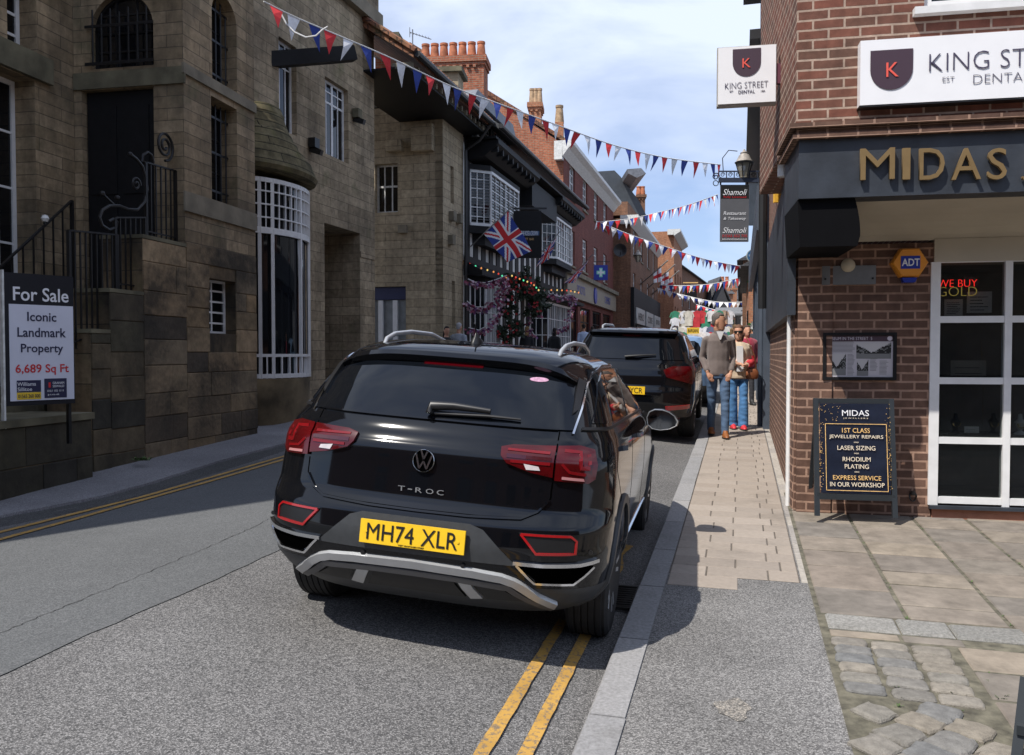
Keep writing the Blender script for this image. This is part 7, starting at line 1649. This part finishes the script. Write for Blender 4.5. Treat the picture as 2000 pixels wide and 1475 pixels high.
sc.tube([(-L_-.02+.09*cos(a)*(1-a/12)-.05, 0, .08+.09*sin(a)*(1-a/12)) for a in [2*pi*j/10 for j in range(16)]], .012, 5); sc.tube([(-L_-.07+.06*cos(a), 0, -.07+.06*sin(a)) for a in [2*pi*j/10 for j in range(12)]], .010, 5)
sc.tube([(-L_+.1, 0, .2), (-L_+.08, 0, .5), (-L_+.22, 0, .68), (-L_+.42, 0, .66)], .010, 6); sc.build('scrolls', IRON, lt, smooth=True)
def lantern(label, px, y0, y1, Y, wpx, post=None, tint=(.30, .27, .2)):
    a, b = at(px, y1, Y), at(px, y0, Y); r = thing('street_lantern', label, 'lantern', a); H_ = b.z-a.z; R_ = wpx/2/1650*Y
    MB().lathe([(R_*.45, 0), (R_*.5, H_*.03), (R_*.42, H_*.05), (R_*.9, H_*.50)], n=6).build('glass', mat('lantern glass', tint, .1, 0, .1, 5, alpha=.75), r); fr_ = MB()
    for k in range(6): t = 2*pi*k/6; fr_.tube([(R_*.44*cos(t), R_*.44*sin(t), 0), (R_*.93*cos(t), R_*.93*sin(t), H_*.5)], R_*.06, 5)
    fr_.lathe([(R_*1.05, H_*.50), (R_*1.08, H_*.55), (R_*.95, H_*.57)], n=6); fr_.build('frame', IRON, r)
    MB().lathe([(R_*.95, H_*.57), (R_*.75, H_*.68), (R_*.6, H_*.78), (R_*.4, H_*.84), (R_*.45, H_*.88), (R_*.2, H_*.93), (R_*.08, H_), (.001, H_)], n=12).build('cap', mat('weathered lantern cap', (.30, .27, .24), .6, .2, .3, 10), r, smooth=True); return r
lantern('weathered glass lantern standing on the bracket above the hanging sign', 1453, 292, 348, Yb, 34)
lantern('hanging amber lantern on the brown brick building', 1246, 488, 512, 50, 15, tint=(.45, .28, .06))
gb_, w, h = board('dark_sign_board', 'plain dark blue grey sign board between the hanging sign and the wall', 1464, 1492, 358, 440, 20.5, GREYP, .08)
rs = thing('round_sign', 'small round blue sign on the right pavement side beyond the bracket', 'sign', at(1471, 500, 30)); MB().lathe([(.22, -.02), (.24, -.02), (.24, .04), (.001, .04)], n=28, axis='y').build('rim', mat('pale ring', (.35, .38, .35), .5), rs); MB().lathe([(.215, -.03), (.215, 0)], n=28, axis='y').build('disc', mat('blue disc', (.02, .09, .20), .5), rs); txt('THE OAKS', rs, 0, 0, .34, .07, WINK, y=-.032)
cp, w, h = board('chemist_sign', 'square blue chemist sign with a pale green cross', 1160, 1187, 518, 547, 36.5, BLUEI, .12); GR = mat('pale green cross', (.25, .65, .5), .5, 0, 0)
for ww_, hh_, m_, y_ in ((.62, .24, GR, -.006), (.46, .12, WINK, -.009)): MB().box(-w*ww_, w*ww_, y_, y_+.003, -h*hh_, h*hh_).box(-w*hh_, w*hh_, y_, y_+.003, h*hh_+.001, h*ww_).box(-w*hh_, w*hh_, y_, y_+.003, -h*ww_, -h*hh_-.001).build('cross', m_, cp)
MB().bar((-w, .05, h+.15), (w*1.3, .05, h+.15), .03, .03).build('bracket', IRON, cp)
psn, w, h = board('pub_sign', 'black hanging pub sign behind the big union flag', 1003, 1057, 412, 504, 25.5, BLACKP, .10); txt('THE ROSE & CROWN', psn, w*.15, h*.05, w*1.2, .14, WINK, y=-.005); MB().box(-w*.6, w*.85, -.004, -.001, -h*.04, h*.14).build('name_panel', mat('blue name panel', (.05, .10, .20), .5), psn); txt('EST 1641', psn, w*.1, -h*.2, w*.7, .07, GOLDI, y=-.005)
MB().bar((-w, .05, h+.08), (w*1.4, .05, h+.08), .05, .05).build('bracket', IRON, psn)
fp, w, h = board('pub_sign', 'distant dark hanging pub sign on a yellow topped bracket', 1339, 1361, 556, 583, 66, BLACKP, .15); txt('OAC', fp, 0, .1, w*1.1, h*.5, GOLDI, y=-.01); MB().bar((-w*1.4, .05, h+.15), (w*1.2, .05, h+.15), .08, .08).build('bracket', GOLDI, fp)
sd = thing('satellite_dish', 'dark round satellite dish on the brown brick flank wall', 'dish', at(1211, 489, 51)); MB().lathe([(.001, .05), (.25, .02), (.38, -.08), (.40, -.08), (.26, .06), (.001, .09)], n=24, axis='y').build('dish', DARKP, sd, smooth=True); MB().tube([(0, .05, -.35), (0, -.35, -.1)], .02, 5).build('arm', DARKP, sd)
sb, w, h = board('projecting_sign', 'small yellow and white projecting sign on the right hand upper wall', 1513, 1527, 355, 395, 9.5, mat('yellow sign', (.75, .42, .05), .5), .05)
for lab, px, py in (('white globe lamp on the right hand shopfronts', 1493, 549), ('lower white globe lamp on the right hand shopfronts', 1489, 600)):
    g_ = thing('wall_lamp', lab, 'lamp', at(px, py, 23)); MB().lathe([(.001, -.09), (.06, -.06), (.08, 0), (.06, .06), (.001, .09)], n=14).build('globe', WHITEO, g_, smooth=True); MB().bar((0, 0, 0), (.25, 0, .05), .03, .03).build('arm', IRON, g_)
# ------------------------------------------------------------------ plants
def leaves(mb, c, rad, n, size, squash=(1, 1, 1), seed=1, clump=9):
    random.seed(seed); cl = [Vector((random.gauss(0, .5)*rad*squash[0], random.gauss(0, .5)*rad*squash[1], random.gauss(0, .5)*rad*squash[2])) for _ in range(clump)]
    for _ in range(n):
        p = Vector(c)+random.choice(cl)+Vector((random.gauss(0, 1), random.gauss(0, 1), random.gauss(0, 1))).normalized()*random.random()**.5*rad*.42
        a = Vector((random.gauss(0, 1), random.gauss(0, 1), random.gauss(0, 1))).normalized(); b = a.orthogonal().normalized(); s_ = size*random.uniform(.6, 1.3); mb.quad(p-a*s_, p+b*s_*.5, p+a*s_, p-b*s_*.5)
LG1 = mat('rose leaves', (.016, .030, .012), .6, 0, .5, 8); LG2 = mat('bright basket leaves', (.07, .16, .03), .6, 0, .5, 8)
def plant(name, label, spots, m_, size, n, Y, flowers=None, fn_=0, cat='plant', fsize=.05):
    c0 = at(*spots[0][:2], Y); r = thing(name, label, cat, c0); m = MB()
    for i, (px, py, rpx) in enumerate(spots): c = at(px, py, Y)-c0; leaves(m, c, rpx/1650*Y, n, size, (1, .7, 1), i+3)
    m.build('foliage', m_, r)
    if flowers:
        f = MB(); random.seed(9)
        for _ in range(fn_):
            px, py, rpx = random.choice(spots); c = at(px+random.gauss(0, .4)*rpx, py+random.gauss(0, .4)*rpx, Y-.45)-c0
            for k in range(5): t = 2*pi*k/5; f.quad(c, c+Vector((cos(t)*fsize, -.02, sin(t)*fsize)), c+Vector((cos(t+.6)*fsize*1.2, -.04, sin(t+.6)*fsize*1.2)), c+Vector((cos(t+1.2)*fsize, -.02, sin(t+1.2)*fsize)))
        f.build('flowers', flowers, r, kind='stuff')
    return r
ROSE = mat('red roses', (.38, .035, .04), .7, 0, .4, 30)
plant('climbing_rose', 'climbing rose with red flowers growing over the pub doorway', [(1022, 560, 26), (1040, 575, 26), (1000, 580, 22), (1045, 600, 20), (990, 610, 20), (1005, 640, 20), (985, 655, 20), (1030, 545, 16), (1000, 548, 16)], LG1, .07, 330, 25.6, ROSE, 60, fsize=.035)
plant('hanging_plant', 'bright green plant trailing down the brick flank on the right pavement', [(1474, 556, 9), (1472, 575, 9), (1476, 592, 7), (1471, 545, 7)], LG2, .09, 260, 30.5)
plant('flower_trough', 'green and white planting at head height beyond the walking woman', [(1472, 637, 8), (1482, 640, 8), (1465, 640, 6)], LG2, .06, 200, 27, WHITEO, 30)
# festoon lights and pink flag garlands on the pub
def festoon(label, pts, Y, n, cols, gp='coloured festoon lights on the pub'):
    K = [at(x, y, Y) for x, y in pts]; r = thing('festoon_lights', label, 'lights', K[0], 0, gp); MB().tube([k-K[0] for k in K], .012, 5).build('cable', GUT, r); random.seed(4)
    for i in range(n): f = i/(n-1)*(len(K)-1); j = min(int(f), len(K)-2); p = K[j].lerp(K[j+1], f-j)-K[0]; MB().lathe([(.001, -.06), (.022, -.042), (.026, -.025), (.012, 0)], p, 8).build('bulb', cols[i % len(cols)], r, smooth=True)
BO = mat('orange bulb', (.8, .3, .1), .4, 0, 0, emit=(1, .35, .10), es=.7); BR_ = mat('red bulb', (.7, .05, .05), .4, 0, 0, emit=(1, .08, .05), es=.6); BY_ = mat('yellow bulb', (.8, .6, .2), .4, 0, 0, emit=(1, .7, .2), es=.7); BG_ = mat('green bulb', (.1, .6, .3), .4, 0, 0, emit=(.1, .8, .4), es=.8)
festoon('festoon lights sloping down along the left pub canopy', [(896, 507), (912, 512), (940, 522), (970, 531), (988, 541)], 23.6, 11, (BO, BY_, BO, BR_, BG_)); festoon('festoon lights over the rose arch', [(1000, 537), (1020, 545), (1040, 552), (1052, 565)], 25, 9, (BY_, BR_, BO, BG_)); festoon('festoon lights along the right pub canopy', [(1052, 565), (1085, 565), (1110, 566), (1130, 570)], 27, 9, (BO, BR_, BO, BY_))
PK = mat('pink union jack cloth', (.30, .07, .13), .8, 0, .3, 30); PK2 = mat('pale pink cloth', (.46, .30, .36), .8, 0, .2, 30); PK3 = mat('plum cloth', (.16, .06, .18), .8, 0, .2, 30)
def garland(label, pts, Y, n, seed, s_=.115):
    K = [at(x, y, Y) for x, y in pts]; r = thing('flag_garland', label, 'garland', K[0], 0, 'pink flag garlands draped on the pub'); MB().tube([k-K[0] for k in K], .014, 5).build('cord', CORDM, r); random.seed(seed)
    for i in range(n):
        f = (i+.5)/n*(len(K)-1); j = min(int(f), len(K)-2); p = K[j].lerp(K[j+1], f-j)-K[0]; m = MB()
        for q in range(5):
            a = p+Vector((random.uniform(-.08, .08), random.uniform(-.08, .02), random.uniform(-.12, .0))); d = Vector((random.uniform(-1, 1), random.uniform(-.4, .4), random.uniform(-1, .1))).normalized()*s_; e = Vector((d.z, random.uniform(-.3, .3), -d.x))*.45
            m.cur = q % 3; m.quad(a, a+d*.6+e, a+d, a+d*.5-e*.6)
        m.build('flag_cluster', [PK, PK2, PK3], r)
garland('upper pink garland across the left pub window', [(914, 545), (932, 553), (950, 552), (970, 546), (990, 538)], 23.3, 18, 1); garland('middle pink garland sagging across the left pub window', [(912, 588), (925, 600), (945, 600), (965, 588), (980, 565), (990, 545)], 23.3, 24, 2); garland('lowest pink garland hooked up at the roses', [(915, 640), (935, 645), (955, 635), (972, 612), (985, 580), (988, 552)], 23.3, 24, 3); garland('pink garland hanging down the right edge of the pub', [(1072, 573), (1095, 580), (1112, 575), (1120, 580), (1116, 605), (1108, 635), (1085, 645)], 27, 24, 4); garland('short pink garland beside the pub door', [(1036, 585), (1040, 600), (1052, 612), (1035, 605), (1034, 640), (1044, 655)], 26, 16, 5)
# ------------------------------------------------------------------ market stall far up the road
sY = 41; s0 = at(1372, 690, sY); stl = thing('market_stall', 'market stall of hanging clothes under a white canopy with green striped sides', 'stall', (s0.x, sY, gz(sY)+.05), -STREET)
zt2 = at(1372, 608, sY).z-stl.location.z; W3 = 1.42
m = MB()
for x in (-W3, W3):
    for y in (0, 2.4): m.tube([(x, y, 0), (x, y, zt2-.25)], .03, 6)
for z in (zt2-.3, 1.5): m.tube([(-W3, 0, z), (W3, 0, z)], .02, 5)
m.build('frame', WHITEO, stl)
MB().prism([(-.1, zt2-.34), (-.05, zt2-.22), (1.2, zt2-.1), (2.6, zt2-.25), (2.6, zt2-.38)], -W3-.05, W3+.05, 'yz').build('canopy', mat('dull white canopy', (.45, .45, .44), .8, 0, .15), stl)
m = MB(); GRS = mat('green stripe', (.02, .25, .12), .7, 0, .1)
for sd_ in (-1, 1):
    for k in range(9): m.cur = k % 2; a = W3+.05-.0; m.box(sd_*a-(.04 if sd_ > 0 else .04), sd_*a+.04, .0+k*.26, .25+k*.26, .5, zt2-.33); m.box(sd_*(a-.02-.1*k*.0)-.05, sd_*(a-.02)+.02, -.10-.0, -.01, .4+k*.21, .6+k*.21)
m.build('striped_side', [WHITEO, GRS], stl)
cols = [mat('garment %d' % i, c, .85, 0, .2, 6, .3, 30) for i, c in enumerate(((.6, .6, .6), (.45, .03, .04), (.02, .02, .025), (.5, .48, .42), (.03, .2, .12), (.55, .56, .6), (.10, .12, .2), (.35, .25, .18), (.62, .6, .6)))]
random.seed(12)
for row, (z_, y_) in enumerate(((zt2+.02, -.2), (zt2-.3, -.12), (zt2-.75, -.22), (1.5, -.3), (1.05, -.4))):
    for i in range(13):
        x = -W3+.12+i*.21; l_ = random.uniform(.5, .85); g = MB(); w_ = random.uniform(.15, .24); sw = random.uniform(-.05, .05)
        prof = [(-.03, 0), (-w_, -.08), (-w_-.06, -.3), (-w_-.02, -.32), (-w_*.8, -.15), (-w_*.85, -l_), (w_*.85, -l_*random.uniform(.9, 1)), (w_*.8, -.15), (w_+.02, -.32), (w_+.06, -.3), (w_, -.08), (.03, 0)]
        g.prism([(x+a+sw*b, z_+b) for a, b in prof], y_-random.uniform(0, .12), y_+.05+random.uniform(0, .1)); g.build('garment', random.choice(cols), stl)
sg_, w, h = board('price_sign', 'yellow lettered banner on the front of the market stall', 1342, 1366, 640, 652, 40.4, mat('yellow banner', (.75, .5, .05), .5), .04); txt('BARGAINS', sg_, 0, 0, w*1.7, h*1.1, INKB, y=-.01)
tb2 = thing('stall_table', 'low white stall table in front of the hanging clothes', 'table', (s0.x-.6, sY-1.0, gz(sY)+.05), -STREET); MB().box(-.9, .9, -.3, .3, .74, .80).build('table_top', WHITE, tb2); m = MB()
for x in (-.85, .85): MB().box(x-.03, x+.03, -.27, -.21, 0, .74).build('leg', WHITEO, tb2); MB().box(x-.03, x+.03, .21, .27, 0, .74).build('leg', WHITEO, tb2)
s2 = at(1440, 690, 46); st2 = thing('market_stall', 'second stall of dark clothes with a grey canopy beyond the walking couple', 'stall', (s2.x, 46, gz(46)+.05), -STREET); MB().prism([(0, 2.5), (1.2, 2.9), (2.4, 2.5), (2.4, 2.4), (0, 2.4)], -1.2, 1.2, 'yz').build('canopy', mat('grey canopy', (.16, .17, .19), .8, 0, .15), st2)
for x in (-1.15, 1.15): MB().tube([(x, 0, 0), (x, 0, 2.45)], .03, 6).build('pole', DARKP, st2)
for row in range(2):
    for i in range(10):
        x = -1.05+i*.22; z_ = 2.35-row*1.0; l_ = random.uniform(.6, .9); w_ = .14; g = MB(); g.prism([(x-.03, z_), (x-w_, z_-.08), (x-w_*.9, z_-l_), (x+w_*.9, z_-l_), (x+w_, z_-.08), (x+.03, z_)], -.2-.1*row, -.08-.1*row); g.build('garment', random.choice((cols[2], cols[6], cols[2], cols[0], cols[3])), st2)
root,cs=build_troc()
